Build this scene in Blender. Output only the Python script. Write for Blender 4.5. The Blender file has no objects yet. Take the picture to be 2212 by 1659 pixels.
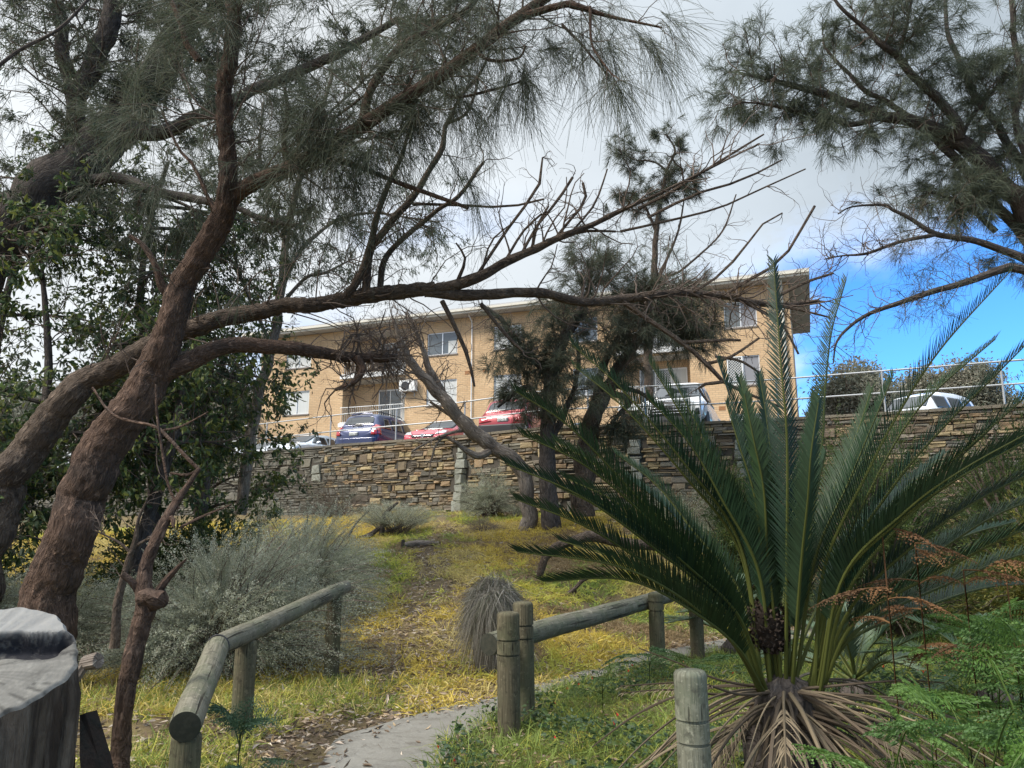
import bpy, math, random
import numpy as np
from mathutils import Vector
from mathutils.bvhtree import BVHTree

# ------------------------------------------------------------------ camera, sky, sun, exposure
scn = bpy.context.scene
FPX, CX, CY, PITCH = 1640.0, 1106.0, 829.5, math.radians(11.0)
CAM = np.array([0.0, 0.0, 1.6])
cd = bpy.data.cameras.new('camera')
cam = bpy.data.objects.new('camera', cd)
scn.collection.objects.link(cam)
cam.location = CAM
cam.rotation_euler = (math.pi / 2 + PITCH, 0, 0)
cd.sensor_width = 36.0
cd.lens = 36.0 * FPX / 2212.0
cd.clip_start, cd.clip_end = 0.05, 3000.0
scn.camera = cam

SUN_DIR = np.array([-0.62, -0.30, 0.72]); SUN_DIR = SUN_DIR / np.linalg.norm(SUN_DIR)
SUN_EL = math.asin(SUN_DIR[2])
SUN_AZ = math.atan2(SUN_DIR[0], SUN_DIR[1])
sl = bpy.data.lights.new('sun', 'SUN')
sun = bpy.data.objects.new('sun', sl)
scn.collection.objects.link(sun)
sl.energy = 3.0
sl.angle = math.radians(14)
sl.color = (1.0, 0.94, 0.85)
sun.rotation_euler = Vector(SUN_DIR).to_track_quat('Z', 'Y').to_euler()

w = bpy.data.worlds.new('World')
scn.world = w
w.use_nodes = True
nt = w.node_tree
nt.nodes.clear()
def wn(t, **k):
    n = nt.nodes.new(t)
    for a, b in k.items(): setattr(n, a, b)
    return n
def wm(op, a, b=None, c=None):
    n = wn('ShaderNodeMath', operation=op)
    for i, v in enumerate((a, b, c)):
        if v is None: continue
        if isinstance(v, (int, float)): n.inputs[i].default_value = v
        else: nt.links.new(v, n.inputs[i])
    return n.outputs[0]
def wsm(v, a, b):
    n = wn('ShaderNodeMapRange', interpolation_type='SMOOTHSTEP')
    nt.links.new(v, n.inputs[0]); n.inputs[1].default_value = a; n.inputs[2].default_value = b
    return n.outputs[0]
sky = wn('ShaderNodeTexSky', sky_type='NISHITA', sun_disc=False, sun_elevation=SUN_EL, sun_rotation=SUN_AZ)
sky.air_density, sky.dust_density, sky.ozone_density = 1.0, 0.1, 2.5
bg1 = wn('ShaderNodeBackground'); bg1.inputs[1].default_value = 0.15
stint = wn('ShaderNodeMix', data_type='RGBA', blend_type='MULTIPLY'); stint.inputs[0].default_value = 1.0
nt.links.new(sky.outputs[0], stint.inputs[6]); stint.inputs[7].default_value = (0.34, 0.76, 1.22, 1)
nt.links.new(stint.outputs[2], bg1.inputs[0])
tc = wn('ShaderNodeTexCoord')
sep = wn('ShaderNodeSeparateXYZ'); nt.links.new(tc.outputs['Generated'], sep.inputs[0])
X, Y, Z = sep.outputs
mp = wn('ShaderNodeMapping'); nt.links.new(tc.outputs['Generated'], mp.inputs[0]); mp.inputs[3].default_value = (1, 1, 1.6)
n1 = wn('ShaderNodeTexNoise'); n1.inputs['Scale'].default_value = 5.0; n1.inputs['Detail'].default_value = 7; n1.inputs['Roughness'].default_value = 0.55
nt.links.new(mp.outputs[0], n1.inputs[0])
n2 = wn('ShaderNodeTexNoise'); n2.inputs['Scale'].default_value = 2.3; n2.inputs['Detail'].default_value = 6
nt.links.new(mp.outputs[0], n2.inputs[0])
nz = wm('MULTIPLY', wm('SUBTRACT', n1.outputs[0], 0.5), 1.0)
az = wm('DIVIDE', X, wm('MAXIMUM', Y, 0.05))
# clear blue gap low in the sky to the right of the building, ragged cloud edge round it
gap_az = wsm(wm('ADD', az, wm('MULTIPLY', nz, 0.40)), 0.30, 0.42)
gap_el = wsm(wm('ADD', Z, wm('MULTIPLY', nz, 0.30)), 0.40, 0.29)
gap = wm('MULTIPLY', gap_az, gap_el)
hole = wm('MULTIPLY', wsm(n2.outputs[0], 0.56, 0.70), 0.6)
blue = wm('MAXIMUM', gap, wm('MULTIPLY', hole, wsm(Z, 0.5, 0.3)))
# cloud brightness: brighter to the left of the view, greyer high on the right
shade = wm('MULTIPLY_ADD', wm('SUBTRACT', n2.outputs[0], 0.5), 0.50, 0.60)
shade = wm('ADD', shade, wm('MULTIPLY', nz, 0.12))
shade = wm('ADD', shade, wm('MULTIPLY', X, -0.20))
# an overcast dome is brightest overhead, and the cloud rim next to the clear gap glows
shade = wm('ADD', shade, wm('MULTIPLY', wsm(Z, 0.60, 0.97), 1.3))
shade = wm('ADD', shade, wm('MULTIPLY', wm('MULTIPLY', gap, wm('SUBTRACT', 1.0, gap)), 0.9))
cmix = wn('ShaderNodeMix', data_type='RGBA')
nt.links.new(wsm(X, -0.3, 0.6), cmix.inputs[0])
cmix.inputs[6].default_value = (0.91, 0.96, 1.0, 1); cmix.inputs[7].default_value = (0.77, 0.89, 1.0, 1)
bg2 = wn('ShaderNodeBackground')
nt.links.new(cmix.outputs[2], bg2.inputs[0]); nt.links.new(shade, bg2.inputs[1])
mx = wn('ShaderNodeMixShader')
nt.links.new(blue, mx.inputs[0]); nt.links.new(bg2.outputs[0], mx.inputs[1]); nt.links.new(bg1.outputs[0], mx.inputs[2])
out = wn('ShaderNodeOutputWorld'); nt.links.new(mx.outputs[0], out.inputs[0])

vs = scn.view_settings
vs.view_transform = 'Standard'; vs.look = 'None'; vs.gamma = 1.0; vs.use_curve_mapping = False
vs.exposure = 0.62
scn.cycles.max_bounces = 6
scn.cycles.diffuse_bounces = 3
scn.cycles.transparent_max_bounces = 6

# ------------------------------------------------------------------ small maths
UPV = np.array([0, 0, 1.0])
def ray(vx, vy):
    a = (vx - CX) / FPX; b = (CY - vy) / FPX
    c, s = math.cos(PITCH), math.sin(PITCH)
    return np.array([a, c - b * s, s + b * c])
def P(vx, vy, y):                       # a sight line of the survey photo, at a chosen distance
    d = ray(vx, vy); return CAM + d * (y / d[1])
def Pz(vx, vy, z):
    d = ray(vx, vy); return CAM + d * ((z - CAM[2]) / d[2])
def nrm(v):
    v = np.asarray(v, float)
    return v / np.maximum(np.linalg.norm(v, axis=-1, keepdims=True), 1e-9)
def hash3(i):
    i = i.astype(np.int64)
    h = (i[..., 0] * 374761393 + i[..., 1] * 668265263 + i[..., 2] * 2147483647) & 0x7fffffff
    h = ((h ^ (h >> 13)) * 1274126177) & 0x7fffffff
    return ((h ^ (h >> 16)) & 0xffff) / 65535.0
def noise3(p):
    p = np.asarray(p, float)
    i = np.floor(p); f = p - i; f = f * f * (3 - 2 * f)
    r = 0
    for a in (0, 1):
        for b in (0, 1):
            for c in (0, 1):
                wgt = (f[..., 0] if a else 1 - f[..., 0]) * (f[..., 1] if b else 1 - f[..., 1]) * (f[..., 2] if c else 1 - f[..., 2])
                r = r + wgt * hash3(i + np.array([a, b, c]))
    return r * 2 - 1
def fbm(p, o=3):
    r, a = 0, 1.0
    p = np.asarray(p, float)
    for k in range(o):
        r = r + a * noise3(p * 2 ** k + 17.3 * k); a *= 0.5
    return r
def catmull(pts, n=6):
    pts = np.asarray(pts, float)
    if len(pts) < 3:
        t = np.linspace(0, 1, n + 1)[:, None]
        return pts[0] + (pts[-1] - pts[0]) * t
    q = np.vstack([2 * pts[0] - pts[1], pts, 2 * pts[-1] - pts[-2]])
    o = []
    for i in range(1, len(q) - 2):
        p0, p1, p2, p3 = q[i - 1:i + 3]
        for t in np.arange(n) / n:
            o.append(0.5 * (2 * p1 + (p2 - p0) * t + (2 * p0 - 5 * p1 + 4 * p2 - p3) * t * t + (3 * p1 - p0 - 3 * p2 + p3) * t ** 3))
    o.append(pts[-1])
    return np.array(o)
def resample(pts, k):
    pts = np.asarray(pts, float)
    s = np.r_[0, np.cumsum(np.linalg.norm(np.diff(pts[:, :3], axis=0), axis=1))]
    t = np.linspace(0, s[-1], k)
    return np.stack([np.interp(t, s, pts[:, j]) for j in range(pts.shape[1])], 1)
def rot2(v, a):
    c, s = math.cos(a), math.sin(a)
    return np.array([v[0] * c - v[1] * s, v[0] * s + v[1] * c])

# ------------------------------------------------------------------ mesh building
class Geo:
    def __init__(s): s.v, s.q, s.t, s.c, s.n, s.uv = [], [], [], [], 0, []
    def add(s, V, Q=None, T=None, col=None, uv=None):
        V = np.asarray(V, float).reshape(-1, 3)
        if Q is not None and len(Q): s.q.append(np.asarray(Q, np.int64).reshape(-1, 4) + s.n)
        if T is not None and len(T): s.t.append(np.asarray(T, np.int64).reshape(-1, 3) + s.n)
        if col is None: col = np.ones((len(V), 3)) * 0.5
        col = np.asarray(col, float)
        if col.ndim == 1: col = np.tile(col, (len(V), 1))
        s.c.append(col); s.v.append(V); s.n += len(V)
        s.uv.append(np.zeros((len(V), 2)) if uv is None else np.asarray(uv, float).reshape(-1, 2))
        return s
    def build(s, name, mat, parent=None, smooth=False, origin=None, bevel=0, rot=None):
        V = np.vstack(s.v)
        if origin is None:
            origin, p = np.zeros(3), parent
            while p is not None:
                if p.get('_local'): origin = np.zeros(3); break
                origin = origin + np.array(p.location); p = p.parent
        V = V - origin
        Q = np.vstack(s.q) if s.q else np.zeros((0, 4), np.int64)
        T = np.vstack(s.t) if s.t else np.zeros((0, 3), np.int64)
        me = bpy.data.meshes.new(name)
        me.vertices.add(len(V)); me.vertices.foreach_set('co', V.astype(np.float32).ravel())
        li = np.r_[Q.ravel(), T.ravel()].astype(np.int32)
        me.loops.add(len(li)); me.loops.foreach_set('vertex_index', li)
        me.polygons.add(len(Q) + len(T))
        st = np.r_[np.arange(len(Q)) * 4, len(Q) * 4 + np.arange(len(T)) * 3].astype(np.int32)
        me.polygons.foreach_set('loop_start', st)
        me.polygons.foreach_set('use_smooth', np.full(len(st), bool(smooth)))
        ca = me.color_attributes.new('Col', 'FLOAT_COLOR', 'POINT')
        C = np.hstack([np.vstack(s.c), np.ones((len(V), 1))]).astype(np.float32)
        ca.data.foreach_set('color', C.ravel())
        uvl = me.uv_layers.new(name='UVMap')
        uvl.data.foreach_set('uv', np.vstack(s.uv)[li].astype(np.float32).ravel())
        me.update(calc_edges=True)
        me.validate()
        if smooth and len(st) < 60000: me.set_sharp_from_angle(angle=math.radians(42))
        me.materials.append(mat)
        o = bpy.data.objects.new(name, me)
        scn.collection.objects.link(o)
        if parent is not None: o.parent = parent
        else: o.location = origin
        if bevel:
            b = o.modifiers.new('bevel', 'BEVEL'); b.width = bevel; b.segments = 2; b.limit_method = 'ANGLE'
        return o
def thing(name, label, cat, loc=(0, 0, 0), rz=0.0, group=None, local=False):
    o = bpy.data.objects.new(name, None)
    scn.collection.objects.link(o)
    o.location = loc; o.rotation_euler = (0, 0, rz); o.empty_display_size = 0.2
    o['label'] = label; o['category'] = cat
    if group: o['group'] = group
    if local: o['_local'] = 1
    return o
def tag(o, label, cat, group=None):
    o['label'] = label; o['category'] = cat
    if group: o['group'] = group
    return o

BOXQ = np.array([[0, 3, 2, 1], [4, 5, 6, 7], [0, 1, 5, 4], [1, 2, 6, 5], [2, 3, 7, 6], [3, 0, 4, 7]])
def box(g, c, ax, ay, az_, h, col=None):     # centre, three axes, half sizes
    c = np.asarray(c, float); ax, ay, az_ = (np.asarray(v, float) for v in (ax, ay, az_))
    V = [c + sx * ax * h[0] + sy * ay * h[1] + sz * az_ * h[2] for sz in (-1, 1) for sx, sy in ((-1, -1), (1, -1), (1, 1), (-1, 1))]
    g.add(V, BOXQ, col=col)
EX, EY, EZ = np.eye(3)
def abox(g, a, b, col=None):
    a, b = np.minimum(a, b), np.maximum(a, b)
    box(g, (a + b) / 2, EX, EY, EZ, (b - a) / 2, col)

def tubes(pts, rad, S=5, amp=0.0, freq=8.0, cap=True, col=None, ell=1.0):
    """pts (M,K,3), rad (M,K) -> verts, quads, tris, uv"""
    pts = np.asarray(pts, float); rad = np.asarray(rad, float)
    M, K, _ = pts.shape
    T = nrm(np.gradient(pts, axis=1))
    ch = nrm(pts[:, -1] - pts[:, 0])
    k = np.argmin(np.abs(ch), axis=1)
    ref = np.eye(3)[k][:, None, :]
    A = nrm(np.cross(T, ref)); Bv = np.cross(T, A)
    th = np.arange(S) / S * 2 * np.pi
    D = A[:, :, None, :] * np.cos(th)[None, None, :, None] + Bv[:, :, None, :] * np.sin(th)[None, None, :, None] * ell
    R = rad[:, :, None, None]
    V = pts[:, :, None, :] + D * R
    if amp:
        V = V + D * R * (amp * fbm(V * freq, 3))[..., None]
        if S >= 40: V = V + D * (.010 * np.clip(noise3(V * np.array([26, 26, 15])) * 2.2, -.6, 1))[..., None]
    seg = np.r_[0, 1]
    L = np.concatenate([np.zeros((M, 1)), np.cumsum(np.linalg.norm(np.diff(pts, axis=1), axis=2), axis=1)], 1)
    uv = np.stack([np.broadcast_to(np.abs(th / np.pi - 1)[None, None, :] * np.pi * rad[:, :1, None], (M, K, S)), np.broadcast_to(L[:, :, None], (M, K, S))], -1)
    idx = np.arange(M * K * S).reshape(M, K, S)
    a = idx[:, :-1]; b = idx[:, 1:]
    Q = np.stack([a, np.roll(a, -1, 2), np.roll(b, -1, 2), b], -1).reshape(-1, 4)
    V = V.reshape(-1, 3); uv = uv.reshape(-1, 2)
    Tt = None
    if cap:
        n0 = len(V)
        V = np.vstack([V, pts[:, 0], pts[:, -1]]); uv = np.vstack([uv, np.zeros((2 * M, 2))])
        c0 = (n0 + np.arange(M))[:, None] + np.zeros(S, int)[None]; c1 = c0 + M
        i0 = idx[:, 0]; i1 = idx[:, -1]
        Tt = np.vstack([np.stack([c0, np.roll(i0, -1, 1), i0], -1).reshape(-1, 3), np.stack([c1, i1, np.roll(i1, -1, 1)], -1).reshape(-1, 3)])
    return V, Q, Tt, uv
def add_tube(g, pts, rad, S=12, amp=0.0, freq=8.0, col=None, cap=True):
    pts = np.asarray(pts, float)
    rad = np.broadcast_to(np.asarray(rad, float), (len(pts),))
    V, Q, T, uv = tubes(pts[None], rad[None], S, amp, freq, cap)
    g.add(V, Q, T, col, uv)
def lathe(g, base, prof, S=24, col=None, amp=0.0, axis=EZ):
    prof = np.asarray(prof, float)
    pts = np.asarray(base)[None] + prof[:, :1] * np.asarray(axis)[None]
    M = pts[None]
    axis = nrm(axis)
    ref = EX if abs(axis[0]) < 0.8 else EY
    A = nrm(np.cross(axis, ref)); B = np.cross(axis, A)
    th = np.arange(S) / S * 2 * np.pi
    D = A[None] * np.cos(th)[:, None] + B[None] * np.sin(th)[:, None]
    V = pts[:, None, :] + D[None] * prof[:, 1][:, None, None]
    if amp: V = V + D[None] * (amp * fbm(V * 9, 2))[..., None]
    K = len(prof)
    idx = np.arange(K * S).reshape(K, S)
    Q = np.stack([idx[:-1], np.roll(idx[:-1], -1, 1), np.roll(idx[1:], -1, 1), idx[1:]], -1).reshape(-1, 4)
    V = V.reshape(-1, 3); n0 = len(V)
    V = np.vstack([V, pts[0], pts[-1]])
    T = np.vstack([np.stack([np.full(S, n0), np.roll(idx[0], -1), idx[0]], -1), np.stack([np.full(S, n0 + 1), idx[-1], np.roll(idx[-1], -1)], -1)])
    uv = np.zeros((len(V), 2)); uv[:, 1] = V[:, 2]; uv[:n0, 0] = np.tile(np.abs(th / np.pi - 1), K) * 0.3
    g.add(V, Q, T, col, uv)
def ribbons(P0, D, L, W, droop, K=4, taper=True, rng=None, col=None, g=None, side=None, curl=0.0):
    """flat blades growing from P0 along D; droop pulls the tip down"""
    N = len(P0); L = np.broadcast_to(L, (N,)); W = np.broadcast_to(W, (N,)); droop = np.broadcast_to(droop, (N,))
    D = nrm(D)
    t = np.linspace(0, 1, K)
    C = P0[:, None] + D[:, None] * (L[:, None] * t[None])[..., None]
    C = C - UPV * (droop * L)[:, None, None] * (t ** 2)[None, :, None]
    if curl:
        cv = rng.normal(0, 1, (N, 3)); C = C + (cv * (curl * L)[:, None])[:, None] * (t ** 2)[None, :, None]
    if side is None:
        side = nrm(np.cross(D, rng.normal(0, 1, (N, 3))))
    wv = (np.sqrt(np.clip(1 - t, 0, 1)) * (0.55 + 0.45 * np.minimum(1, t * 4)) if taper else np.ones(K))
    wv = np.maximum(wv, 0.06)
    off = side[:, None] * (W[:, None] * wv[None] * 0.5)[..., None]
    V = np.stack([C - off, C + off], 2).reshape(-1, 3)
    idx = np.arange(N * K * 2).reshape(N, K, 2)
    Q = np.stack([idx[:, :-1, 0], idx[:, :-1, 1], idx[:, 1:, 1], idx[:, 1:, 0]], -1).reshape(-1, 4)
    cc = None if col is None else (np.repeat(col, K * 2, 0) if np.ndim(col) == 2 else col)
    g.add(V, Q, None, cc)
def leaves(P0, D, L, W, rng, g, col=None, fold=0.25, six=False):
    """folded leaf blades: one bent quad each, or two quads for big leaves"""
    N = len(P0); D = nrm(D); L = np.broadcast_to(L, (N,))[:, None]; W = np.broadcast_to(W, (N,))[:, None]
    side = nrm(np.cross(D, rng.normal(0, 1, (N, 3)))); up = np.cross(side, D)
    if not six:
        V = np.stack([P0, P0 + D * L * .45 + side * W * .5 + up * W * fold, P0 + D * L - up * L * .08, P0 + D * L * .45 - side * W * .5 + up * W * fold], 1).reshape(-1, 3)
        Q = np.arange(N * 4).reshape(N, 4); k = 4
    else:
        V = np.stack([P0, P0 + D * L * .3 + side * W * .5 + up * W * fold, P0 + D * L * .68 + side * W * .36 + up * W * fold * .7, P0 + D * L - up * L * .12,
                      P0 + D * L * .68 - side * W * .36 + up * W * fold * .7, P0 + D * L * .3 - side * W * .5 + up * W * fold, P0 + D * L * .5], 1).reshape(-1, 3)
        i = np.arange(N)[:, None] * 7
        Q = np.vstack([i + np.array([0, 1, 2, 6]), i + np.array([6, 2, 3, 4]), i + np.array([0, 6, 4, 5])]); k = 7
    cc = None if col is None else (np.repeat(col, k, 0) if np.ndim(col) == 2 else col)
    g.add(V, Q, None, cc)
def colvar(rng, n, cols, wts=None, jit=0.12):
    cols = np.asarray(cols, float)
    k = rng.choice(len(cols), n, p=None if wts is None else np.asarray(wts) / np.sum(wts))
    return np.clip(cols[k] * (1 + rng.normal(0, jit, (n, 1))), 0.002, 1)

# ------------------------------------------------------------------ materials
def mat(name, base=(.5, .5, .5), rough=.7, metal=0.0, spec=.5, attr=False, trans=0.0, noise=None, bump=None, coat=0.0, alpha=None):
    m = bpy.data.materials.new(name); m.use_nodes = True
    t = m.node_tree; b = t.nodes['Principled BSDF']
    b.inputs['Roughness'].default_value = rough; b.inputs['Metallic'].default_value = metal
    b.inputs['Specular IOR Level'].default_value = spec
    b.inputs['Coat Weight'].default_value = coat; b.inputs['Coat Roughness'].default_value = 0.08
    src = None
    if attr:
        a = t.nodes.new('ShaderNodeAttribute'); a.attribute_name = 'Col'; src = a.outputs['Color']
    else:
        r = t.nodes.new('ShaderNodeRGB'); r.outputs[0].default_value = (*base, 1); src = r.outputs[0]
    co = t.nodes.new('ShaderNodeTexCoord')
    if noise:        # list of (scale, strength, second colour or None, mapping scale, lo, hi)
        for sc, st, c2, ms, lo, hi in noise:
            mpn = t.nodes.new('ShaderNodeMapping'); mpn.inputs[3].default_value = ms
            t.links.new(co.outputs['Object'], mpn.inputs[0])
            n = t.nodes.new('ShaderNodeTexNoise'); n.inputs['Scale'].default_value = sc; n.inputs['Detail'].default_value = 6; n.inputs['Roughness'].default_value = .6
            t.links.new(mpn.outputs[0], n.inputs[0])
            rg = t.nodes.new('ShaderNodeMapRange'); t.links.new(n.outputs[0], rg.inputs[0])
            rg.inputs[1].default_value = lo; rg.inputs[2].default_value = hi; rg.inputs[4].default_value = st
            mxn = t.nodes.new('ShaderNodeMix'); mxn.data_type = 'RGBA'
            t.links.new(rg.outputs[0], mxn.inputs[0]); t.links.new(src, mxn.inputs[6])
            mxn.inputs[7].default_value = (*c2, 1)
            src = mxn.outputs[2]
    t.links.new(src, b.inputs['Base Color'])
    if bump:         # (scale, strength, distance, mapping scale)
        last = None
        for sc, st, ds, ms in bump:
            mpn = t.nodes.new('ShaderNodeMapping'); mpn.inputs[3].default_value = ms
            t.links.new(co.outputs['Object'], mpn.inputs[0])
            n = t.nodes.new('ShaderNodeTexNoise'); n.inputs['Scale'].default_value = sc; n.inputs['Detail'].default_value = 8; n.inputs['Roughness'].default_value = .65
            t.links.new(mpn.outputs[0], n.inputs[0])
            bp = t.nodes.new('ShaderNodeBump'); bp.inputs['Strength'].default_value = st; bp.inputs['Distance'].default_value = ds
            t.links.new(n.outputs[0], bp.inputs['Height'])
            if last: t.links.new(last, bp.inputs['Normal'])
            last = bp.outputs[0]
        t.links.new(last, b.inputs['Normal'])
    if trans:
        tr = t.nodes.new('ShaderNodeBsdfTranslucent'); t.links.new(src, tr.inputs[0])
        mxs = t.nodes.new('ShaderNodeMixShader'); mxs.inputs[0].default_value = trans
        t.links.new(b.outputs[0], mxs.inputs[1]); t.links.new(tr.outputs[0], mxs.inputs[2])
        t.links.new(mxs.outputs[0], t.nodes['Material Output'].inputs[0])
    return m
def bark(name, c1, c2, c3, scale=22.0, dist=.012, stretch=.35):
    """flaking bark: ragged plates from stacked noise, darker between, pale at the lifted edges"""
    m = bpy.data.materials.new(name); m.use_nodes = True
    t = m.node_tree; b = t.nodes['Principled BSDF']
    b.inputs['Roughness'].default_value = .92; b.inputs['Specular IOR Level'].default_value = .15
    uv = t.nodes.new('ShaderNodeUVMap'); uv.uv_map = 'UVMap'
    mp_ = t.nodes.new('ShaderNodeMapping'); mp_.inputs[3].default_value = (1, stretch, 1); t.links.new(uv.outputs[0], mp_.inputs[0])
    def noi(sc, det, ro, dis=0.0, vec=None):
        n = t.nodes.new('ShaderNodeTexNoise'); n.inputs['Scale'].default_value = sc; n.inputs['Detail'].default_value = det; n.inputs['Roughness'].default_value = ro; n.inputs['Distortion'].default_value = dis
        t.links.new(vec or mp_.outputs[0], n.inputs[0]); return n.outputs[0]
    def ramp(v, a, b_, lo=0., hi=1.):
        r = t.nodes.new('ShaderNodeMapRange'); t.links.new(v, r.inputs[0]); r.inputs[1].default_value = a; r.inputs[2].default_value = b_; r.inputs[3].default_value = lo; r.inputs[4].default_value = hi; return r.outputs[0]
    def mixc(f, a, bb, mode='MIX'):
        x = t.nodes.new('ShaderNodeMix'); x.data_type = 'RGBA'; x.blend_type = mode
        if isinstance(f, float): x.inputs[0].default_value = f
        else: t.links.new(f, x.inputs[0])
        for k, v in ((6, a), (7, bb)):
            if isinstance(v, tuple): x.inputs[k].default_value = (*v, 1)
            else: t.links.new(v, x.inputs[k])
        return x.outputs[2]
    def add(a, bb, kb=1.0):
        k = t.nodes.new('ShaderNodeMath'); k.operation = 'MULTIPLY_ADD'; t.links.new(bb, k.inputs[0]); k.inputs[1].default_value = kb; t.links.new(a, k.inputs[2]); return k.outputs[0]
    oc = t.nodes.new('ShaderNodeTexCoord')
    pl = noi(scale, 3, .55, 1.2); fi = noi(scale * 3.2, 6, .7, .6); bigv = noi(2.6, 5, .6, 0, oc.outputs['Object'])
    plate = ramp(pl, .50, .535); gap_ = ramp(pl, .36, .48, .45, 1.0)
    c = mixc(ramp(fi, .35, .68), c1, c2)
    c = mixc(ramp(bigv, .45, .68), c, c3)
    c = mixc(ramp(noi(scale * .8, 4, .6, 1.5), .56, .66), c, tuple(v * 1.5 for v in c2))
    g_ = t.nodes.new('ShaderNodeCombineColor')
    for k in range(3): t.links.new(gap_, g_.inputs[k])
    c = mixc(1.0, c, g_.outputs[0], 'MULTIPLY')
    t.links.new(c, b.inputs['Base Color'])
    h = add(add(plate, fi, .7), ramp(pl, .3, .7), .6)
    bp = t.nodes.new('ShaderNodeBump'); bp.inputs['Strength'].default_value = 1.0; bp.inputs['Distance'].default_value = dist
    t.links.new(h, bp.inputs['Height']); t.links.new(bp.outputs[0], b.inputs['Normal'])
    return m
def timber(name, c1, c2, c3, crack=.5):
    """weathered round timber: grain and drying cracks run along the piece (V of the UV map)"""
    m = bpy.data.materials.new(name); m.use_nodes = True
    t = m.node_tree; b = t.nodes['Principled BSDF']
    b.inputs['Roughness'].default_value = .88; b.inputs['Specular IOR Level'].default_value = .2
    uv = t.nodes.new('ShaderNodeUVMap'); uv.uv_map = 'UVMap'; oc = t.nodes.new('ShaderNodeTexCoord')
    def noi(sc, ms, det=6, src=None, ro=.62, dis=0.0):
        mp_ = t.nodes.new('ShaderNodeMapping'); mp_.inputs[3].default_value = ms; t.links.new(src or uv.outputs[0], mp_.inputs[0])
        n = t.nodes.new('ShaderNodeTexNoise'); n.inputs['Scale'].default_value = sc; n.inputs['Detail'].default_value = det; n.inputs['Roughness'].default_value = ro; n.inputs['Distortion'].default_value = dis
        t.links.new(mp_.outputs[0], n.inputs[0]); return n.outputs[0]
    def ramp(v, a, b_, lo=0., hi=1.):
        r = t.nodes.new('ShaderNodeMapRange'); t.links.new(v, r.inputs[0]); r.inputs[1].default_value = a; r.inputs[2].default_value = b_; r.inputs[3].default_value = lo; r.inputs[4].default_value = hi; return r.outputs[0]
    def mixc(f, a, bb):
        x = t.nodes.new('ShaderNodeMix'); x.data_type = 'RGBA'; t.links.new(f, x.inputs[0])
        for k, v in ((6, a), (7, bb)):
            if isinstance(v, tuple): x.inputs[k].default_value = (*v, 1)
            else: t.links.new(v, x.inputs[k])
        return x.outputs[2]
    gr = noi(75, (1, .05, 1)); ck = noi(30, (1, .035, 1), 3, dis=.4); st = noi(3.0, (1, 1, 1), 6, oc.outputs['Object']); st2 = noi(9, (1, 1, 1), 5, oc.outputs['Object'])
    c = mixc(ramp(gr, .38, .66), c1, c2)
    c = mixc(ramp(st, .44, .62, 0, .8), c, c3)
    c = mixc(ramp(st2, .56, .72, 0, .6), c, tuple(v * 1.45 for v in c1))
    c = mixc(ramp(noi(16, (1, 1, 1), 5, oc.outputs['Object'], .7), .54, .64, 0, .75), c, tuple(v * .38 for v in c1))
    c = mixc(ramp(noi(34, (1, 1, 1), 3, oc.outputs['Object'], .6), .60, .68, 0, .5), c, tuple(v * 1.7 for v in c1))
    cr = ramp(ck, .60, .66, 0, crack)
    c = mixc(cr, c, (.02, .017, .013))
    t.links.new(c, b.inputs['Base Color'])
    k = t.nodes.new('ShaderNodeMath'); k.operation = 'MULTIPLY_ADD'; t.links.new(cr, k.inputs[0]); k.inputs[1].default_value = -2.5; t.links.new(gr, k.inputs[2])
    bp = t.nodes.new('ShaderNodeBump'); bp.inputs['Strength'].default_value = .9; bp.inputs['Distance'].default_value = .008
    t.links.new(k.outputs[0], bp.inputs['Height']); t.links.new(bp.outputs[0], b.inputs['Normal'])
    return m
one = (1, 1, 1)
M = {}
M['bark_red'] = bark('bark_red', (.078, .048, .035), (.155, .103, .076), (.068, .050, .041), 17, .022, .5)
M['bark_brown'] = bark('bark_brown', (.082, .060, .045), (.155, .118, .090), (.07, .054, .045), 18, .018, .45)
M['bark_pale'] = bark('bark_pale', (.18, .15, .125), (.29, .245, .205), (.15, .12, .10), 18, .008, .25)
M['bark_dark'] = bark('bark_dark', (.072, .060, .054), (.125, .105, .092), (.065, .056, .052), 20, .012, .3)
M['twig'] = mat('twig', (.105, .080, .065), .9, spec=.2, noise=[(4, .6, (.17, .125, .10), one, .4, .7)])
M['twig_pale'] = mat('twig_pale', (.16, .125, .10), .9, spec=.2, noise=[(4, .6, (.10, .075, .06), one, .4, .7)])
M['leaf'] = mat('leaf', attr=True, rough=.5, trans=.40, spec=.35)
M['needle'] = mat('needle', attr=True, rough=.6, trans=.35, spec=.2)
M['grass'] = mat('grass', attr=True, rough=.65, trans=.35, spec=.2)
M['frond'] = mat('frond', attr=True, rough=.5, trans=.12, spec=.22)
M['dry'] = mat('dry', attr=True, rough=.85, trans=.12, spec=.15)
M['soil'] = mat('soil', (.105, .078, .048), .95, spec=.15, noise=[(1.3, .8, (.20, .155, .065), one, .4, .65), (30, .5, (.20, .16, .11), one, .5, .75)], bump=[(12, .6, .05, one), (70, .7, .02, one)])
M['path'] = mat('path', (.205, .195, .172), .92, spec=.25, noise=[(2.2, .55, (.16, .148, .125), one, .35, .7), (45, .35, (.30, .285, .25), one, .5, .75), (5.0, .55, (.11, .095, .075), (1, 1, 1), .55, .72)], bump=[(60, .5, .01, one), (6, .3, .03, one)])
M['asphalt'] = mat('asphalt', (.055, .055, .055), .9, noise=[(3, .5, (.075, .073, .07), one, .4, .7)])
M['stone'] = mat('stone', attr=True, rough=.9, spec=.2, noise=[(9, .45, (.10, .085, .065), one, .48, .75), (40, .3, (.36, .31, .24), one, .55, .8)], bump=[(28, .8, .03, (1, 1, 2.5)), (110, .5, .01, one)])
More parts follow.
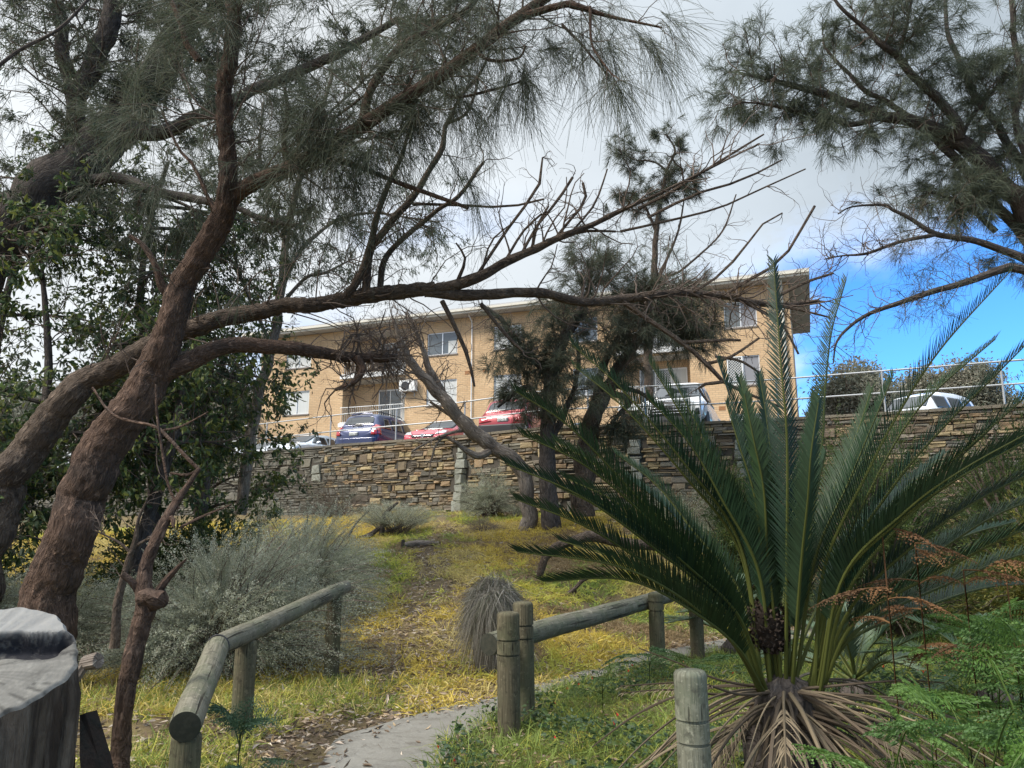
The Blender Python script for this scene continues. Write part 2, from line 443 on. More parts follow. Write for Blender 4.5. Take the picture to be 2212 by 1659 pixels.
M['mortar'] = mat('mortar', (.075, .065, .052), .95, noise=[(12, .5, (.045, .04, .033), one, .4, .7)])
M['logwood'] = timber('logwood', (.185, .170, .130), (.105, .098, .070), (.115, .122, .078), .8)
M['postwood'] = timber('postwood', (.125, .108, .070), (.062, .054, .034), (.085, .088, .050), .9)
M['bollardwood'] = timber('bollardwood', (.20, .20, .155), (.115, .115, .085), (.13, .145, .10), .6)
M['darkwood'] = mat('darkwood', (.022, .016, .013), .95, spec=.15, noise=[(30, .7, (.012, .014, .012), (1, 1, .12), .42, .66), (5, .5, (.045, .032, .024), one, .5, .7)], bump=[(30, 1, .03, (1, 1, .12))])
M['endgrain'] = mat('endgrain', (.024, .026, .017), .95, noise=[(30, .6, (.06, .055, .038), one, .4, .7)])
M['stump_side'] = mat('stump_side', (.125, .098, .072), .92, spec=.2, noise=[(16, .95, (.028, .021, .016), (1, 1, .09), .47, .56), (9, .75, (.24, .205, .165), (1, 1, .10), .54, .64), (2.6, .7, (.05, .036, .027), one, .45, .65), (60, .4, (.05, .04, .03), (1, 1, .3), .5, .7)], bump=[(18, 1, .05, (1, 1, .10)), (60, .7, .012, (1, 1, .15))])
M['stump_top'] = mat('stump_top', attr=True, rough=.9, spec=.2, noise=[(25, .35, (.30, .285, .25), one, .5, .75)], bump=[(40, .6, .01, one)])
M['concrete'] = mat('concrete', (.42, .41, .385), .85, noise=[(3, .4, (.33, .32, .30), one, .45, .7)])
M['cream'] = mat('cream', (.62, .585, .50), .7, noise=[(2, .3, (.50, .47, .40), one, .45, .7)])
M['whitepaint'] = mat('whitepaint', (.76, .76, .74), .45, noise=[(2.5, .2, (.58, .57, .55), one, .5, .75)])
M['soffit'] = mat('soffit', (.46, .44, .40), .8, noise=[(1.2, .25, (.38, .36, .33), one, .45, .7)])
M['roof'] = mat('roof', (.40, .40, .40), .5, noise=[(2, .4, (.32, .31, .30), one, .45, .7)])
M['alu'] = mat('alu', (.70, .71, .72), .35, metal=.5)
M['galv'] = mat('galv', (.42, .43, .44), .45, metal=.5, noise=[(6, .4, (.50, .50, .51), one, .4, .7)])
M['glass'] = mat('glass', (.10, .115, .12), .06, spec=.8, noise=[(.6, .5, (.18, .20, .21), one, .4, .65)])
M['curtain'] = mat('curtain', (.56, .57, .55), .55, spec=.5, noise=[(1.5, .4, (.42, .44, .44), (9, 9, .3), .42, .65)], coat=.15)
M['tint'] = mat('tint', (.015, .018, .021), .05, spec=.8)
M['black'] = mat('black', (.022, .022, .024), .5)
M['tyre'] = mat('tyre', (.018, .018, .018), .85)
M['chrome'] = mat('chrome', (.75, .76, .78), .18, metal=1.0)
M['redlamp'] = mat('redlamp', (.42, .012, .015), .12, spec=.8, coat=.8)
M['lamp'] = mat('lamp', (.62, .64, .66), .15, spec=.8, coat=1.0, noise=[(18, .5, (.25, .26, .28), one, .45, .6)])
M['plate'] = mat('plate', (.62, .64, .62), .5)
M['ink'] = mat('ink', (.03, .03, .05), .6)
M['p_blue'] = mat('p_blue', (.012, .024, .095), .3, metal=.25, coat=1.0, noise=[(1.5, .25, (.018, .032, .11), one, .45, .7)])
M['p_silver'] = mat('p_silver', (.62, .66, .70), .3, metal=.35, coat=1.0)
M['p_red'] = mat('p_red', (.46, .035, .055), .3, metal=.15, coat=1.0)
M['p_dkred'] = mat('p_dkred', (.30, .012, .022), .3, metal=.15, coat=1.0)
M['p_white'] = mat('p_white', (.76, .78, .80), .3, coat=1.0)
def brickmat():
    m = bpy.data.materials.new('brick'); m.use_nodes = True
    t = m.node_tree; b = t.nodes['Principled BSDF']; b.inputs['Roughness'].default_value = .85; b.inputs['Specular IOR Level'].default_value = .25
    uv = t.nodes.new('ShaderNodeUVMap'); uv.uv_map = 'UVMap'
    br = t.nodes.new('ShaderNodeTexBrick')
    t.links.new(uv.outputs[0], br.inputs[0])
    br.inputs['Color1'].default_value = (.62, .435, .255, 1); br.inputs['Color2'].default_value = (.55, .37, .21, 1)
    br.inputs['Mortar'].default_value = (.43, .31, .20, 1)
    br.inputs['Scale'].default_value = 1; br.inputs['Mortar Size'].default_value = .011; br.inputs['Mortar Smooth'].default_value = .2
    br.inputs['Brick Width'].default_value = .30; br.inputs['Row Height'].default_value = .108; br.inputs['Bias'].default_value = -.1
    n = t.nodes.new('ShaderNodeTexNoise'); n.inputs['Scale'].default_value = .45; n.inputs['Detail'].default_value = 6
    t.links.new(uv.outputs[0], n.inputs[0])
    r = t.nodes.new('ShaderNodeMapRange'); t.links.new(n.outputs[0], r.inputs[0]); r.inputs[1].default_value = .3; r.inputs[2].default_value = .7; r.inputs[3].default_value = .84; r.inputs[4].default_value = 1.1
    mx_ = t.nodes.new('ShaderNodeMix'); mx_.data_type = 'RGBA'; mx_.blend_type = 'MULTIPLY'; mx_.inputs[0].default_value = 1
    t.links.new(br.outputs[0], mx_.inputs[6]); t.links.new(r.outputs[0], mx_.inputs[7])
    t.links.new(mx_.outputs[2], b.inputs['Base Color'])
    bp = t.nodes.new('ShaderNodeBump'); bp.inputs['Strength'].default_value = .5; bp.inputs['Distance'].default_value = .01; bp.invert = True
    t.links.new(br.outputs['Fac'], bp.inputs['Height']); t.links.new(bp.outputs[0], b.inputs['Normal'])
    return m
M['brick'] = brickmat()

def text_mesh(body, size, name):
    cu = bpy.data.curves.new(name, 'FONT'); cu.body = body; cu.size = size; cu.align_x = 'CENTER'; cu.align_y = 'CENTER'; cu.extrude = .002
    o = bpy.data.objects.new(name, cu); scn.collection.objects.link(o)
    dg = bpy.context.evaluated_depsgraph_get()
    me = bpy.data.meshes.new_from_object(o.evaluated_get(dg))
    bpy.data.objects.remove(o); bpy.data.curves.remove(cu)
    V = np.array([v.co[:] for v in me.vertices]).reshape(-1, 3)
    T = []
    for p in me.polygons:
        vs_ = list(p.vertices)
        for k in range(1, len(vs_) - 1): T.append((vs_[0], vs_[k], vs_[k + 1]))
    bpy.data.meshes.remove(me)
    return V, np.array(T)
# ------------------------------------------------------------------ terrain
ZC = 4.30                                   # level of the car park behind the wall
ZW = 4.35                                   # top of the stone wall
WTOP = [(545, 977), (735, 960), (1000, 940), (1180, 921), (1530, 911), (1690, 903), (2212, 872)]
WPL = np.array([Pz(x, y, ZW)[:2] for x, y in WTOP])
d0 = nrm(WPL[0] - WPL[2]); d1 = nrm(WPL[-1] - WPL[-3])
WPL = np.vstack([WPL[0] + d0 * 26, WPL, WPL[-1] + d1 * 14])
def yw(x): return np.interp(x, WPL[:, 0], WPL[:, 1])
def gz(x, y, bumps=True):
    x = np.asarray(x, float); y = np.asarray(y, float)
    top = yw(np.clip(x, -12, 16))
    top = np.where(x < -12, yw(-12.0) + (yw(np.maximum(x, WPL[0, 0])) - yw(-12.0)), top)
    y0 = np.minimum(8.3 + 1.25 * np.clip(x + .2, 0, 4), top - 4)
    t = np.clip((y - y0) / (top - y0), 0, 1)
    z = 2.15 * (.65 * t + .35 * t * t * (3 - 2 * t))
    if bumps:
        q = np.stack([x * .55, y * .55, x * 0], -1)
        z = z + .10 * np.clip(t * 5, .15, 1) * noise3(q) + .02 * noise3(q * 4.1)
    return z
def G(vx, vy):                              # where a sight line meets the slope
    d = ray(vx, vy); y = 2.5
    for k in range(4000):
        p = CAM + d * (y / d[1])
        if p[2] <= gz(p[0], p[1]): break
        y += .01
    return p
def on(x, y): return np.array([x, y, float(gz(x, y))])

g = Geo()
xs = np.linspace(-26, 22, 300); ts = np.linspace(0, 1, 190)
XX = np.repeat(xs[None], len(ts), 0); YY = -10 + ts[:, None] ** .8 * (yw(xs)[None] + .25 + 10)
V = np.stack([XX, YY, gz(XX, YY)], -1)
idx = np.arange(V.shape[0] * V.shape[1]).reshape(V.shape[:2])
g.add(V, np.stack([idx[:-1, :-1], idx[:-1, 1:], idx[1:, 1:], idx[1:, :-1]], -1))
o = g.build('ground', M['soil'], smooth=True); o['kind'] = 'structure'
g = Geo(); R_ = 900
g.add([(-R_, -R_, -.6), (R_, -R_, -.6), (R_, R_, -.6), (-R_, R_, -.6)], [(0, 1, 2, 3)])
o = g.build('terrain', M['soil']); o['kind'] = 'structure'
# car park: a level sheet from the wall out past the flats
g = Geo()
n = len(WPL); near = np.c_[WPL + np.array([.1, .25]), np.full(n, ZC)]; far = np.c_[WPL[:, 0] * 8, np.full(n, 420.0), np.full(n, ZC)]
i = np.arange(n - 1)
g.add(np.vstack([near, far]), np.stack([i, i + 1, i + 1 + n, i + n], -1))
o = g.build('car_park', M['asphalt']); o['kind'] = 'structure'

# footpath ------------------------------------------------------------------
pl = [(560, 1790), (686, 1659), (727, 1596), (800, 1571), (904, 1542), (988, 1519), (1071, 1506), (1160, 1476), (1237, 1456), (1364, 1416), (1474, 1400), (1640, 1372), (1900, 1340)]
pr = [(900, 1790), (950, 1659), (985, 1600), (1010, 1585), (1045, 1565), (1080, 1545), (1110, 1525), (1165, 1500), (1250, 1474), (1371, 1440), (1480, 1420), (1650, 1392), (1910, 1358)]
A = catmull([Pz(x, y, .03) for x, y in pl], 8); B = catmull([Pz(x, y, .03) for x, y in pr], 8)
ws = np.linspace(0, 1, 9)[None, :, None]
V = A[:, None] * (1 - ws) + B[:, None] * ws
V[..., 2] = gz(V[..., 0], V[..., 1], False) * .0 + .03 + np.clip(V[..., 1] - 9.5, 0, 9) * .012
idx = np.arange(V.shape[0] * 9).reshape(V.shape[:2])
g = Geo(); g.add(V, np.stack([idx[:-1, :-1], idx[1:, :-1], idx[1:, 1:], idx[:-1, 1:]], -1)[:, :, ::-1])
for e, fl in ((0, 1), (8, -1)):
    sk = np.concatenate([V[:, e], V[:, e] - UPV * .16]); m_ = len(V); i_ = np.arange(m_ - 1)
    g.add(sk, np.stack([i_, i_ + 1, i_ + 1 + m_, i_ + m_], -1))
PATHA, PATHB = A[:, :2].copy(), B[:, :2].copy()
o = g.build('path', M['path'], smooth=True); o['kind'] = 'structure'
PPOLY = np.vstack([PATHA, PATHB[::-1]])
def inpath(x, y, grow=0.0):
    x = np.asarray(x); y = np.asarray(y); c = np.zeros(x.shape, bool)
    px, py = PPOLY[:, 0], PPOLY[:, 1]; j = len(px) - 1
    for k in range(len(px)):
        cnd = ((py[k] > y) != (py[j] > y)) & (x < (px[j] - px[k]) * (y - py[k]) / (py[j] - py[k] + 1e-12) + px[k])
        c ^= cnd; j = k
    return c

# ------------------------------------------------------------------ dry stone retaining wall
rng = np.random.default_rng(5)
sl_ = np.r_[0, np.cumsum(np.linalg.norm(np.diff(WPL, axis=0), axis=1))]
def wall_at(s):
    s = np.asarray(s, float)
    x = np.interp(s, sl_, WPL[:, 0]); y = np.interp(s, sl_, WPL[:, 1])
    e = .3
    dx = np.interp(s + e, sl_, WPL[:, 0]) - np.interp(s - e, sl_, WPL[:, 0]); dy = np.interp(s + e, sl_, WPL[:, 1]) - np.interp(s - e, sl_, WPL[:, 1])
    L = np.hypot(dx, dy); dx, dy = dx / L, dy / L
    return x, y, dx, dy, dy, -dx            # point, along, outward normal (towards the slope)
def wall_s(vx):                             # arc length where a sight line's heading crosses the wall
    d = ray(vx, 930); best = None
    ss = np.linspace(0, sl_[-1], 4000); x, y = np.interp(ss, sl_, WPL[:, 0]), np.interp(ss, sl_, WPL[:, 1])
    return ss[np.argmin(np.abs(x - y * d[0] / d[1]))]
wall_t = thing('retaining_wall', 'long brown dry stone retaining wall below the parked cars', 'wall', (*wall_at(wall_s(1000))[:2], 2.1))
# backing (mortar in shade) as a solid slab
ss = np.linspace(0, sl_[-1], 120); x, y, dx, dy, nx, ny = wall_at(ss)
g = Geo()
fr = np.stack([x, y], -1); bk = np.stack([x - nx * .45, y - ny * .45], -1)
zt, zb = ZW - .07, 1.2
V = np.concatenate([np.c_[fr, np.full(120, zb)], np.c_[fr, np.full(120, zt)], np.c_[bk, np.full(120, zt)], np.c_[bk, np.full(120, zb)]])
i = np.arange(119)
g.add(V, np.vstack([np.stack([i + 120 * a, i + 1 + 120 * a, i + 1 + 120 * b, i + 120 * b], -1) for a, b in ((0, 1), (1, 2), (2, 3))]))
g.build('wall_core', M['mortar'], wall_t)
g = Geo(); g2 = Geo()
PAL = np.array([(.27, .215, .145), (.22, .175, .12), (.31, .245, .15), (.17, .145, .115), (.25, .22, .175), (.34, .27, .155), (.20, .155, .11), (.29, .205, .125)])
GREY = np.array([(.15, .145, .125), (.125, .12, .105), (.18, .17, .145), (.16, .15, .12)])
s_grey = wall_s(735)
big = [(wall_s(1000), 2.15, 4.0, .34), (wall_s(690), 3.2, 3.75, .36), (wall_s(1370), 3.55, 3.95, .30), (wall_s(1372), 2.9, 3.5, .26), (wall_s(1600), 2.9, 3.9, .34)]
for _ in range(85):
    big.append((rng.uniform(4, sl_[-1] - 2), 0, 0, rng.uniform(.26, .5)))
    q = rng.uniform(1.9, 3.9); big[-1] = (big[-1][0], q, q + rng.uniform(.15, .30), big[-1][3])
def stone(g, s0, s1, z0, z1, pro, col):
    sm = np.array([s0, s1]); x, y, dx, dy, nx, ny = wall_at(sm)
    j = lambda a: rng.uniform(-a, a)
    h = z1 - z0; ln = s1 - s0; cz = min(.02, h * .2); cs = min(.025, ln * .15)
    V = []
    for dep, iz, is_ in ((-.04, 0, 0), (pro * .55, 0, 0), (pro, cz, cs)):
        for k, (a, b) in enumerate(((0, 0), (1, 0), (1, 1), (0, 1))):
            e = is_ if a == 0 else -is_
            zz = (z0 + iz if b == 0 else z1 - iz) + j(h * .10); pp = dep + (j(.02) if dep > 0 else 0)
            jj = e + j(min(.03, ln * .08))
            V.append((x[a] + dx[a] * jj + nx[a] * pp, y[a] + dy[a] * jj + ny[a] * pp, zz))
    Q = [(8, 9, 10, 11)] + [(a, (a + 1) % 4, 4 + (a + 1) % 4, 4 + a) for a in range(4)] + [(4 + a, 4 + (a + 1) % 4, 8 + (a + 1) % 4, 8 + a) for a in range(4)]
    g.add(V, Q, col=np.clip(np.array(col) * (1 + rng.normal(0, .05)), .01, 1))
z = 1.35
while z < ZW - .09:
    hrow = rng.choice([.05, .06, .075, .09, .11, .14, .17], p=[.12, .2, .22, .2, .14, .08, .04])
    hrow = min(hrow, ZW - .075 - z)
    s = rng.uniform(0, .3)
    while s < sl_[-1] - .3:
        ln = rng.uniform(.12, .5) * (1.25 if hrow < .08 else .9)
        if not any(abs(s + ln / 2 - b[0]) < b[3] * .5 + ln * .5 - .03 and b[1] - .02 < z + hrow / 2 < b[2] + .02 for b in big):
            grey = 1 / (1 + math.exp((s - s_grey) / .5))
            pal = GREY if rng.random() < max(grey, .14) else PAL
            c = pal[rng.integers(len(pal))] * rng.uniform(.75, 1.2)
            if hrow > .12 and rng.random() < .35:
                zm = z + hrow * rng.uniform(.4, .6); stone(g, s, s + ln, z, zm - .005, rng.uniform(.02, .07), c); stone(g, s, s + ln, zm, z + hrow - .006, rng.uniform(.02, .07), c * rng.uniform(.7, 1.2))
            else:
                stone(g, s + .006, s + ln - .006, z + rng.uniform(0, .008), z + hrow - rng.uniform(.004, .014), rng.uniform(.015, .075), c)
        s += ln
    z += hrow
# larger pale blocks and the rough pier
for s0, z0, z1, wd in big[5:]:
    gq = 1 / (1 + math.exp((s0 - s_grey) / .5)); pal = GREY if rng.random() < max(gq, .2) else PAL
    stone(g, s0 - wd * .5, s0 + wd * .5, z0, z1 - .012, rng.uniform(.03, .075), pal[rng.integers(len(pal))] * rng.uniform(.85, 1.2))
for s0, z0, z1, wd in big[:5]:
    zz = z0
    while zz < z1 - .05:
        hh = min(rng.uniform(.16, .34), z1 - zz)
        stone(g, s0 - wd * .5 + rng.uniform(-.03, .03), s0 + wd * .5 + rng.uniform(-.03, .03), zz, zz + hh - .012, rng.uniform(.07, .12) + (.16 * (z1 - zz) / 1.8 if z0 < 2.5 else 0), np.array((.30, .31, .27)) * rng.uniform(.8, 1.1))
        zz += hh
g.build('stonework', M['stone'], wall_t)
s = 0.0
while s < sl_[-1] - .2:                      # flat capping slabs
    ln = rng.uniform(.5, 1.3); ln = min(ln, sl_[-1] - .05 - s)
    x, y, dx, dy, nx, ny = wall_at(np.array([s + .006, s + ln - .006]))
    z0 = ZW - .068; z1 = ZW + rng.uniform(-.012, .006); f0 = .06 + rng.uniform(-.015, .02)
    V = []
    for zz in (z0, z1):
        for a, d in ((0, f0), (1, f0), (1, -.42), (0, -.42)): V.append((x[a] + nx[a] * d, y[a] + ny[a] * d, zz))
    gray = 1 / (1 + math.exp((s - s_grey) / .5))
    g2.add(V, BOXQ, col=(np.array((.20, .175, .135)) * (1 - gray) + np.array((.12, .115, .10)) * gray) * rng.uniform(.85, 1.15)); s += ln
g2.build('capping', M['stone'], wall_t)

# ------------------------------------------------------------------ galvanised handrail on the wall
x, y, dx, dy, nx, ny = wall_at(wall_s(1000))
rail_t = thing('handrail', 'galvanised two rail pipe handrail along the top of the stone wall', 'handrail', (x - nx * .12, y - ny * .12, ZW))
s_posts = [wall_s(v) for v in (570, 708, 850, 998, 1130, 1270, 1395, 1516, 1683, 1918, 2180)]
s_lo = s_posts[0]
while s_lo > 3: s_lo -= 2.3; s_posts.append(s_lo)
for s in s_posts:
    x, y, dx, dy, nx, ny = wall_at(s)
    lean = rng.uniform(-.012, .012)
    b = np.array([x - nx * .12, y - ny * .12, ZW - .03])
    gp = Geo(); add_tube(gp, [b, b + np.array([dx * lean, dy * lean, 1.03])], .024, 10)
    gp.build('post', M['galv'], rail_t, smooth=True)
ss = np.linspace(1, sl_[-1] - .5, 90); x, y, dx, dy, nx, ny = wall_at(ss)
for h in (1.0, .47):
    gp = Geo(); add_tube(gp, np.c_[x - nx * .12, y - ny * .12, np.full(90, ZW + h)], .021, 10); gp.build('rail', M['galv'], rail_t, smooth=True)

# ------------------------------------------------------------------ block of flats
r = ray(1712, 750); FA = r[:2] / r[1] * 36.0
r = ray(560, 880); FB = r[:2] / r[1] * 47.6
FU = nrm(FB - FA); FL = float(np.linalg.norm(FB - FA)); FN = np.array([FU[1], -FU[0]])
if FN[1] > 0: FN = -FN                       # outward, towards the car park
def FP(vx, vy):                              # facade coordinates seen along a sight line
    d = ray(vx, vy); t = (FA @ FN) / (d[:2] @ FN); p = d * t
    return float((p[:2] - FA) @ FU), float(p[2] + CAM[2])
def FW(u, zz, dep=0.0):                      # facade coordinates to world, dep = out from the wall
    q = FA + FU * u + FN * dep
    return np.array([q[0], q[1], zz])
U3, N3 = np.array([*FU, 0]), np.array([*FN, 0])
bld = thing('apartment_building', 'three storey yellow brick block of flats behind the car park', 'building', FW(FL / 2, ZC))
EAVE = 13.75; BD = 10.0
HEAD = [7.28, 10.20, 13.02]; SILL = [5.9, 8.72, 11.68]
def urange(v0, v1, vy): 
    a, b = FP(v0, vy)[0], FP(v1, vy)[0]; return min(a, b), max(a, b)
wins = []
cols_ = [(923, 988, 742), (1067, 1126, 727), (1570, 1642, 795), (612, 667, 880), (1236, 1290, 710)]
for ci, (a, b, vy) in enumerate(cols_):
    u0, u1 = urange(a, b, vy)
    for f in range(3): wins.append((u0, u1, SILL[f], HEAD[f], ci, f))
recs = []
for a, b, vy in ((739, 874, 880), (1338, 1492, 830)):
    u0, u1 = urange(a, b, vy); recs.append((u0, u1))
FLOORS = [5.0, 7.93, 10.86]
holes = [(a, b, c, d) for a, b, c, d, _, _ in wins] + [(a, b, FLOORS[f] - .0, FLOORS[f] + 2.62) for a, b in recs for f in range(3)]
us = sorted(set([0, FL] + [h[0] for h in holes] + [h[1] for h in holes])); zs = sorted(set([ZC - .1, EAVE] + [h[2] for h in holes] + [h[3] for h in holes]))
g = Geo()
def fq(g, pts, uv): g.add(pts, [(0, 1, 2, 3)], uv=uv)
for i in range(len(us) - 1):
    for j in range(len(zs) - 1):
        um, zm = (us[i] + us[i + 1]) / 2, (zs[j] + zs[j + 1]) / 2
        if any(h[0] < um < h[1] and h[2] < zm < h[3] for h in holes): continue
        a, b, c, d = us[i], us[i + 1], zs[j], zs[j + 1]
        fq(g, [FW(a, c), FW(a, d), FW(b, d), FW(b, c)], [(a, c), (a, d), (b, d), (b, c)])
for a, b, c, d in holes[:len(wins)]:          # window reveals
    k = -.14
    for (p, q, rr, s_) in (((a, c), (b, c), (b, c), (a, c)), ((a, d), (b, d), (b, d), (a, d)), ((a, c), (a, d), (a, d), (a, c)), ((b, c), (b, d), (b, d), (b, c))):
        fq(g, [FW(*p), FW(*q), FW(*rr, k), FW(*s_, k)], [p, q, (rr[0] + .14, rr[1]), (s_[0] + .14, s_[1])])
for a, b in recs:                             # recessed balconies: back and side walls
    for f in range(3):
        z0, z1 = FLOORS[f], FLOORS[f] + 2.62; k = -1.35
        for e in (a, b): fq(g, [FW(e, z0), FW(e, z1), FW(e, z1, k), FW(e, z0, k)], [(0, z0), (0, z1), (1.35, z1), (1.35, z0)])
        fq(g, [FW(a, z0, k), FW(a, z1, k), FW(b, z1, k), FW(b, z0, k)], [(a, z0), (a, z1), (b, z1), (b, z0)])
for e, sgn in ((0, -1), (FL, 1)):             # gable ends and back
    fq(g, [FW(e, ZC - .1), FW(e, EAVE), FW(e, EAVE, -BD), FW(e, ZC - .1, -BD)], [(0, ZC), (0, EAVE), (BD, EAVE), (BD, ZC)])
fq(g, [FW(0, ZC - .1, -BD), FW(0, EAVE, -BD), FW(FL, EAVE, -BD), FW(FL, ZC - .1, -BD)], [(0, 0), (0, 9), (FL, 9), (FL, 0)])
g.build('wall', M['brick'], bld)
def fbox(g, u0, u1, z0, z1, d0, d1): box(g, FW((u0 + u1) / 2, (z0 + z1) / 2, (d0 + d1) / 2), U3, N3, EZ, (abs(u1 - u0) / 2, abs(d1 - d0) / 2, abs(z1 - z0) / 2))
# roof: low pitched sheet with deep eaves, pale fascia, grey soffit
OH, OE = .85, 1.0
g = Geo(); fbox(g, -OE + .03, FL + OE - .03, EAVE + .02, EAVE + .06, -BD - OH + .03, OH - .03); soff = g
rt = Geo(); fbox(rt, -OE - .02, FL + OE + .02, EAVE + .26, EAVE + .34, -BD - OH - .02, OH + .02)
roof = rt.build('roof', M['roof'], bld)
soff.build('soffit', M['soffit'], roof)
g = Geo()
fbox(g, -OE, FL + OE, EAVE, EAVE + .255, OH - .03, OH); fbox(g, -OE, FL + OE, EAVE, EAVE + .255, -BD - OH, -BD - OH + .03)
fbox(g, -OE, -OE + .03, EAVE, EAVE + .255, -BD - OH + .032, OH - .032); fbox(g, FL + OE - .03, FL + OE, EAVE, EAVE + .255, -BD - OH + .032, OH - .032)
fbox(g, -OE, FL + OE, EAVE + .12, EAVE + .24, OH + .002, OH + .10)
g.build('fascia', M['cream'], roof)
# windows
def window(u0, u1, z0, z1, ci, f, dep=-.09):
    g = Geo(); t = .05
    fbox(g, u0 + .004, u1 - .004, z0 + .003, z0 + t, dep - .03, dep + .03); fbox(g, u0 + .004, u1 - .004, z1 - t, z1 - .003, dep - .03, dep + .03)
    fbox(g, u0 + .004, u0 + t, z0 + t, z1 - t, dep - .03, dep + .03); fbox(g, u1 - t, u1 - .004, z0 + t, z1 - t, dep - .03, dep + .03)
    um = (u0 + u1) / 2; fbox(g, um - t * .6, um + t * .6, z0 + t, z1 - t, dep - .025, dep + .035)
    wf = g.build('window', M['alu'], bld)
    mesh = ci == 2
    for k, (a, b) in enumerate(((u0 + t, um - t * .6), (um + t * .6, u1 - t))):
        gp = Geo(); fbox(gp, a, b, z0 + t, z1 - t, dep - .02, dep - .008)
        cm = 'glass' if (ci == 0 and f == 2) or (ci in (2, 4)) else 'curtain'
        if ci == 2 and k == 0: cm = 'greyblind'
        gp.build('pane', M[cm], wf)
    if ci == 0 and f == 2:
        gp = Geo(); fbox(gp, u0 + .1, u0 + .62, z0 + .08, z0 + .80, dep - .008, dep + .002); gp.build('curtain', M['curtain'], wf)
    if mesh and f < 2:                        # diamond security mesh on the half towards the left
        gp = Geo(); a, b = um + .02, u1 - .02; sp = .135; hh = z1 - z0 - .06; ww = b - a
        for sgn in (1, -1):
            for q in np.arange(-hh, ww + hh, sp):
                p0 = np.array([q, 0.]); p1 = np.array([q + hh, hh])
                t0, t1 = max(0, -q / hh), min(1, (ww - q) / hh)
                if t1 - t0 < .02: continue
                A_, B_ = p0 + (p1 - p0) * t0, p0 + (p1 - p0) * t1
                if sgn < 0: A_, B_ = np.array([ww - A_[0], A_[1]]), np.array([ww - B_[0], B_[1]])
                add_tube(gp, [FW(a + A_[0], z0 + .03 + A_[1], dep + .06 + .006 * sgn), FW(a + B_[0], z0 + .03 + B_[1], dep + .06 + .006 * sgn)], .009, 4, cap=False)
        for p, q, rr, s_ in ((a, b, z0 + .01, z0 + .06), (a, b, z1 - .06, z1 - .01), (a, a + .05, z0 + .06, z1 - .06), (b - .05, b, z0 + .06, z1 - .06)): fbox(gp, p, q, rr, s_, dep + .04, dep + .085)
        gp.build('security_screen', M['whitepaint'], wf)
    gs = Geo(); fbox(gs, u0 - .04, u1 + .04, z0 - .075, z0 - .002, -.10, .05); gs.build('sill', M['greysill'], wf)
M['greyblind'] = mat('greyblind', (.235, .235, .25), .35, spec=.6)
M['greysill'] = mat('greysill', (.22, .19, .165), .8)
for q in wins: window(*q)
# balconies
for bi, (a, b) in enumerate(recs):
    for f in range(3):
        z0 = FLOORS[f]; z1 = z0 + 2.62
        bt = Geo(); fbox(bt, a - .03, b + .03, z0 - .20, z0 - .002, -1.34, .26)
        if f == 2 or f == 1 or f == 0: pass
        bal = bt.build('balcony', M['soffit'], bld)
        gt = Geo(); fbox(gt, a - .05, b + .05, z0 - .205, z0 + .03, .262, .30); gt.build('slab_edge', M['whitepaint'], bal)
        gt = Geo(); fbox(gt, a, b, z1 - .001, z1 + .08, -1.34, -.002); gt.build('ceiling', M['soffit'], bal)
        gr = Geo(); rr = .012
        for uu in np.arange(a + .03, b, .145): add_tube(gr, [FW(uu, z0 + .08, .20), FW(uu, z0 + .98, .20)], .009, 5, cap=False)
        for zz in (z0 + .08, z0 + .98): fbox(gr, a, b, zz - .018, zz + .018, .18, .22)
        gr.build('railing', M['whitepaint'], bal)
        # glazed sliding doors on the right hand half as seen
        da, db = (a + .15, a + (b - a) * .58) if bi == 0 else (a + .35, b - .85)
        gd = Geo(); k = -1.28; t = .06
        n_p = 3
        for q in range(n_p + 1):
            uu = da + (db - da) * q / n_p; fbox(gd, uu - t / 2, uu + t / 2, z0 + .002, z0 + 2.1, k - .03, k + .03)
        fbox(gd, da - t / 2, db + t / 2, z0 + 2.102, z0 + 2.18, k - .03, k + .03)
        dr = gd.build('door', M['whitepaint'], bal)
        for q in range(n_p):
            u0, u1 = da + (db - da) * q / n_p + t / 2, da + (db - da) * (q + 1) / n_p - t / 2
            gp = Geo(); fbox(gp, u0, u1, z0 + .05, z0 + 2.1, k - .015, k - .005)
            gp.build('pane', M['tint' if (q == 2 and bi == 0) else 'glass' if q != 0 else 'curtain'], dr)
            if bi == 1 and q == 1:
                gp = Geo(); hh = 2.0; ww = u1 - u0
                for sgn in (1, -1):
                    for s_ in np.arange(-hh, ww, .13):
                        t0, t1 = max(0, -s_ / hh), min(1, (ww - s_) / hh)
                        A_, B_ = np.array([s_ + hh * t0, hh * t0]), np.array([s_ + hh * t1, hh * t1])
                        if sgn < 0: A_[0], B_[0] = ww - A_[0], ww - B_[0]
                        add_tube(gp, [FW(u0 + A_[0], z0 + .06 + A_[1], k + .045 + .006 * sgn), FW(u0 + B_[0], z0 + .06 + B_[1], k + .045 + .006 * sgn)], .009, 4, cap=False)
                gp.build('security_screen', M['whitepaint'], dr)
# downpipes and vents
for vx, rad_, mt in ((1020, .035, 'whitepaint'), (1699, .085, 'cream'), (566, .05, 'cream')):
    u = FP(vx, 800)[0]; g = Geo()
    add_tube(g, [FW(u, ZC, .09), FW(u, EAVE - .5, .09), FW(u, EAVE - .3, .12), FW(u, EAVE - .02, .6)], rad_, 8)
    g.build('downpipe', M[mt], bld)
M['vent'] = mat('vent', (.36, .17, .07), .8)
for vx, vy in ((1010, 805), (1049, 800), (583, 948), (688, 941), (1560, 882), (1375, 885)):
    u, z = FP(vx, vy); g = Geo()
    for k in range(4): fbox(g, u - .16, u + .16, z - .10 + k * .055, z - .06 + k * .055, .002, .014)
    g.build('vent', M['vent'], bld)
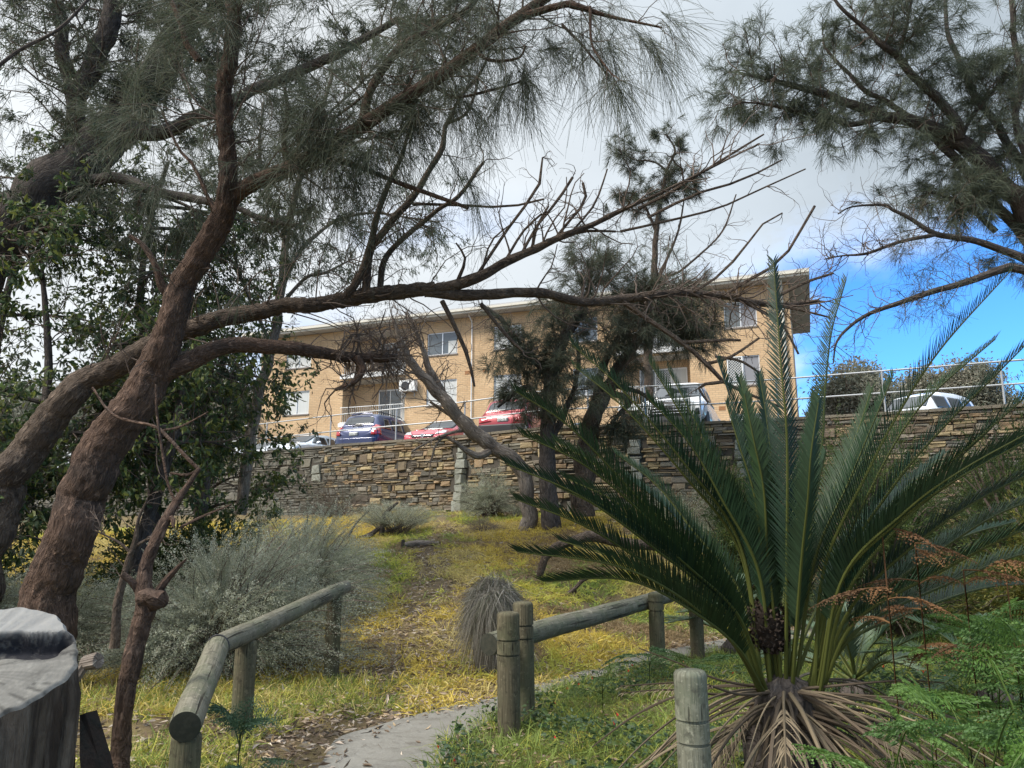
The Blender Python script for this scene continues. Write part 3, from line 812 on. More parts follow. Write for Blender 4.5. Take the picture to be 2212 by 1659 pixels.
# split system air conditioner beside the left balconies
u, z = FP(886, 835)
ac = thing('air_conditioner', 'white air conditioner unit with round dark fan hung on the brick beside a balcony', 'air conditioner', FW(u, z, .2))
g = Geo(); fbox(g, u - .52, u + .52, z - .33, z + .33, .06, .40); g.build('casing', M['whitepaint'], ac, bevel=.02)
g = Geo(); lathe(g, FW(u + .12, z - .02, .402), [(0, .26), (.015, .26), (.02, .2), (.02, .05), (.03, .001)], 24, axis=N3); g.build('fan', M['tint'], ac)
g = Geo()
for e in (-.3, .3): fbox(g, u + e - .02, u + e + .02, z - .40, z - .335, .003, .42); fbox(g, u + e - .02, u + e + .02, z - .6, z - .402, .003, .04)
g.build('bracket', M['galv'], ac)
# TV aerial
u, z = FP(945, 677)
an = thing('antenna', 'thin television aerial standing on the roof edge', 'antenna', FW(u, EAVE + .34, -.6))
b = FW(u, EAVE + .30, -.6); g = Geo(); add_tube(g, [b, b + EZ * 1.9], .018, 6); g.build('mast', M['galv'], an)
g = Geo(); c = b + EZ * 1.75; dv = nrm(U3 * .8 + N3 * .5 - EZ * .06); sv = nrm(np.cross(dv, EZ))
add_tube(g, [c - dv * 1.2, c + dv * 1.2], .014, 5)
for q in np.linspace(-1.15, 1.15, 9): add_tube(g, [c + dv * q - sv * (.45 - .12 * q), c + dv * q + sv * (.45 - .12 * q)], .008, 4)
g.build('elements', M['galv'], an)

# ------------------------------------------------------------------ parked cars
HD_IN = math.atan2(-FN[1], -FN[0])           # nose towards the flats
def chaikin(p, n=2):
    for _ in range(n):
        a = p[:-1] * .75 + p[1:] * .25; b = p[:-1] * .25 + p[1:] * .75
        p = np.vstack([p[:1], np.stack([a, b], 1).reshape(-1, p.shape[1]), p[-1:]])
    return p
class Car:
    def __init__(s, name, label, loc, rz, paint, st, L):
        s.t = thing(name, label, 'car', loc, rz, local=True)
        st = np.array(st, float)             # x, half width, underside, waist, top, roof half width
        xs = np.unique(np.r_[np.linspace(0, L, 56), st[:, 0]])
        f = [np.interp(xs, st[:, 0], st[:, k]) for k in range(1, 6)]
        ker = np.array([.25, .5, .25])
        for k in range(5):
            for _ in range(2): f[k][1:-1] = np.convolve(f[k], ker, 'valid')
        rings = []
        for w_, zb_, zw_, zt_, rw in zip(*f):
            zw2 = min(zw_, zt_ - .04)
            h = np.array([(0, zb_), (w_ * .88, zb_), (w_, zb_ + .14), (w_ * 1.01, zb_ + (zw2 - zb_) * .55), (w_ * .985, zw2 - .03), (w_ * .96, zw2), (rw * 1.01, zt_ - .05), (rw * .88, zt_), (rw * .4, zt_ + .015), (0, zt_ + .02)])
            h = chaikin(h, 2)
            rings.append(np.vstack([h, (h * [-1, 1])[::-1][1:-1]]))
        R = np.array(rings); n, k = R.shape[:2]
        V = np.concatenate([np.broadcast_to(xs[:, None, None], (n, k, 1)), R], 2)
        idx = np.arange(n * k).reshape(n, k)
        Q = np.stack([idx[:-1], np.roll(idx[:-1], -1, 1), np.roll(idx[1:], -1, 1), idx[1:]], -1).reshape(-1, 4)
        V = V.reshape(-1, 3); c0 = len(V); V = np.vstack([V, [xs[0] - .015, 0, (f[1][0] + f[3][0]) / 2], [xs[-1] + .015, 0, (f[1][-1] + f[3][-1]) / 2]])
        T = np.vstack([np.stack([np.full(k, c0), np.roll(idx[0], -1), idx[0]], -1), np.stack([np.full(k, c0 + 1), idx[-1], np.roll(idx[-1], -1)], -1)])
        s.g = Geo().add(V, Q, T)
        s.body = s.g.build('body', M[paint], s.t, smooth=True)
        s.bvh = BVHTree.FromPolygons([tuple(v) for v in V], [tuple(q) for q in Q] + [tuple(q) for q in T])
        s.L = L
    def hit(s, ax, a, b):
        if ax == 'r': o_, d = (-2, a, b), (1, 0, 0)
        elif ax == 'f': o_, d = (s.L + 2, a, b), (-1, 0, 0)
        elif ax == 'R': o_, d = (a, -3, b), (0, 1, 0)
        elif ax == 'L': o_, d = (a, 3, b), (0, -1, 0)
        else: o_, d = (a, b, 5), (0, 0, -1)
        h = s.bvh.ray_cast(Vector(o_), Vector(d))
        if h[0] is None: return None
        n = h[1]
        if n.dot(Vector(d)) > 0: n = -n
        return h[0], n
    def patch(s, name, mt, ax, c, off=.008, parent=None, n=10, m=8, rnd=.0):
        c = np.array(c, float)               # four corners in the two projected coordinates
        g = Geo(); V = np.zeros((n + 1, m + 1, 3)); ok = np.zeros((n + 1, m + 1), bool)
        for i in range(n + 1):
            for j in range(m + 1):
                u, v = i / n, j / m
                if rnd:
                    uu, vv = u * 2 - 1, v * 2 - 1; k = (abs(uu) ** 4 + abs(vv) ** 4) ** .25; mxx = max(abs(uu), abs(vv), 1e-6)
                    sc = 1 - rnd * (1 - mxx / max(k, 1e-6)); u, v = uu * sc * .5 + .5, vv * sc * .5 + .5
                p = (c[0] * (1 - u) + c[1] * u) * (1 - v) + (c[3] * (1 - u) + c[2] * u) * v
                h = s.hit(ax, *p)
                if h: V[i, j] = np.array(h[0]) + np.array(h[1]) * off; ok[i, j] = True
        idx = np.arange((n + 1) * (m + 1)).reshape(n + 1, m + 1)
        Q = np.stack([idx[:-1, :-1], idx[1:, :-1], idx[1:, 1:], idx[:-1, 1:]], -1).reshape(-1, 4)
        Q = Q[ok.ravel()[Q].all(1)]
        if len(Q) == 0: return None
        g.add(V, Q)
        o = g.build(name, M[mt], parent or s.t, smooth=True)
        md = o.modifiers.new('solid', 'SOLIDIFY'); md.thickness = .012; md.offset = 0
        return o
    def wheels(s, x0, x1, w_, r_=.33):
        for x in (x0, x1):
            for sy in (-1, 1):
                g = Geo(); lathe(g, (x, sy * (w_ - .20), r_), [(0, r_ * .6), (0, r_ * .96), (.03, r_), (.17, r_), (.2, r_ * .96), (.2, r_ * .62)], 28, axis=(0, sy, 0))
                ty = g.build('wheel', M['tyre'], s.t, smooth=False)
                g = Geo(); lathe(g, (x, sy * (w_ - .03), r_), [(-.05, r_ * .62), (.0, r_ * .62), (.004, r_ * .55), (-.01, r_ * .2), (.006, r_ * .12), (.008, .002)], 20, axis=(0, sy, 0))
                g.build('rim', M['alu'], ty)
    def plate(s, ax, y, z, txt, wd=.37, ht=.13, ink='ink', base='plate'):
        p = s.patch('number_plate', base, ax, [(y - wd / 2, z - ht / 2), (y + wd / 2, z - ht / 2), (y + wd / 2, z + ht / 2), (y - wd / 2, z + ht / 2)], .014, n=4, m=3)
        h = s.hit(ax, y, z); V, T = text_mesh(txt, .10, 'lettering')
        sg = -1 if ax == 'r' else 1
        W_ = np.c_[np.full(len(V), h[0][0] + sg * .034) + 0 * V[:, 0], y + V[:, 0] * (-1 if ax == 'r' else 1), z + V[:, 1]]
        Geo().add(W_, None, T).build('lettering', M[ink], p or s.t)
    def badge(s, ax, y, z, a, b, inner=None, txt=None):
        h = s.hit(ax, y, z); sg = -1 if ax == 'r' else 1; x = h[0][0] + sg * .03
        g = Geo(); th = np.linspace(0, 2 * np.pi, 29)
        def ring(cy, cz, ra, rb, t): add_tube(g, np.c_[np.full(29, x), y + cy + np.cos(th) * ra, z + cz + np.sin(th) * rb], t, 6, cap=False)
        ring(0, 0, a, b, .009)
        if inner == 'ellipses': ring(0, b * .45, a * .62, b * .38, .008); ring(0, 0, a * .28, b * .92, .008)
        if inner == 'h':
            for e in (-.38, .38): add_tube(g, [(x, y + a * e - a * .1, z - b * .62), (x, y + a * e + a * .1, z + b * .62)], .010, 5)
            add_tube(g, [(x, y - a * .38, z - b * .06), (x, y + a * .38, z + b * .06)], .010, 5)
        if txt:
            V, T = text_mesh(txt, b * 1.05, 'badge'); g.add(np.c_[np.full(len(V), x), y + V[:, 0] * (-1 if ax == 'r' else 1), z + V[:, 1]], None, T)
        g.build('badge', M['chrome'], s.t)
def q4(a0, a1, z0, z1, ti=0.0): return [(a0, z0), (a1, z0), (a1 - ti, z1), (a0 + ti, z1)]
def park(vx, y_, head): 
    p = P(vx, 940, y_); return (p[0], p[1], ZC), head

# dark blue four wheel drive, tail to the wall
L = 4.35
loc, rz = park(768, 28.0, HD_IN)
SUVST = [(0, .80, .42, .92, .96, .62), (.05, .88, .36, 1.0, 1.06, .70), (.16, .915, .32, 1.02, 1.16, .72), (.42, .92, .30, 1.02, 1.58, .66), (.62, .92, .30, 1.02, 1.66, .64), (1.4, .92, .30, 1.01, 1.70, .66), (2.3, .92, .3, 1.0, 1.67, .65), (2.75, .92, .3, .99, 1.56, .63), (3.3, .91, .3, .98, 1.08, .74), (3.5, .90, .3, .96, 1.02, .78), (4.15, .86, .32, .86, .92, .70), (4.35, .74, .42, .66, .72, .6)]
c = Car('parked_car', 'dark blue four wheel drive parked tail first with red tail lights above the stone wall', loc, rz, 'p_blue', SUVST, L)
c.patch('rear_window', 'tint', 'r', q4(-.64, .64, 1.22, 1.54, .09), .01, n=16, m=10, rnd=.6)
for sy in (-1, 1):
    tl = c.patch('tail_light', 'redlamp', 'r', [(sy * .66, .80), (sy * .87, .80), (sy * .86, 1.16), (sy * .72, 1.20)], .016)
    c.patch('lens', 'lamp', 'r', [(sy * .69, .96), (sy * .83, .96), (sy * .83, 1.03), (sy * .69, 1.03)], .026, parent=tl)
    c.patch('tail_light', 'redlamp', 'R' if sy < 0 else 'L', q4(.08, .30, .82, 1.12, .05), .012)
    for x0, x1, ti in ((.62, 1.12, .05), (1.24, 2.02, .03), (2.1, 2.85, .05)):
        c.patch('side_window', 'tint', 'R' if sy < 0 else 'L', [(x0, 1.09), (x1, 1.09), (x1 - ti, 1.50), (x0 + (.16 if x0 < 1 else .03), 1.50)], .009)
    g = Geo(); add_tube(g, [(.6, sy * .55, 1.70), (.75, sy * .55, 1.76), (2.3, sy * .55, 1.76), (2.45, sy * .55, 1.70)], .018, 6); g.build('roof_rail', M['black'], c.t)
c.patch('bumper', 'p_blue', 'r', q4(-.86, .86, .45, .70, .02), .05, n=16)
c.patch('bumper_trim', 'black', 'r', q4(-.84, .84, .44, .52), .062, n=16)
c.plate('r', .08, .86, '1EYC·568')
c.badge('r', .02, 1.075, .085, .05, txt='KIA')
g = Geo(); h = c.hit('r', 0, 1.20); add_tube(g, [(h[0][0] - .03, .22, 1.17), (h[0][0] - .035, 0, 1.185), (h[0][0] - .03, -.22, 1.17)], .022, 8); g.build('wiper', M['black'], c.t)
g = Geo(); add_tube(g, [(.42, -.45, 1.655), (.38, 0, 1.685), (.42, .45, 1.655)], .03, 8); g.build('spoiler', M['p_blue'], c.t)
c.patch('windscreen', 'tint', 'f', q4(-.70, .70, 1.10, 1.52, .10), .01, n=14)
c.wheels(.85, 3.45, .92, .36)

HATCH = [(0, .74, .42, .86, .92, .55), (.08, .84, .32, .92, 1.02, .62), (.35, .88, .28, .93, 1.30, .60), (.7, .89, .26, .93, 1.42, .58), (1.5, .89, .26, .92, 1.46, .59), (2.3, .89, .26, .91, 1.40, .58), (2.9, .885, .26, .90, 1.12, .62), (3.3, .88, .26, .88, .95, .72), (3.9, .85, .28, .78, .84, .66), (4.12, .80, .32, .66, .70, .6), (4.22, .66, .40, .58, .62, .5)]
def hatch(name_label, vx, y_, paint, badge_kind, hd=None, plate_txt=None, s_=1.0):
    loc, rz = park(vx, y_, (HD_IN + math.pi) if hd is None else hd)
    loc = (loc[0] - math.cos(rz) * 4.22, loc[1] - math.sin(rz) * 4.22, loc[2])
    c = Car('parked_car', name_label, loc, rz, paint, HATCH, 4.22)
    c.patch('windscreen', 'tint', 'f', q4(-.66, .66, .97, 1.37, .10), .009, n=14)
    for sy in (-1, 1):
        c.patch('headlight', 'lamp', 'f', [(sy * .44, .66), (sy * .80, .70), (sy * .80, .80), (sy * .56, .76)], .012)
        c.patch('headlight', 'lamp', 'z', [(3.72, sy * .64), (4.02, sy * .60), (4.0, sy * .78), (3.72, sy * .80)], .008)
        for x0, x1, e in ((.95, 1.75, .22), (1.82, 2.85, .0)):
            c.patch('side_window', 'tint', 'R' if sy < 0 else 'L', [(x0, .98), (x1, .98), (x1 - (.42 if e == 0 else .03), 1.30), (x0 + e, 1.30)], .008)
        g = Geo(); lathe(g, (2.72, sy * .90, .98), [(0, .03), (.02, .06), (.12, .075), (.18, .05), (.2, .01)], 12, axis=(0, sy, .15)); g.build('wing_mirror', M[paint], c.t, smooth=True)
    gr_ = c.patch('grille', 'black', 'f', q4(-.42, .42, .56, .66, -.03), .01, n=14)
    c.patch('grille_bar', 'chrome', 'f', q4(-.40, .40, .605, .622), .02, n=12, m=2, parent=gr_)
    c.patch('grille', 'black', 'f', q4(-.5, .5, .36, .50, .04), .01, n=14)
    c.badge('f', 0, .62, .085, .055, inner=badge_kind)
    if plate_txt: c.plate('f', .1, .46, plate_txt)
    c.wheels(.75, 3.35, .89, .32)
    return c
hatch('silver hatchback parked nose out at the left beyond the stone wall', 598, 31.0, 'p_silver', 'h')
hatch('bright red hatchback parked nose out right of the blue four wheel drive', 912, 26.6, 'p_red', 'ellipses', plate_txt='PN·1 177')
hatch('pale car half hidden by leaves at the far left corner of the flats', 522, 33.5, 'p_silver', 'h')
hatch('white car glimpsed through branches behind the two leaning trunks', 215, 37.0, 'p_white', 'h')

# dark red four wheel drive, tail to the wall, half behind the sheoaks
loc, rz = park(1086, 24.6, HD_IN)
c = Car('parked_car', 'dark red four wheel drive with black rear bumper half hidden by sheoak foliage', loc, rz, 'p_dkred', SUVST, L)
c.patch('rear_window', 'tint', 'r', q4(-.64, .64, 1.22, 1.54, .09), .01, n=16, m=10, rnd=.6)
for sy in (-1, 1):
    c.patch('tail_light', 'redlamp', 'r', [(sy * .40, .86), (sy * .87, .80), (sy * .86, 1.02), (sy * .72, 1.02)], .016)
    for x0, x1, ti in ((.62, 1.12, .05), (1.24, 2.02, .03), (2.1, 2.85, .05)):
        c.patch('side_window', 'tint', 'R' if sy < 0 else 'L', [(x0, 1.09), (x1, 1.09), (x1 - ti, 1.50), (x0 + .05, 1.50)], .009)
c.patch('bumper', 'black', 'r', q4(-.86, .86, .42, .74, .02), .05, n=16)
c.plate('r', 0, .90, '1GD·72 88')
c.patch('windscreen', 'tint', 'f', q4(-.70, .70, 1.10, 1.52, .10), .01, n=14)
c.wheels(.85, 3.45, .92, .36)

# white utility with black grille, nose to the wall
UTE = [(0, .80, .5, .95, .98, .74), (.1, .90, .45, 1.0, 1.04, .80), (1.6, .93, .40, 1.02, 1.06, .80), (1.75, .93, .4, 1.04, 1.74, .66), (2.4, .93, .4, 1.04, 1.82, .66), (3.3, .93, .4, 1.04, 1.76, .64), (3.95, .92, .4, 1.02, 1.18, .76), (4.2, .92, .4, 1.0, 1.10, .80), (4.95, .90, .44, .92, 1.02, .76), (5.15, .84, .5, .8, .86, .68)]
loc, rz = park(1440, 27.4, HD_IN + math.pi)
p = np.array(P(1448, 900, 21.2)); fd = np.array([math.cos(rz), math.sin(rz)]); q = p[:2] - fd * 5.15
c = Car('parked_car', 'white utility with large black grille parked nose to the wall behind the cycad fronds', (q[0], q[1], ZC), rz, 'p_white', UTE, 5.15)
c.patch('windscreen', 'tint', 'f', q4(-.72, .72, 1.22, 1.68, .1), .01, n=14)
gr_ = c.patch('grille', 'black', 'f', [(-.62, .50), (.62, .50), (.46, .96), (-.46, .96)], .012, n=16, m=10)
for zz in (.58, .66, .74, .82, .90): c.patch('grille_bar', 'chrome', 'f', q4(-.5, .5, zz - .008, zz + .008), .024, n=12, m=1, parent=gr_)
for sy in (-1, 1):
    c.patch('headlight', 'lamp', 'f', [(sy * .52, .86), (sy * .84, .84), (sy * .84, .93), (sy * .56, .96)], .014)
    c.patch('fog_light', 'tint', 'f', [(sy * .68, .52), (sy * .82, .54), (sy * .80, .70), (sy * .70, .68)], .014)
    c.patch('bonnet_vent', 'tint', 'z', [(4.35, sy * .16), (4.75, sy * .16), (4.75, sy * .44), (4.35, sy * .5)], .008)
    for x0, x1 in ((1.9, 2.75), (2.85, 3.55)):
        c.patch('side_window', 'tint', 'R' if sy < 0 else 'L', [(x0, 1.12), (x1, 1.12), (x1 - .12, 1.6), (x0 + .05, 1.6)], .009)
c.badge('f', 0, .74, .13, .09, inner='ellipses')
c.wheels(.95, 4.15, .93, .38)

# white wagon far right
loc, rz = park(2075, 25.5, HD_IN + math.pi * .80)
c = Car('parked_car', 'white wagon parked at the far right end of the wall behind the fronds', loc, rz, 'p_white', SUVST, L)
c.patch('rear_window', 'tint', 'r', q4(-.64, .64, 1.22, 1.54, .09), .01, n=16, m=10, rnd=.6)
c.patch('windscreen', 'tint', 'f', q4(-.70, .70, 1.10, 1.52, .10), .01, n=14)
for sy in (-1, 1):
    for x0, x1, ti in ((.62, 1.12, .05), (1.24, 2.02, .03), (2.1, 2.85, .05)):
        c.patch('side_window', 'tint', 'R' if sy < 0 else 'L', [(x0, 1.09), (x1, 1.09), (x1 - ti, 1.50), (x0 + .05, 1.50)], .009)
    c.patch('headlight', 'lamp', 'f', [(sy * .5, .70), (sy * .82, .72), (sy * .80, .84), (sy * .56, .82)], .012)
c.wheels(.85, 3.45, .92, .36)
# ------------------------------------------------------------------ log fences, bollard, stump
def log(g, a, b, r0, r1, mt=None, S=28, sag=0.0):
    t = np.linspace(0, 1, 24)[:, None]
    p = np.asarray(a) * (1 - t) + np.asarray(b) * t
    p[:, 2] -= sag * np.sin(t[:, 0] * np.pi)
    p = p + .006 * np.stack([noise3(p * 2.1), noise3(p * 2.1 + 9), noise3(p * 2.3 + 4)], -1)
    rr = r0 + (r1 - r0) * t[:, 0]
    rr[0] *= .93; rr[-1] *= .93
    add_tube(g, p, rr, S, .02, 5, cap=False)
    return p
def endcap(g, c, d, r):
    lathe(g, np.asarray(c) - nrm(d) * .012, [(0, r * .9), (.012, r), (.014, r * .985), (.016, r * .5), (.0165, .001)], 28, axis=nrm(d))
def post(g, base, top, r, grooves=(), tilt=0.0):
    base = np.asarray(base, float); ax = nrm(np.asarray(top, float) - base); H = np.linalg.norm(np.asarray(top) - base)
    pr = [(-.15, r), (0, r)]
    cuts = sorted(H - q for q in grooves)
    for c_ in cuts: pr += [(c_ - .0085, r), (c_ - .008, r * .87), (c_ + .008, r * .87), (c_ + .0085, r)]
    pr += [(H - .03, r), (H - .018, r * .985), (H - .006, r * .9), (H, r * .75), (H + .004, r * .4), (H + .005, .002)]
    full = []
    for (z0, r0), (z1, r1) in zip(pr[:-1], pr[1:]):
        n = max(1, int((z1 - z0) / .05))
        for k in range(n): full.append((z0 + (z1 - z0) * k / n, r0 + (r1 - r0) * k / n))
    full.append(pr[-1])
    lathe(g, base, full, 26, amp=.0008, axis=ax)

# left fence: two round rails on short posts
LA, LJ, LB = P(400, 1570, 4.42), P(470, 1398, 5.75), P(745, 1268, 9.0)
lf = thing('log_fence', 'low fence of two weathered round logs on posts left of the path', 'fence', on(LJ[0], LJ[1]))
g = Geo(); p = log(g, LA, LJ, .088, .082); g.build('rail', M['logwood'], lf, smooth=True)
g = Geo(); endcap(g, LA, LA - LJ, .083); e_ = g.build('log_end', M['endgrain'], lf, smooth=False)
dj = nrm(LB - LJ)
g = Geo(); log(g, LJ + dj * .02 + np.array([0, 0, .005]), LB, .08, .078); g.build('rail', M['logwood'], lf, smooth=True)
g = Geo(); endcap(g, LB, LB - LJ, .074); g.build('log_end', M['logwood'], lf)
for q, dz in ((LA + (LJ - LA) * .07, -.07), (LA + (LJ - LA) * .93, -.05), (LJ + (LB - LJ) * .16, -.05), (LJ + (LB - LJ) * .88, -.05)):
    if dz == -.05 and abs(q[1] - (LA + (LJ - LA) * .93)[1]) < 1e-6: continue
    g = Geo(); post(g, on(q[0], q[1]), q + np.array([0, 0, dz]), .082); g.build('post', M['postwood'], lf, smooth=True)
g = Geo(); q0 = LJ - (LJ - LA) * .02 + np.array([.085, -.02, -.02])           # steel strap on the joint
pts = [LJ + np.array([.082 * math.cos(a), 0, .086 * math.sin(a)]) for a in np.linspace(-.9, 2.6, 14)]
add_tube(g, np.array(pts), .006, 5); g.build('strap', M['black'], lf, smooth=True)

# right fence: one rail gripped between pairs of posts
RA, RB = P(1056, 1392, 6.75), P(1480, 1277, 10.3)
f1, f2 = G(1100, 1592), G(1134, 1560)
rf = thing('log_fence', 'single log rail held between pairs of grooved posts right of the path', 'fence', f1)
g = Geo(); log(g, RA, RB, .098, .085); g.build('rail', M['logwood'], rf, smooth=True)
g = Geo(); endcap(g, RA, RA - RB, .092); g.build('log_end', M['endgrain'], rf)
t1 = P(1093, 1322, f1[1]); g = Geo(); post(g, f1, (f1[0] - .01, f1[1], t1[2]), .093, (.22, .335)); g.build('post', M['postwood'], rf, smooth=True)
t2 = P(1128, 1300, f2[1]); g = Geo(); post(g, f2, (f2[0] - .015, f2[1] + .0, t2[2]), .09, (.20, .31)); g.build('post', M['postwood'], rf, smooth=True)
dr_ = nrm((RB - RA) * [1, 1, 0]); sd = np.array([dr_[1], -dr_[0], 0])
for t_, sg, hh in ((.70, 1, .30), (.98, 1, .2)):
    q = RA + (RB - RA) * t_ + sd * sg * .17
    g = Geo(); post(g, on(q[0], q[1]), (q[0], q[1], q[2] + hh * .4), .088, (.1, .2)); g.build('post', M['postwood'], rf, smooth=True)
q = P(1490, 1447, 4.2)
g = Geo(); post(g, (q[0] + .01, q[1], -.02), q, .086, (.245, .355))
o = g.build('bollard', M['bollardwood'], None, smooth=True, origin=np.array([q[0], q[1], 0])); tag(o, 'short grey green round timber bollard with two cut grooves in front of the cycad', 'bollard')

# burnt tree stump, left foreground
rng = np.random.default_rng(11)
SC = P(-98, 1450, 3.0)
nz_ = nrm(np.array([.10, -.50, 1.0])); sx = nrm(np.cross(nz_, np.array([0, 1, 0])) * -1); sx = nrm(np.array([1, 0, 0]) - nz_ * nz_[0]); sy_ = np.cross(nz_, sx)
SR = .385
stp = thing('tree_stump', 'big sawn grey tree stump with a charred hollow in its slanting top', 'tree stump', (SC[0], SC[1], 0))
NA = 160; th = np.arange(NA) / NA * 2 * np.pi
prof = 1 + .05 * np.sin(th * 2 + .6) + .03 * np.sin(th * 5 + 1) + .012 * np.sin(th * 13) + .010 * np.sin(th * 29 + 1) + .006 * noise3(np.stack([np.cos(th) * 12, np.sin(th) * 12, th * 0], -1))
def top_pt(r, t, pr): return SC[None] + (np.cos(t) * r * pr * SR)[:, None] * sx[None] + (np.sin(t) * r * pr * SR)[:, None] * sy_[None]
rr = np.linspace(0, 1, 90)
V = []; C = []
for r_ in rr:
    p = top_pt(np.full(NA, r_), th, prof)
    lx, ly = np.cos(th) * r_, np.sin(th) * r_
    nn = fbm(np.stack([lx * 3, ly * 3, lx * 0], -1), 3)
    # charred slot across the back, a raised pale slab beyond it, a rotted hollow at the centre
    slot_c = .30 + .16 * lx + .05 * nn
    slot = 1 / (1 + np.exp(-(ly - slot_c + .06) / .02)) * (1 / (1 + np.exp((ly - slot_c - .20) / .012))) * (1 / (1 + np.exp((lx - .74 - .06 * nn) / .02)))
    slab = 1 / (1 + np.exp(-(ly - slot_c - .20) / .010)) * (1 / (1 + np.exp((lx - .95) / .02)))
    holl = np.exp(-(((lx + .12) / .26) ** 2 + ((ly - .06) / .14) ** 2)) + .8 * np.exp(-(((lx - .30 + .1 * nn) / .06) ** 2 + ((ly - .02) / .12) ** 2))
    h = -.060 * slot + .034 * slab * (1 + .10 * noise3(np.stack([lx * 16, ly * 3, lx * 0], -1))) - .05 * np.clip(holl + .3 * nn * holl, 0, 1.2) + .003 * nn + .0015 * noise3(np.stack([np.arctan2(ly, lx) * 14, lx * 0, lx * 0], -1))
    edge = np.clip((r_ - .97) / .03, 0, 1); h = h * (1 - .3 * edge) - .012 * edge
    V.append(p + nz_[None] * h[:, None])
    rad_l = .5 + .5 * noise3(np.stack([np.arctan2(ly, lx) * 26, r_ * 2 + lx * 0, lx * 0], -1))
    base = np.array((.155, .147, .132))[None] * (.78 + .30 * rad_l)[:, None]
    ang = np.arctan2(ly, lx); crk = noise3(np.stack([ang * 21 + 1.5 * nn, r_ * 1.1 + lx * 0, lx * 0 + 4], -1))
    base = base * (1 - .07 * (np.sin(r_ * 120 + 2 * nn[:, None]) > .4)) * (1 - .55 * np.clip((crk - .52) / .08, 0, 1) * min(1, r_ * 1.5))[:, None]
    base = base * (1 - .30 * np.clip(fbm(np.stack([lx * 4, ly * 4, lx * 0 + 7], -1), 3) - .1, 0, 1))[:, None]
    base = base * (1 - slab[:, None]) + np.array((.215, .21, .20))[None] * (slab * (.85 + .3 * rad_l))[:, None]
    char = (1 / (1 + np.exp((ly - slot_c - .222) / .005)) * (1 / (1 + np.exp(-(ly - slot_c + .10 - .05 * nn) / .03))) * (1 / (1 + np.exp((lx - .78 - .05 * nn) / .02))))[:, None]; rot_ = np.clip(holl * 1.6 - .7, 0, 1)[:, None]
    base = base * (1 - char) + np.array((.018, .018, .022)) * char
    base = base * (1 - rot_) + np.array((.09, .065, .05)) * rot_
    C.append(base)
V = np.concatenate(V); C = np.concatenate(C)
idx = np.arange(len(rr) * NA).reshape(len(rr), NA)
g = Geo(); g.add(V, np.stack([idx[:-1], np.roll(idx[:-1], -1, 1), np.roll(idx[1:], -1, 1), idx[1:]], -1)[:, :, ::-1].reshape(-1, 4), col=C)
g.build('cut_top', M['stump_top'], stp, smooth=True)
rim = V[-NA:]
g = Geo(); V = []; K = 26
for k in range(K):
    t = k / (K - 1)
    fl = 1 + .10 * t + .22 * max(0, t - .75) * 4 * (.5 + .5 * np.sin(th * 4 + .4))[:, None] * .5
    cxy = SC[:2][None]
    p = np.empty((NA, 3)); p[:, :2] = cxy + (rim[:, :2] - cxy) * (fl if np.ndim(fl) else fl); p[:, 2] = rim[:, 2] * (1 - t) + (-.05) * t - .004 * (k == 1)
    gro = .018 * noise3(np.stack([th * 9, th * 0 + t * 1.2, th * 0], -1)) + .008 * noise3(np.stack([th * 30, th * 0 + t * 2, th * 0], -1))
    p[:, :2] += (p[:, :2] - cxy) * (gro * min(1, k / 2))[:, None] / .33
    V.append(p)
idx = np.arange(K * NA).reshape(K, NA)
g.add(np.concatenate(V), np.stack([idx[:-1], np.roll(idx[:-1], -1, 1), np.roll(idx[1:], -1, 1), idx[1:]], -1).reshape(-1, 4)[:, ::-1])
g.build('side_wood', M['stump_side'], stp, smooth=True)
# leaning slab of bark against it, and a sawn offcut lying behind
g = Geo(); a, b = P(168, 1440, 3.15), P(238, 1690, 3.05); b2 = P(180, 1690, 3.2)
V = [P(172, 1545, 3.2), P(184, 1540, 3.2), P(214, 1640, 3.15), P(240, 1760, 3.1), P(190, 1790, 3.05), P(172, 1640, 3.1)]
V = np.array(V); nb_ = np.array([.02, .05, .0]); V = np.vstack([V, V + nb_])
g.add(V, [(0, 1, 2, 5), (2, 3, 4, 5), (6, 11, 8, 7), (11, 10, 9, 8)] + [(k, (k + 1) % 6, 6 + (k + 1) % 6, 6 + k) for k in range(6)])
g.build('bark_slab', M['darkwood'], stp)
q = P(196, 1430, 4.6); g = Geo(); lathe(g, q - nrm(np.array([1, -.35, .25])) * .05, [(0, .042), (.004, .046), (.10, .048), (.105, .044), (.106, .001)], 9, axis=nrm(np.array([1, -.35, .25])), amp=.02)
add_tube(g, [q - np.array([.02, 0, .0]), q + np.array([-.12, 0, -.16]), on(q[0] - .42, q[1] + .1)], .03, 7)
o = g.build('cut_branch', M['bark_pale'], None, origin=on(q[0], q[1])); tag(o, 'short sawn branch stub sticking up just behind the big stump', 'branch')

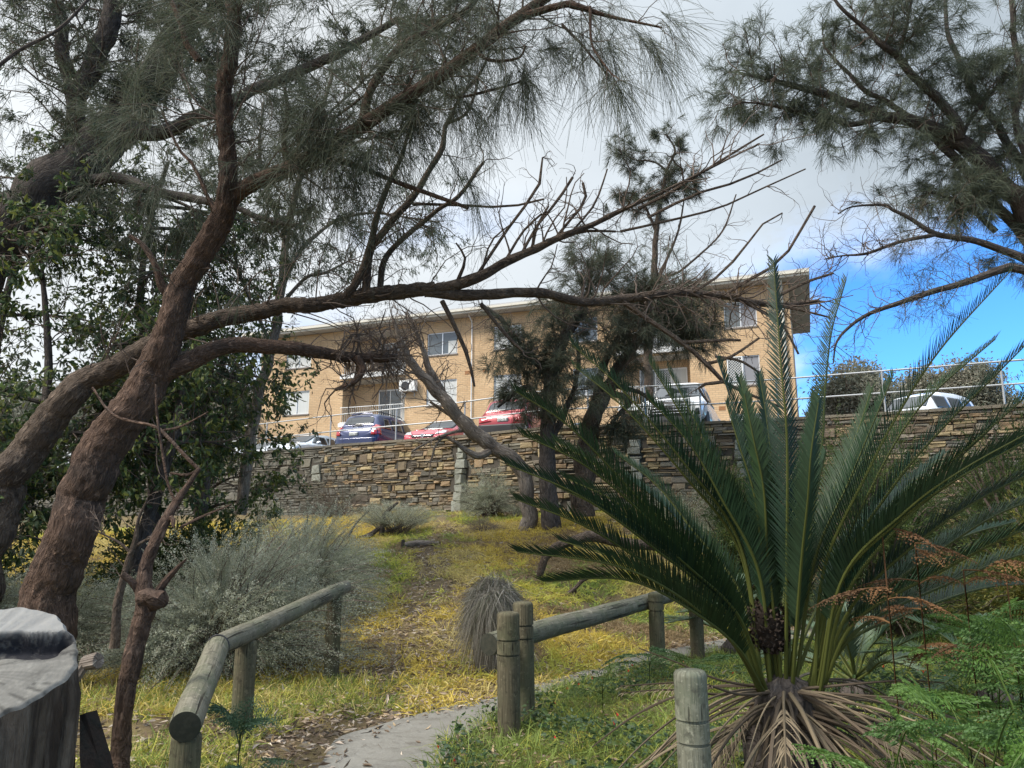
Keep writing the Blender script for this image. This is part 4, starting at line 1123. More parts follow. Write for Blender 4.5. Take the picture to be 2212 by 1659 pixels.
# ------------------------------------------------------------------ trees
def limb(L, n=7):
    a = np.array([list(P(x, y, d)) + [w_ * d / FPX / 2] for x, y, d, w_ in L])
    return catmull(a, n)
class Tree:
    def __init__(s, name, label, base, bk, twm='twig', group=None, seed=1):
        s.t = thing(name, label, 'tree', base, 0, group); s.bk, s.twm = bk, twm
        s.big, s.tw = [], []; s.rng = np.random.default_rng(seed)
        s.gb, s.gt = Geo(), Geo()
    def limb(s, L, S=14, amp=.07, freq=6, rough=.0, n=7):
        p = limb(L, n)
        ln = np.linalg.norm(np.diff(p[:, :3], axis=0), axis=1).sum()
        k = int(np.clip(ln / max(.6 * p[:, 3].mean(), .035), 6, 160)) if S < 40 else 320
        p = resample(p, k)
        wob = p[:, 3:4] * .35
        p[:, :3] += wob * np.stack([noise3(p[:, :3] * 3.1 + q) for q in (0, 11, 23)], -1)
        add_tube(s.gb, p[:, :3], p[:, 3], S, amp, freq)
        s.big.append(p); return p
    def grow(s, p, d, L, r, lvl, droop=0.0, wig=.25, nch=(2, 5), ang=.7, shrink=.6, K=6, tmin=.25):
        rng = s.rng; pts = [np.asarray(p, float)]; d = nrm(d); ds = []
        for i in range(K - 1):
            d = nrm(d + rng.normal(0, wig, 3) - np.array([0, 0, droop])); ds.append(d); pts.append(pts[-1] + d * L / (K - 1))
        ds.append(d); s.tw.append((np.array(pts), np.linspace(r, r * .45, K), lvl, np.array(ds)))
        if lvl > 0:
            for c in range(rng.integers(*nch)):
                i = int(rng.integers(max(1, int(K * tmin)), K)); q = rng.normal(0, 1, 3); q = nrm(q - ds[i] * (q @ ds[i]))
                s.grow(pts[i], ds[i] + q * ang * rng.uniform(.6, 1.4), L * shrink * rng.uniform(.6, 1.2), r * .6 * (1 - .08 * i), lvl - 1, droop, wig, nch, ang, shrink, K, tmin)
    def sprout(s, limbs, n, Lr, r, lvl, t0=.3, t1=1.0, up=.3, spread=1.0, **k):
        rng = s.rng
        for j in range(n):
            p = limbs[rng.integers(len(limbs))]; i = int(len(p) * rng.uniform(t0, t1)); i = min(max(i, 1), len(p) - 1)
            tg = nrm(p[i, :3] - p[i - 1, :3]); q = rng.normal(0, 1, 3); q = nrm(q - tg * (q @ tg))
            d = nrm(tg * rng.uniform(.2, 1) + q * spread + UPV * up)
            s.grow(p[i, :3], d, rng.uniform(*Lr), min(r, p[i, 3] * .7), lvl, **k)
    def twig_line(s, L, r0=None):
        a = limb(L, 5); p = resample(a, 6 if len(L) < 5 else 10)
        add_tube(s.gb, p[:, :3], p[:, 3], 6, .12, 20)
        s.big.append(p); return p
    def finish(s, smooth=True):
        tr = s.gb.build('trunk', M[s.bk], s.t, smooth=True) if s.gb.n else None
        if s.tw:
            by = {}
            for a in s.tw: by.setdefault(len(a[0]), []).append(a)
            g = Geo()
            for k, l in by.items():
                V, Q, T, uv = tubes(np.array([a[0] for a in l]), np.array([a[1] for a in l]), 4, 0, cap=False); g.add(V, Q, None, None, uv)
            g.build('twigs', M[s.twm], s.t)
        return tr
    def tips(s, lv=(0,)): return [a for a in s.tw if a[2] in lv]
def needles(rng, g, tw, per, L, W, spread, droop, cols, t0=.15, back=0.0):
    P0, D = [], []
    for p, r, l, ds in tw:
        n = rng.poisson(per)
        if n == 0: continue
        f = rng.uniform(t0, 1, n) * (len(p) - 1.001); i = f.astype(int); fr = (f - i)[:, None]
        P0.append(p[i] * (1 - fr) + p[i + 1] * fr); D.append(ds[i] * (1 - back))
    P0 = np.concatenate(P0); D = np.concatenate(D); N = len(P0)
    D = nrm(D + rng.normal(0, spread, (N, 3)))
    cc = colvar(rng, N, cols)
    ribbons(P0, D, rng.uniform(L[0], L[1], N), rng.uniform(W[0], W[1], N), rng.uniform(droop[0], droop[1], N), K=4, taper=False, rng=rng, col=cc, g=g, curl=.10)
def leafcloud(rng, g, tw, per, L, W, cols, hang=.8, six=False, fold=.22, t0=.2):
    P0, D = [], []
    for p, r, l, ds in tw:
        n = rng.poisson(per)
        if n == 0: continue
        f = rng.uniform(t0, 1, n) * (len(p) - 1.001); i = f.astype(int); fr = (f - i)[:, None]
        P0.append(p[i] * (1 - fr) + p[i + 1] * fr); D.append(ds[i])
    P0 = np.concatenate(P0); D = np.concatenate(D); N = len(P0)
    D = nrm(D * (1 - hang) + rng.normal(0, .55, (N, 3)) - UPV * hang)
    leaves(P0 + rng.normal(0, .03, (N, 3)), D, rng.uniform(*L, N), rng.uniform(*W, N), rng, g, colvar(rng, N, cols, jit=.2), fold, six)
NEEDLE = [(.085, .100, .065), (.070, .085, .060), (.105, .118, .080), (.11, .105, .075)]
GUM = [(.095, .12, .075), (.075, .10, .062), (.12, .14, .09)]
BROAD = [(.050, .082, .030), (.038, .064, .026), (.075, .11, .035), (.15, .17, .04)]

# T1 - leaning front tree with flaking red brown bark
b0 = P(95, 1462, 8.0); b0[2] = gz(b0[0], b0[1])
T1 = Tree('sheoak_tree', 'leaning tree with flaking red brown bark just behind the big stump', b0, 'bark_red', 'twig', None, 21)
tr1 = T1.limb([(88, 1480, 8.0, 132), (105, 1330, 8.0, 103.8), (135, 1200, 8.0, 98.6), (172, 1075, 7.95, 93.3), (215, 980, 7.9, 91.5), (268, 890, 7.85, 86.2), (322, 800, 7.8, 77.4), (360, 730, 7.75, 65.1), (388, 645, 7.7, 58.1), (428, 562, 7.6, 54.6), (468, 495, 7.5, 52.8), (492, 440, 7.4, 47.5), (488, 330, 7.3, 37), (486, 220, 7.2, 37), (496, 100, 7.1, 35.2), (512, -60, 7.0, 33.4)], S=56, amp=.065, freq=6)
A1 = T1.limb([(482, 455, 7.45, 46), (520, 410, 7.4, 38), (600, 372, 7.3, 36), (690, 330, 7.2, 36), (762, 285, 7.1, 34), (850, 228, 7.0, 32), (950, 165, 6.9, 32), (1050, 88, 6.8, 28), (1135, 28, 6.7, 26), (1215, -30, 6.6, 22)], S=18, amp=.10)
C1 = T1.limb([(330, 815, 7.85, 51), (390, 790, 7.9, 44.2), (440, 767, 8.0, 40.8), (500, 752, 8.1, 37.4), (560, 748, 8.2, 34), (620, 750, 8.3, 30.6), (690, 762, 8.5, 27.2), (745, 772, 8.6, 23.8), (800, 776, 8.7, 20.4), (850, 775, 8.8, 15.3)], S=16, amp=.12)
C2 = T1.limb([(770, 775, 8.6, 20.4), (782, 800, 8.55, 17), (760, 828, 8.5, 13.6), (725, 842, 8.5, 8.5)], S=8)
D1 = T1.limb([(372, 640, 7.7, 24), (350, 620, 7.65, 20), (335, 570, 7.6, 15), (310, 530, 7.6, 12), (280, 510, 7.6, 9)], S=8)
A2 = T1.limb([(1130, 35, 6.7, 18), (1215, 12, 6.5, 16), (1240, 14, 6.45, 18), (1300, 30, 6.4, 10), (1360, 45, 6.3, 7), (1430, 60, 6.2, 5)], S=8)
A3 = T1.limb([(1215, 55, 6.7, 9), (1250, 90, 6.6, 7), (1275, 120, 6.5, 6), (1310, 160, 6.4, 4)], S=6)
A4 = T1.limb([(1275, 15, 6.4, 8), (1277, 90, 6.3, 6), (1295, 125, 6.25, 5), (1325, 165, 6.2, 4)], S=6)
A5 = T1.limb([(1020, 105, 6.8, 9), (1060, 130, 6.7, 8), (1120, 125, 6.6, 6), (1135, 100, 6.55, 5)], S=6)
A6 = T1.limb([(780, 275, 7.1, 26), (800, 190, 7.1, 20), (860, 110, 7.1, 20), (930, 70, 7.1, 18), (1000, 30, 7.1, 16), (1050, -30, 7.1, 14)], S=10)
A7 = T1.limb([(870, 225, 7.0, 12), (930, 190, 6.95, 8), (985, 210, 6.9, 7), (1060, 195, 6.85, 6), (1130, 175, 6.8, 4)], S=6)
for L in ([(430, 130, 7.2, 18), (400, 90, 7.2, 14), (380, 20, 7.2, 12), (330, -60, 7.2, 10)], [(495, 500, 7.5, 10), (455, 440, 7.5, 9), (420, 360, 7.5, 8), (385, 320, 7.5, 6), (350, 240, 7.5, 5)],
          [(620, 368, 7.3, 14), (612, 300, 7.3, 12), (622, 250, 7.3, 10), (615, 190, 7.3, 8)], [(690, 330, 7.2, 9), (695, 280, 7.2, 8), (770, 220, 7.2, 7), (830, 170, 7.2, 5)],
          [(737, 345, 7.4, 12), (800, 370, 7.3, 11), (860, 395, 7.25, 11), (930, 420, 7.2, 10), (970, 435, 7.2, 8), (1012, 450, 7.2, 8)]): T1.twig_line(L)
T1.sprout([A1], 46, (.35, .8), .012, 2, t0=.12, up=.25, droop=.05, ang=.8)
T1.sprout([A6], 26, (.3, .7), .010, 2, t0=.1, up=.1, droop=.05)
T1.sprout([A2, A4], 16, (.2, .42), .005, 1, t0=.2, up=-.1, droop=.12, nch=(2, 4))
T1.sprout([A7, A5, A3], 16, (.12, .3), .005, 1, t0=.5, up=.0, droop=.06, nch=(2, 4))
T1.sprout([tr1], 20, (.4, .9), .012, 2, t0=.72, up=.3)
T1.sprout([tr1], 14, (.25, .8), .008, 1, t0=.35, t1=.7, up=.0, nch=(0, 2))
dead1 = len(T1.tw)
T1.sprout([C1], 46, (.35, .8), .012, 3, t0=.72, up=.15, wig=.42, ang=1.0, nch=(2, 4), shrink=.66)
T1.sprout([C1, C2], 10, (.3, .6), .010, 2, t0=.6, up=-.4, wig=.4, ang=1.0, nch=(1, 4), shrink=.66)
T1.finish()
g = Geo()
live = [a for a in T1.tw[:dead1] if a[2] == 0]
far_ = [a for a in live if a[0][0][0] / a[0][0][1] > -.05]; ner = [a for a in live if a[0][0][0] / a[0][0][1] <= -.05]
needles(T1.rng, g, far_, 15, (.20, .50), (.0022, .0034), .38, (.15, .7), NEEDLE)
needles(T1.rng, g, ner, 26, (.18, .42), (.0026, .004), .45, (.15, .6), NEEDLE)
def spray(T, g, vx, vy, y, dvx, dvy, n, L, spread=.35, droop=(.2, .6), W=(.0022, .0034)):
    p = P(vx, vy, y); q = P(vx + dvx, vy + dvy, y); d = nrm(q - p + T.rng.normal(0, .02, 3)); ln = np.linalg.norm(q - p)
    pts = p[None] + (q - p)[None] * np.linspace(0, 1, 6)[:, None] - UPV[None] * (np.linspace(0, 1, 6) ** 2 * ln * .1)[:, None]
    needles(T.rng, g, [(pts, None, 0, np.tile(d, (6, 1)))], n, L, W, spread, droop, NEEDLE, t0=0)
for q in ((1135, 125, 6.8, -5, 40, 150, (.2, .5), .55), (1160, 110, 6.7, 40, -10, 110, (.2, .42), .4), (1110, 150, 6.75, -25, 45, 110, (.25, .55), .3), (1135, 165, 6.7, 10, 30, 80, (.2, .45), .4), (1170, 70, 6.7, 20, 30, 80, (.25, .5), .5),
          (1290, 120, 6.3, 25, 40, 60, (.25, .5), .3), (1360, 50, 6.25, 40, 50, 110, (.3, .6), .4), (1400, 70, 6.2, 30, 60, 90, (.3, .55), .35), (1310, 80, 6.4, 20, 60, 70, (.3, .55), .35), (1420, 20, 6.2, 50, 30, 70, (.3, .6), .35), (1325, 165, 6.2, 20, 40, 45, (.25, .5), .3), (1250, 60, 6.5, 10, 60, 50, (.3, .6), .3),
          (990, 260, 7.0, 15, 60, 70, (.25, .5), .5), (960, 320, 7.1, 30, 50, 70, (.25, .55), .4), (1000, 360, 7.1, 25, 60, 60, (.3, .55), .35), (900, 280, 7.1, 20, 40, 60, (.25, .5), .6), (1080, 210, 6.8, -20, 40, 60, (.25, .5), .4), (880, 200, 7.1, 10, 40, 50, (.25, .5), .6),
          (330, 380, 7.6, 20, 40, 90, (.25, .5), .8), (360, 340, 7.6, -10, 40, 80, (.25, .5), .8), (300, 180, 7.6, 20, -60, 130, (.3, .6), .3), (260, 250, 7.6, 30, -80, 130, (.3, .6), .3), (340, 200, 7.6, 20, -70, 120, (.25, .5), .4), (600, 260, 7.4, 20, 50, 80, (.25, .5), .7), (700, 230, 7.4, 10, 50, 90, (.25, .5), .7)): spray(T1, g, *q)
g.build('needles', M['needle'], T1.t)

# T2 - second leaning trunk with a long horizontal bough of dead twigs
b0 = P(-60, 1330, 8.6); b0[2] = gz(b0[0], b0[1])
T2 = Tree('sheoak_tree', 'leaning trunk cut off by the left edge with a long horizontal bough across the flats', b0, 'bark_brown', 'twig', None, 33)
m2 = T2.limb([(-75, 1420, 8.6, 100), (-40, 1200, 8.6, 86.4), (0, 1070, 8.6, 78.4), (55, 985, 8.55, 72), (110, 910, 8.5, 68.8), (165, 848, 8.5, 62.4), (240, 795, 8.5, 49.6), (330, 745, 8.45, 44.8), (420, 702, 8.4, 41.6), (505, 680, 8.4, 38.4), (600, 665, 8.4, 35.2), (700, 652, 8.4, 33.6), (800, 640, 8.45, 33.6), (880, 630, 8.5, 32), (940, 624, 8.5, 28.8)], S=48, amp=.07, freq=6)
B1 = T2.limb([(915, 632, 8.5, 25.5), (970, 618, 8.5, 27.2), (1035, 598, 8.5, 23.8), (1105, 562, 8.5, 21.2), (1200, 518, 8.5, 17), (1290, 480, 8.5, 13.6), (1340, 455, 8.5, 11), (1420, 420, 8.5, 7.6), (1510, 375, 8.5, 6), (1640, 310, 8.5, 3.4)], S=12, amp=.1)
B2 = T2.limb([(920, 630, 8.5, 27.2), (1037, 638, 8.6, 25.5), (1170, 634, 8.8, 22.9), (1260, 650, 9.0, 21.2), (1337, 646, 9.2, 20.4), (1400, 640, 9.3, 18.7), (1474, 632, 9.5, 17.8), (1560, 640, 9.7, 16.1), (1640, 655, 9.9, 14.4), (1700, 660, 10.0, 12.8), (1770, 650, 10.1, 9.3)], S=12, amp=.1)
B3 = T2.limb([(735, 655, 8.4, 22.1), (775, 600, 8.35, 18.7), (800, 535, 8.3, 17), (815, 465, 8.2, 15.3), (838, 400, 8.1, 13.6), (868, 335, 8.0, 10.2), (885, 275, 7.9, 6.8), (897, 215, 7.9, 5.1)], S=10, amp=.1)
B4 = T2.limb([(790, 640, 8.4, 20.4), (800, 548, 8.4, 18.7), (848, 475, 8.4, 17), (900, 413, 8.4, 15.3), (925, 370, 8.4, 14.4), (953, 323, 8.4, 13.6), (960, 277, 8.4, 11), (968, 262, 8.4, 10.2), (997, 206, 8.4, 8.5), (1033, 163, 8.4, 6.8), (1060, 110, 8.4, 5.1)], S=10, amp=.1)
B5 = T2.limb([(820, 635, 8.45, 15.3), (837, 553, 8.45, 14.4), (937, 460, 8.45, 11.9), (990, 425, 8.45, 10.2), (1045, 350, 8.45, 7.6)], S=8)
B6 = T2.limb([(965, 268, 8.4, 7.6), (1005, 247, 8.4, 6.8), (1027, 200, 8.4, 6), (1032, 165, 8.4, 4.2)], S=7)
lines2 = [[(737, 350, 8.5, 9.3), (840, 385, 8.5, 8.5), (930, 418, 8.5, 7.6), (1010, 448, 8.5, 6.8)], [(890, 440, 8.5, 7.6), (1010, 444, 8.5, 6.8), (1095, 447, 8.5, 6), (1175, 430, 8.5, 5.1)], [(1030, 595, 8.5, 7.6), (1100, 490, 8.5, 6.8), (1163, 403, 8.5, 6.8), (1172, 340, 8.5, 4.2)],
    [(1120, 560, 8.5, 7.6), (1165, 480, 8.5, 6.8), (1200, 440, 8.5, 6.8), (1237, 383, 8.5, 6.8)], [(1195, 520, 8.5, 6.8), (1240, 465, 8.5, 6.8), (1265, 433, 8.5, 6.8), (1259, 395, 8.5, 6.8)], [(1090, 565, 8.5, 6.8), (1130, 500, 8.5, 6), (1170, 462, 8.5, 5.1)], [(1150, 540, 8.5, 6), (1160, 490, 8.5, 6), (1185, 445, 8.5, 5.1)],
    [(1240, 495, 8.5, 5.1), (1285, 440, 8.5, 5.1), (1312, 365, 8.5, 3.4)], [(1040, 590, 8.5, 5.1), (1062, 520, 8.5, 4.2), (1110, 480, 8.5, 3.4)], [(1380, 450, 8.6, 8.5), (1440, 420, 8.6, 6.8), (1560, 345, 8.6, 6), (1650, 290, 8.6, 4.2)], [(1400, 470, 8.7, 7.6), (1500, 420, 8.7, 6.8), (1600, 390, 8.7, 6), (1690, 345, 8.7, 3.4)], [(1340, 500, 8.7, 6.8), (1430, 480, 8.7, 6), (1550, 450, 8.7, 5.1), (1640, 410, 8.7, 4.2), (1740, 365, 8.7, 3.4)],
    [(985, 615, 8.5, 10.2), (1005, 560, 8.4, 6.8), (985, 525, 8.4, 4.2)], [(955, 650, 8.5, 11.9), (985, 710, 8.5, 10.2), (1010, 770, 8.5, 8.5), (1025, 835, 8.5, 5.1)], [(1038, 655, 8.5, 8.5), (1090, 720, 8.6, 7.6), (1130, 760, 8.6, 6)], [(1180, 520, 8.6, 9.3), (1260, 500, 8.6, 7.6), (1330, 500, 8.6, 5.1)],
    [(1340, 648, 9.2, 13.6), (1400, 690, 9.2, 11.9), (1480, 745, 9.1, 11), (1530, 790, 9.1, 10.2), (1570, 830, 9.0, 8.5), (1640, 860, 9.0, 6), (1700, 885, 9.0, 4.2)], [(1475, 740, 9.1, 7.6), (1560, 735, 9.1, 6.8), (1600, 735, 9.1, 6)], [(1530, 785, 9.1, 7.6), (1580, 770, 9.0, 6.8), (1640, 730, 9.0, 5.1)], [(1545, 770, 9.1, 6.8), (1600, 780, 9.1, 6), (1640, 805, 9.1, 5.1)], [(1560, 825, 9.0, 7.6), (1510, 835, 9.0, 6.8), (1530, 870, 9.0, 4.2)],
    [(1600, 648, 9.8, 9.3), (1660, 680, 9.8, 7.6), (1690, 700, 9.8, 6), (1725, 765, 9.8, 5.1)], [(1560, 640, 9.7, 7.6), (1640, 590, 9.7, 6.8), (1690, 560, 9.7, 6), (1760, 445, 9.7, 6)], [(1680, 640, 9.9, 7.6), (1740, 610, 9.9, 6.8), (1800, 590, 9.9, 5.1)], [(1640, 655, 9.9, 6.8), (1720, 668, 9.9, 6), (1790, 685, 9.9, 4.2)], [(1500, 630, 9.5, 6.8), (1570, 580, 9.5, 6), (1660, 470, 9.5, 4.2), (1690, 460, 9.5, 3.4)]]
for L in lines2: T2.twig_line(L)
T2.sprout([B1, B2], 60, (.35, .95), .012, 2, t0=.2, up=.45, wig=.26, ang=.8, nch=(1, 4))
T2.sprout(T2.big[-24:], 70, (.18, .5), .006, 1, t0=.3, up=.1, wig=.38, ang=.9, nch=(1, 4))
T2.sprout([B2], 70, (.3, .9), .009, 2, t0=.45, up=-.1, wig=.35, ang=.9, nch=(1, 4))
T2.sprout([B3, B4, B5], 46, (.25, .7), .008, 1, t0=.1, up=.2, wig=.3, ang=.9, nch=(1, 3))
T2.sprout([m2], 46, (.35, 1.1), .009, 1, t0=.38, up=.55, wig=.16, nch=(0, 2))
T2.finish()
g = Geo()
lv = [a for a in T2.tw if a[2] == 0]
needles(T2.rng, g, [a for a in lv if a[0][0][0] / a[0][0][1] < -.03 and a[0][0][2] > 4.6], 12, (.2, .45), (.0026, .0038), .45, (.2, .7), NEEDLE)
g.build('needles', M['needle'], T2.t)

# T3 - big tree behind, forking high on the left
b0 = P(-260, 1150, 11.5); b0[2] = gz(b0[0], b0[1])
T3 = Tree('gum_tree', 'massive dark forked tree trunk rising behind the two leaning trunks at upper left', b0, 'bark_dark', 'twig', None, 44)
T3.limb([(-260, 1250, 11.5, 170), (-190, 900, 11.5, 150), (-80, 620, 11.5, 130), (20, 480, 11.5, 118), (133, 385, 11.5, 108), (217, 308, 11.5, 98), (300, 215, 11.5, 86), (352, 133, 11.5, 76), (385, 70, 11.5, 66), (430, -40, 11.5, 54)], S=24, amp=.08)
F1 = T3.limb([(215, 310, 11.5, 54), (270, 282, 11.4, 46), (335, 288, 11.4, 36), (400, 268, 11.3, 32), (467, 240, 11.3, 30), (533, 200, 11.2, 26), (633, 160, 11.2, 24), (737, 110, 11.1, 20), (860, 40, 11.0, 14)], S=12)
F2 = T3.limb([(170, 380, 11.6, 50), (165, 280, 11.7, 42), (155, 180, 11.8, 36), (135, 90, 11.9, 30), (120, -30, 12, 26)], S=10)
F3 = T3.limb([(160, 220, 11.7, 40), (195, 150, 11.7, 46), (230, 60, 11.6, 44), (255, -40, 11.6, 40)], S=12)
F4 = T3.limb([(370, 90, 11.5, 26), (410, 60, 11.4, 24), (470, 10, 11.3, 22), (520, -60, 11.2, 20)], S=10)
F5 = T3.limb([(180, 390, 11.0, 30), (260, 385, 10.8, 24), (330, 410, 10.6, 22), (420, 430, 10.5, 20), (500, 445, 10.4, 16), (560, 470, 10.3, 12), (640, 490, 10.2, 8)], S=10)
F6 = T3.limb([(-40, 170, 9.0, 10), (40, 110, 9.0, 9), (130, 60, 9.0, 8), (190, 0, 9.0, 7), (215, -40, 9.0, 7)], S=7)
T3.sprout([F1, F4], 60, (.5, 1.3), .018, 2, t0=.1, up=.2)
T3.sprout([F2, F3], 60, (.6, 1.5), .02, 2, t0=.1, up=.1)
T3.sprout([T3.big[0]], 46, (.6, 1.5), .02, 2, t0=.45, up=.2)
T3.sprout([F5], 26, (.4, 1.0), .012, 2, t0=.1, up=.1)
T3.finish()
g = Geo(); leafcloud(T3.rng, g, T3.tips(), 26, (.07, .13), (.012, .022), GUM + NEEDLE, hang=.55)
needles(T3.rng, g, T3.tips(), 14, (.2, .4), (.004, .006), .5, (.1, .6), NEEDLE)
g.build('foliage', M['leaf'], T3.t)
del g
# sapling beside the stump, with burl and snapped stubs
b0 = P(256, 1690, 4.75); b0[2] = gz(b0[0], b0[1])
T4 = Tree('sapling', 'thin crooked sapling with a knobbly burl and snapped stubs between stump and log fence', b0, 'bark_red', 'twig', None, 5)
T4.limb([(254, 1790, 4.75, 44), (258, 1659, 4.75, 40), (268, 1540, 4.75, 36), (290, 1406, 4.75, 38), (305, 1345, 4.75, 38), (318, 1300, 4.75, 44), (314, 1262, 4.75, 34), (318, 1220, 4.78, 27), (335, 1173, 4.8, 24), (358, 1126, 4.85, 22), (378, 1090, 4.9, 17), (405, 1050, 4.95, 13), (430, 1012, 5.0, 9)], S=22, amp=.12, freq=14)
T4.limb([(312, 1290, 4.75, 38), (330, 1292, 4.72, 46), (350, 1300, 4.7, 34), (358, 1306, 4.7, 12)], S=14, amp=.35, freq=22)
T4.limb([(303, 1280, 4.75, 16), (285, 1256, 4.72, 14), (264, 1240, 4.7, 12)], S=9, amp=.1)
T4.limb([(338, 1285, 4.75, 19), (355, 1258, 4.74, 17), (378, 1232, 4.73, 11), (402, 1208, 4.72, 3)], S=8, amp=.12)
T4.limb([(360, 1128, 4.85, 12), (372, 1120, 4.82, 11), (374, 1140, 4.8, 6)], S=7, amp=.2)
T4.limb([(432, 1016, 5.0, 8), (400, 985, 5.0, 8), (362, 945, 5.05, 8), (330, 920, 5.1, 7), (245, 896, 5.2, 6), (200, 838, 5.3, 5)], S=7)
T4.limb([(430, 1014, 5.0, 7), (405, 1026, 5.0, 6), (368, 1022, 5.0, 4)], S=6)
T4.limb([(386, 1100, 4.9, 7), (365, 1050, 4.9, 6), (355, 1000, 4.9, 6), (340, 900, 4.9, 6), (336, 830, 4.9, 5)], S=6)
T4.limb([(352, 930, 5.1, 5), (390, 922, 5.1, 5), (450, 890, 5.1, 3)], S=6)
T4.limb([(390, 1140, 4.85, 6), (440, 1115, 4.9, 5), (500, 1090, 4.95, 3)], S=6)
T4.finish()
b0 = P(252, 1330, 7.2); b0[2] = gz(b0[0], b0[1])
T4b = Tree('sapling', 'slim bare sapling with fine twigs standing in the grey bush behind the burl', b0, 'bark_brown', 'twig', None, 6)
T4b.limb([(245, 1400, 7.2, 20), (256, 1300, 7.2, 17), (275, 1215, 7.2, 14), (292, 1170, 7.2, 11), (300, 1120, 7.2, 7), (318, 1080, 7.2, 4)], S=9)
T4b.limb([(284, 1185, 7.2, 8), (318, 1165, 7.2, 5), (345, 1160, 7.2, 3)], S=6)
T4b.limb([(278, 1190, 7.2, 7), (255, 1170, 7.2, 5), (205, 1145, 7.2, 3)], S=6)
T4b.sprout(T4b.big, 16, (.15, .4), .004, 1, t0=.4, up=.3, wig=.3)
T4b.finish()

# T5 - sheoak leaning in from the right
b0 = P(2560, 1240, 12.0); b0[2] = gz(b0[0], b0[1])
T5 = Tree('sheoak_tree', 'sheoak leaning in from the right edge with feathery crown against the clouds', b0, 'bark_dark', 'twig', None, 51)
tr5 = T5.limb([(2580, 1300, 12, 90), (2480, 1000, 12, 74), (2380, 740, 12, 62), (2290, 560, 12, 54), (2211, 450, 12, 46), (2141, 367, 12, 42), (2074, 310, 12, 38), (1994, 268, 12, 30), (1907, 248, 12, 25), (1807, 213, 12, 19), (1721, 187, 12, 14), (1640, 167, 12, 9), (1600, 160, 12, 6)], S=18, amp=.08)
q1 = T5.limb([(2400, 800, 12.2, 34), (2300, 640, 12.2, 28), (2211, 510, 12.2, 24), (2141, 433, 12.2, 22), (2057, 333, 12.1, 20), (1990, 272, 12.1, 18)], S=10)
q2 = T5.limb([(2074, 300, 11.9, 24), (2064, 262, 11.8, 22), (2024, 213, 11.7, 20), (1974, 167, 11.6, 18), (1941, 123, 11.6, 17), (1907, 97, 11.5, 15), (1867, 60, 11.5, 11), (1820, 20, 11.4, 8), (1790, -20, 11.4, 6)], S=10)
q3 = T5.limb([(1915, 250, 12, 14), (1841, 270, 12, 13), (1790, 253, 12, 11), (1724, 240, 12, 9), (1641, 223, 12, 6), (1600, 222, 12, 4)], S=8)
q4_ = T5.limb([(1974, 262, 12, 15), (1917, 220, 12, 13), (1874, 197, 12, 11), (1840, 165, 12, 9), (1807, 133, 12, 8), (1780, 100, 12, 5)], S=8)
q5 = T5.limb([(2290, 520, 12.3, 22), (2161, 280, 12.4, 17), (2107, 207, 12.4, 15), (2067, 117, 12.4, 12), (2047, 67, 12.4, 10), (2040, -30, 12.4, 8)], S=8)
q6 = T5.limb([(2250, 420, 11.7, 20), (2194, 267, 11.6, 15), (2207, 187, 11.6, 14), (2190, 67, 11.6, 13), (2184, -40, 11.6, 12)], S=8)
q7 = T5.limb([(1941, 123, 11.6, 9), (1957, 60, 11.5, 8), (1970, 0, 11.5, 6)], S=7)
q8 = T5.limb([(2380, 760, 11.2, 30), (2290, 610, 11.2, 24), (2211, 560, 11.2, 20), (2107, 520, 11.2, 15), (2024, 507, 11.2, 13), (1975, 478, 11.2, 10), (1930, 455, 11.2, 8), (1908, 443, 11.2, 7), (1840, 447, 11.2, 4), (1810, 462, 11.2, 3)], S=8)
q9 = T5.limb([(2330, 600, 11.0, 26), (2211, 586, 11.0, 21), (2174, 580, 11.0, 19), (2107, 603, 11.0, 16), (2007, 633, 11.0, 13), (1941, 656, 11.0, 11), (1874, 680, 11.0, 9), (1834, 706, 11.0, 7), (1807, 740, 11.0, 5), (1800, 785, 11.0, 3)], S=8)
q10 = T5.limb([(2024, 507, 11.2, 10), (1941, 523, 11.2, 8), (1874, 547, 11.2, 7), (1820, 552, 11.2, 4), (1780, 560, 11.2, 3)], S=7)
q11 = T5.limb([(2150, 500, 12, 14), (2107, 460, 12, 10), (2060, 430, 12, 8), (2000, 415, 12, 5)], S=7)
q12 = T5.limb([(2074, 300, 12, 10), (2100, 250, 12, 9), (2150, 190, 12, 7), (2180, 140, 12, 5)], S=7)
kw = dict(wig=.28, ang=.8, nch=(2, 5))
T5.sprout([tr5], 60, (.5, 1.0), .013, 2, t0=.55, up=.35, **kw)
T5.sprout([q3, q4_], 40, (.4, .8), .010, 2, t0=.2, up=.15, **kw)
T5.sprout([q2, q7], 46, (.45, .9), .011, 2, t0=.15, up=.25, **kw)
T5.sprout([q5, q6, q12], 60, (.4, .9), .010, 2, t0=.15, up=.3, **kw)
T5.sprout([tr5, q1], 26, (.35, .8), .009, 2, t0=.35, t1=.8, up=-.2, **kw)
T5.sprout([q11], 22, (.3, .7), .008, 2, t0=.1, up=.1, **kw)
n_live = len(T5.tw)
T5.sprout([q8, q9, q10], 120, (.3, .8), .007, 2, t0=.3, up=.15, wig=.34, ang=.95, nch=(2, 4))
T5.finish()
g = Geo(); l5 = [a for a in T5.tw[:n_live] if a[2] == 0]
needles(T5.rng, g, l5, 40, (.13, .26), (.0032, .005), .5, (.05, .5), [(.105, .125, .085), (.09, .11, .08), (.13, .145, .10)])
needles(T5.rng, g, [a for a in T5.tw[n_live:] if a[2] == 0 and a[0][0][0] / a[0][0][1] > .53], 9, (.12, .25), (.003, .0045), .5, (.1, .5), NEEDLE)
g.build('needles', M['needle'], T5.t)

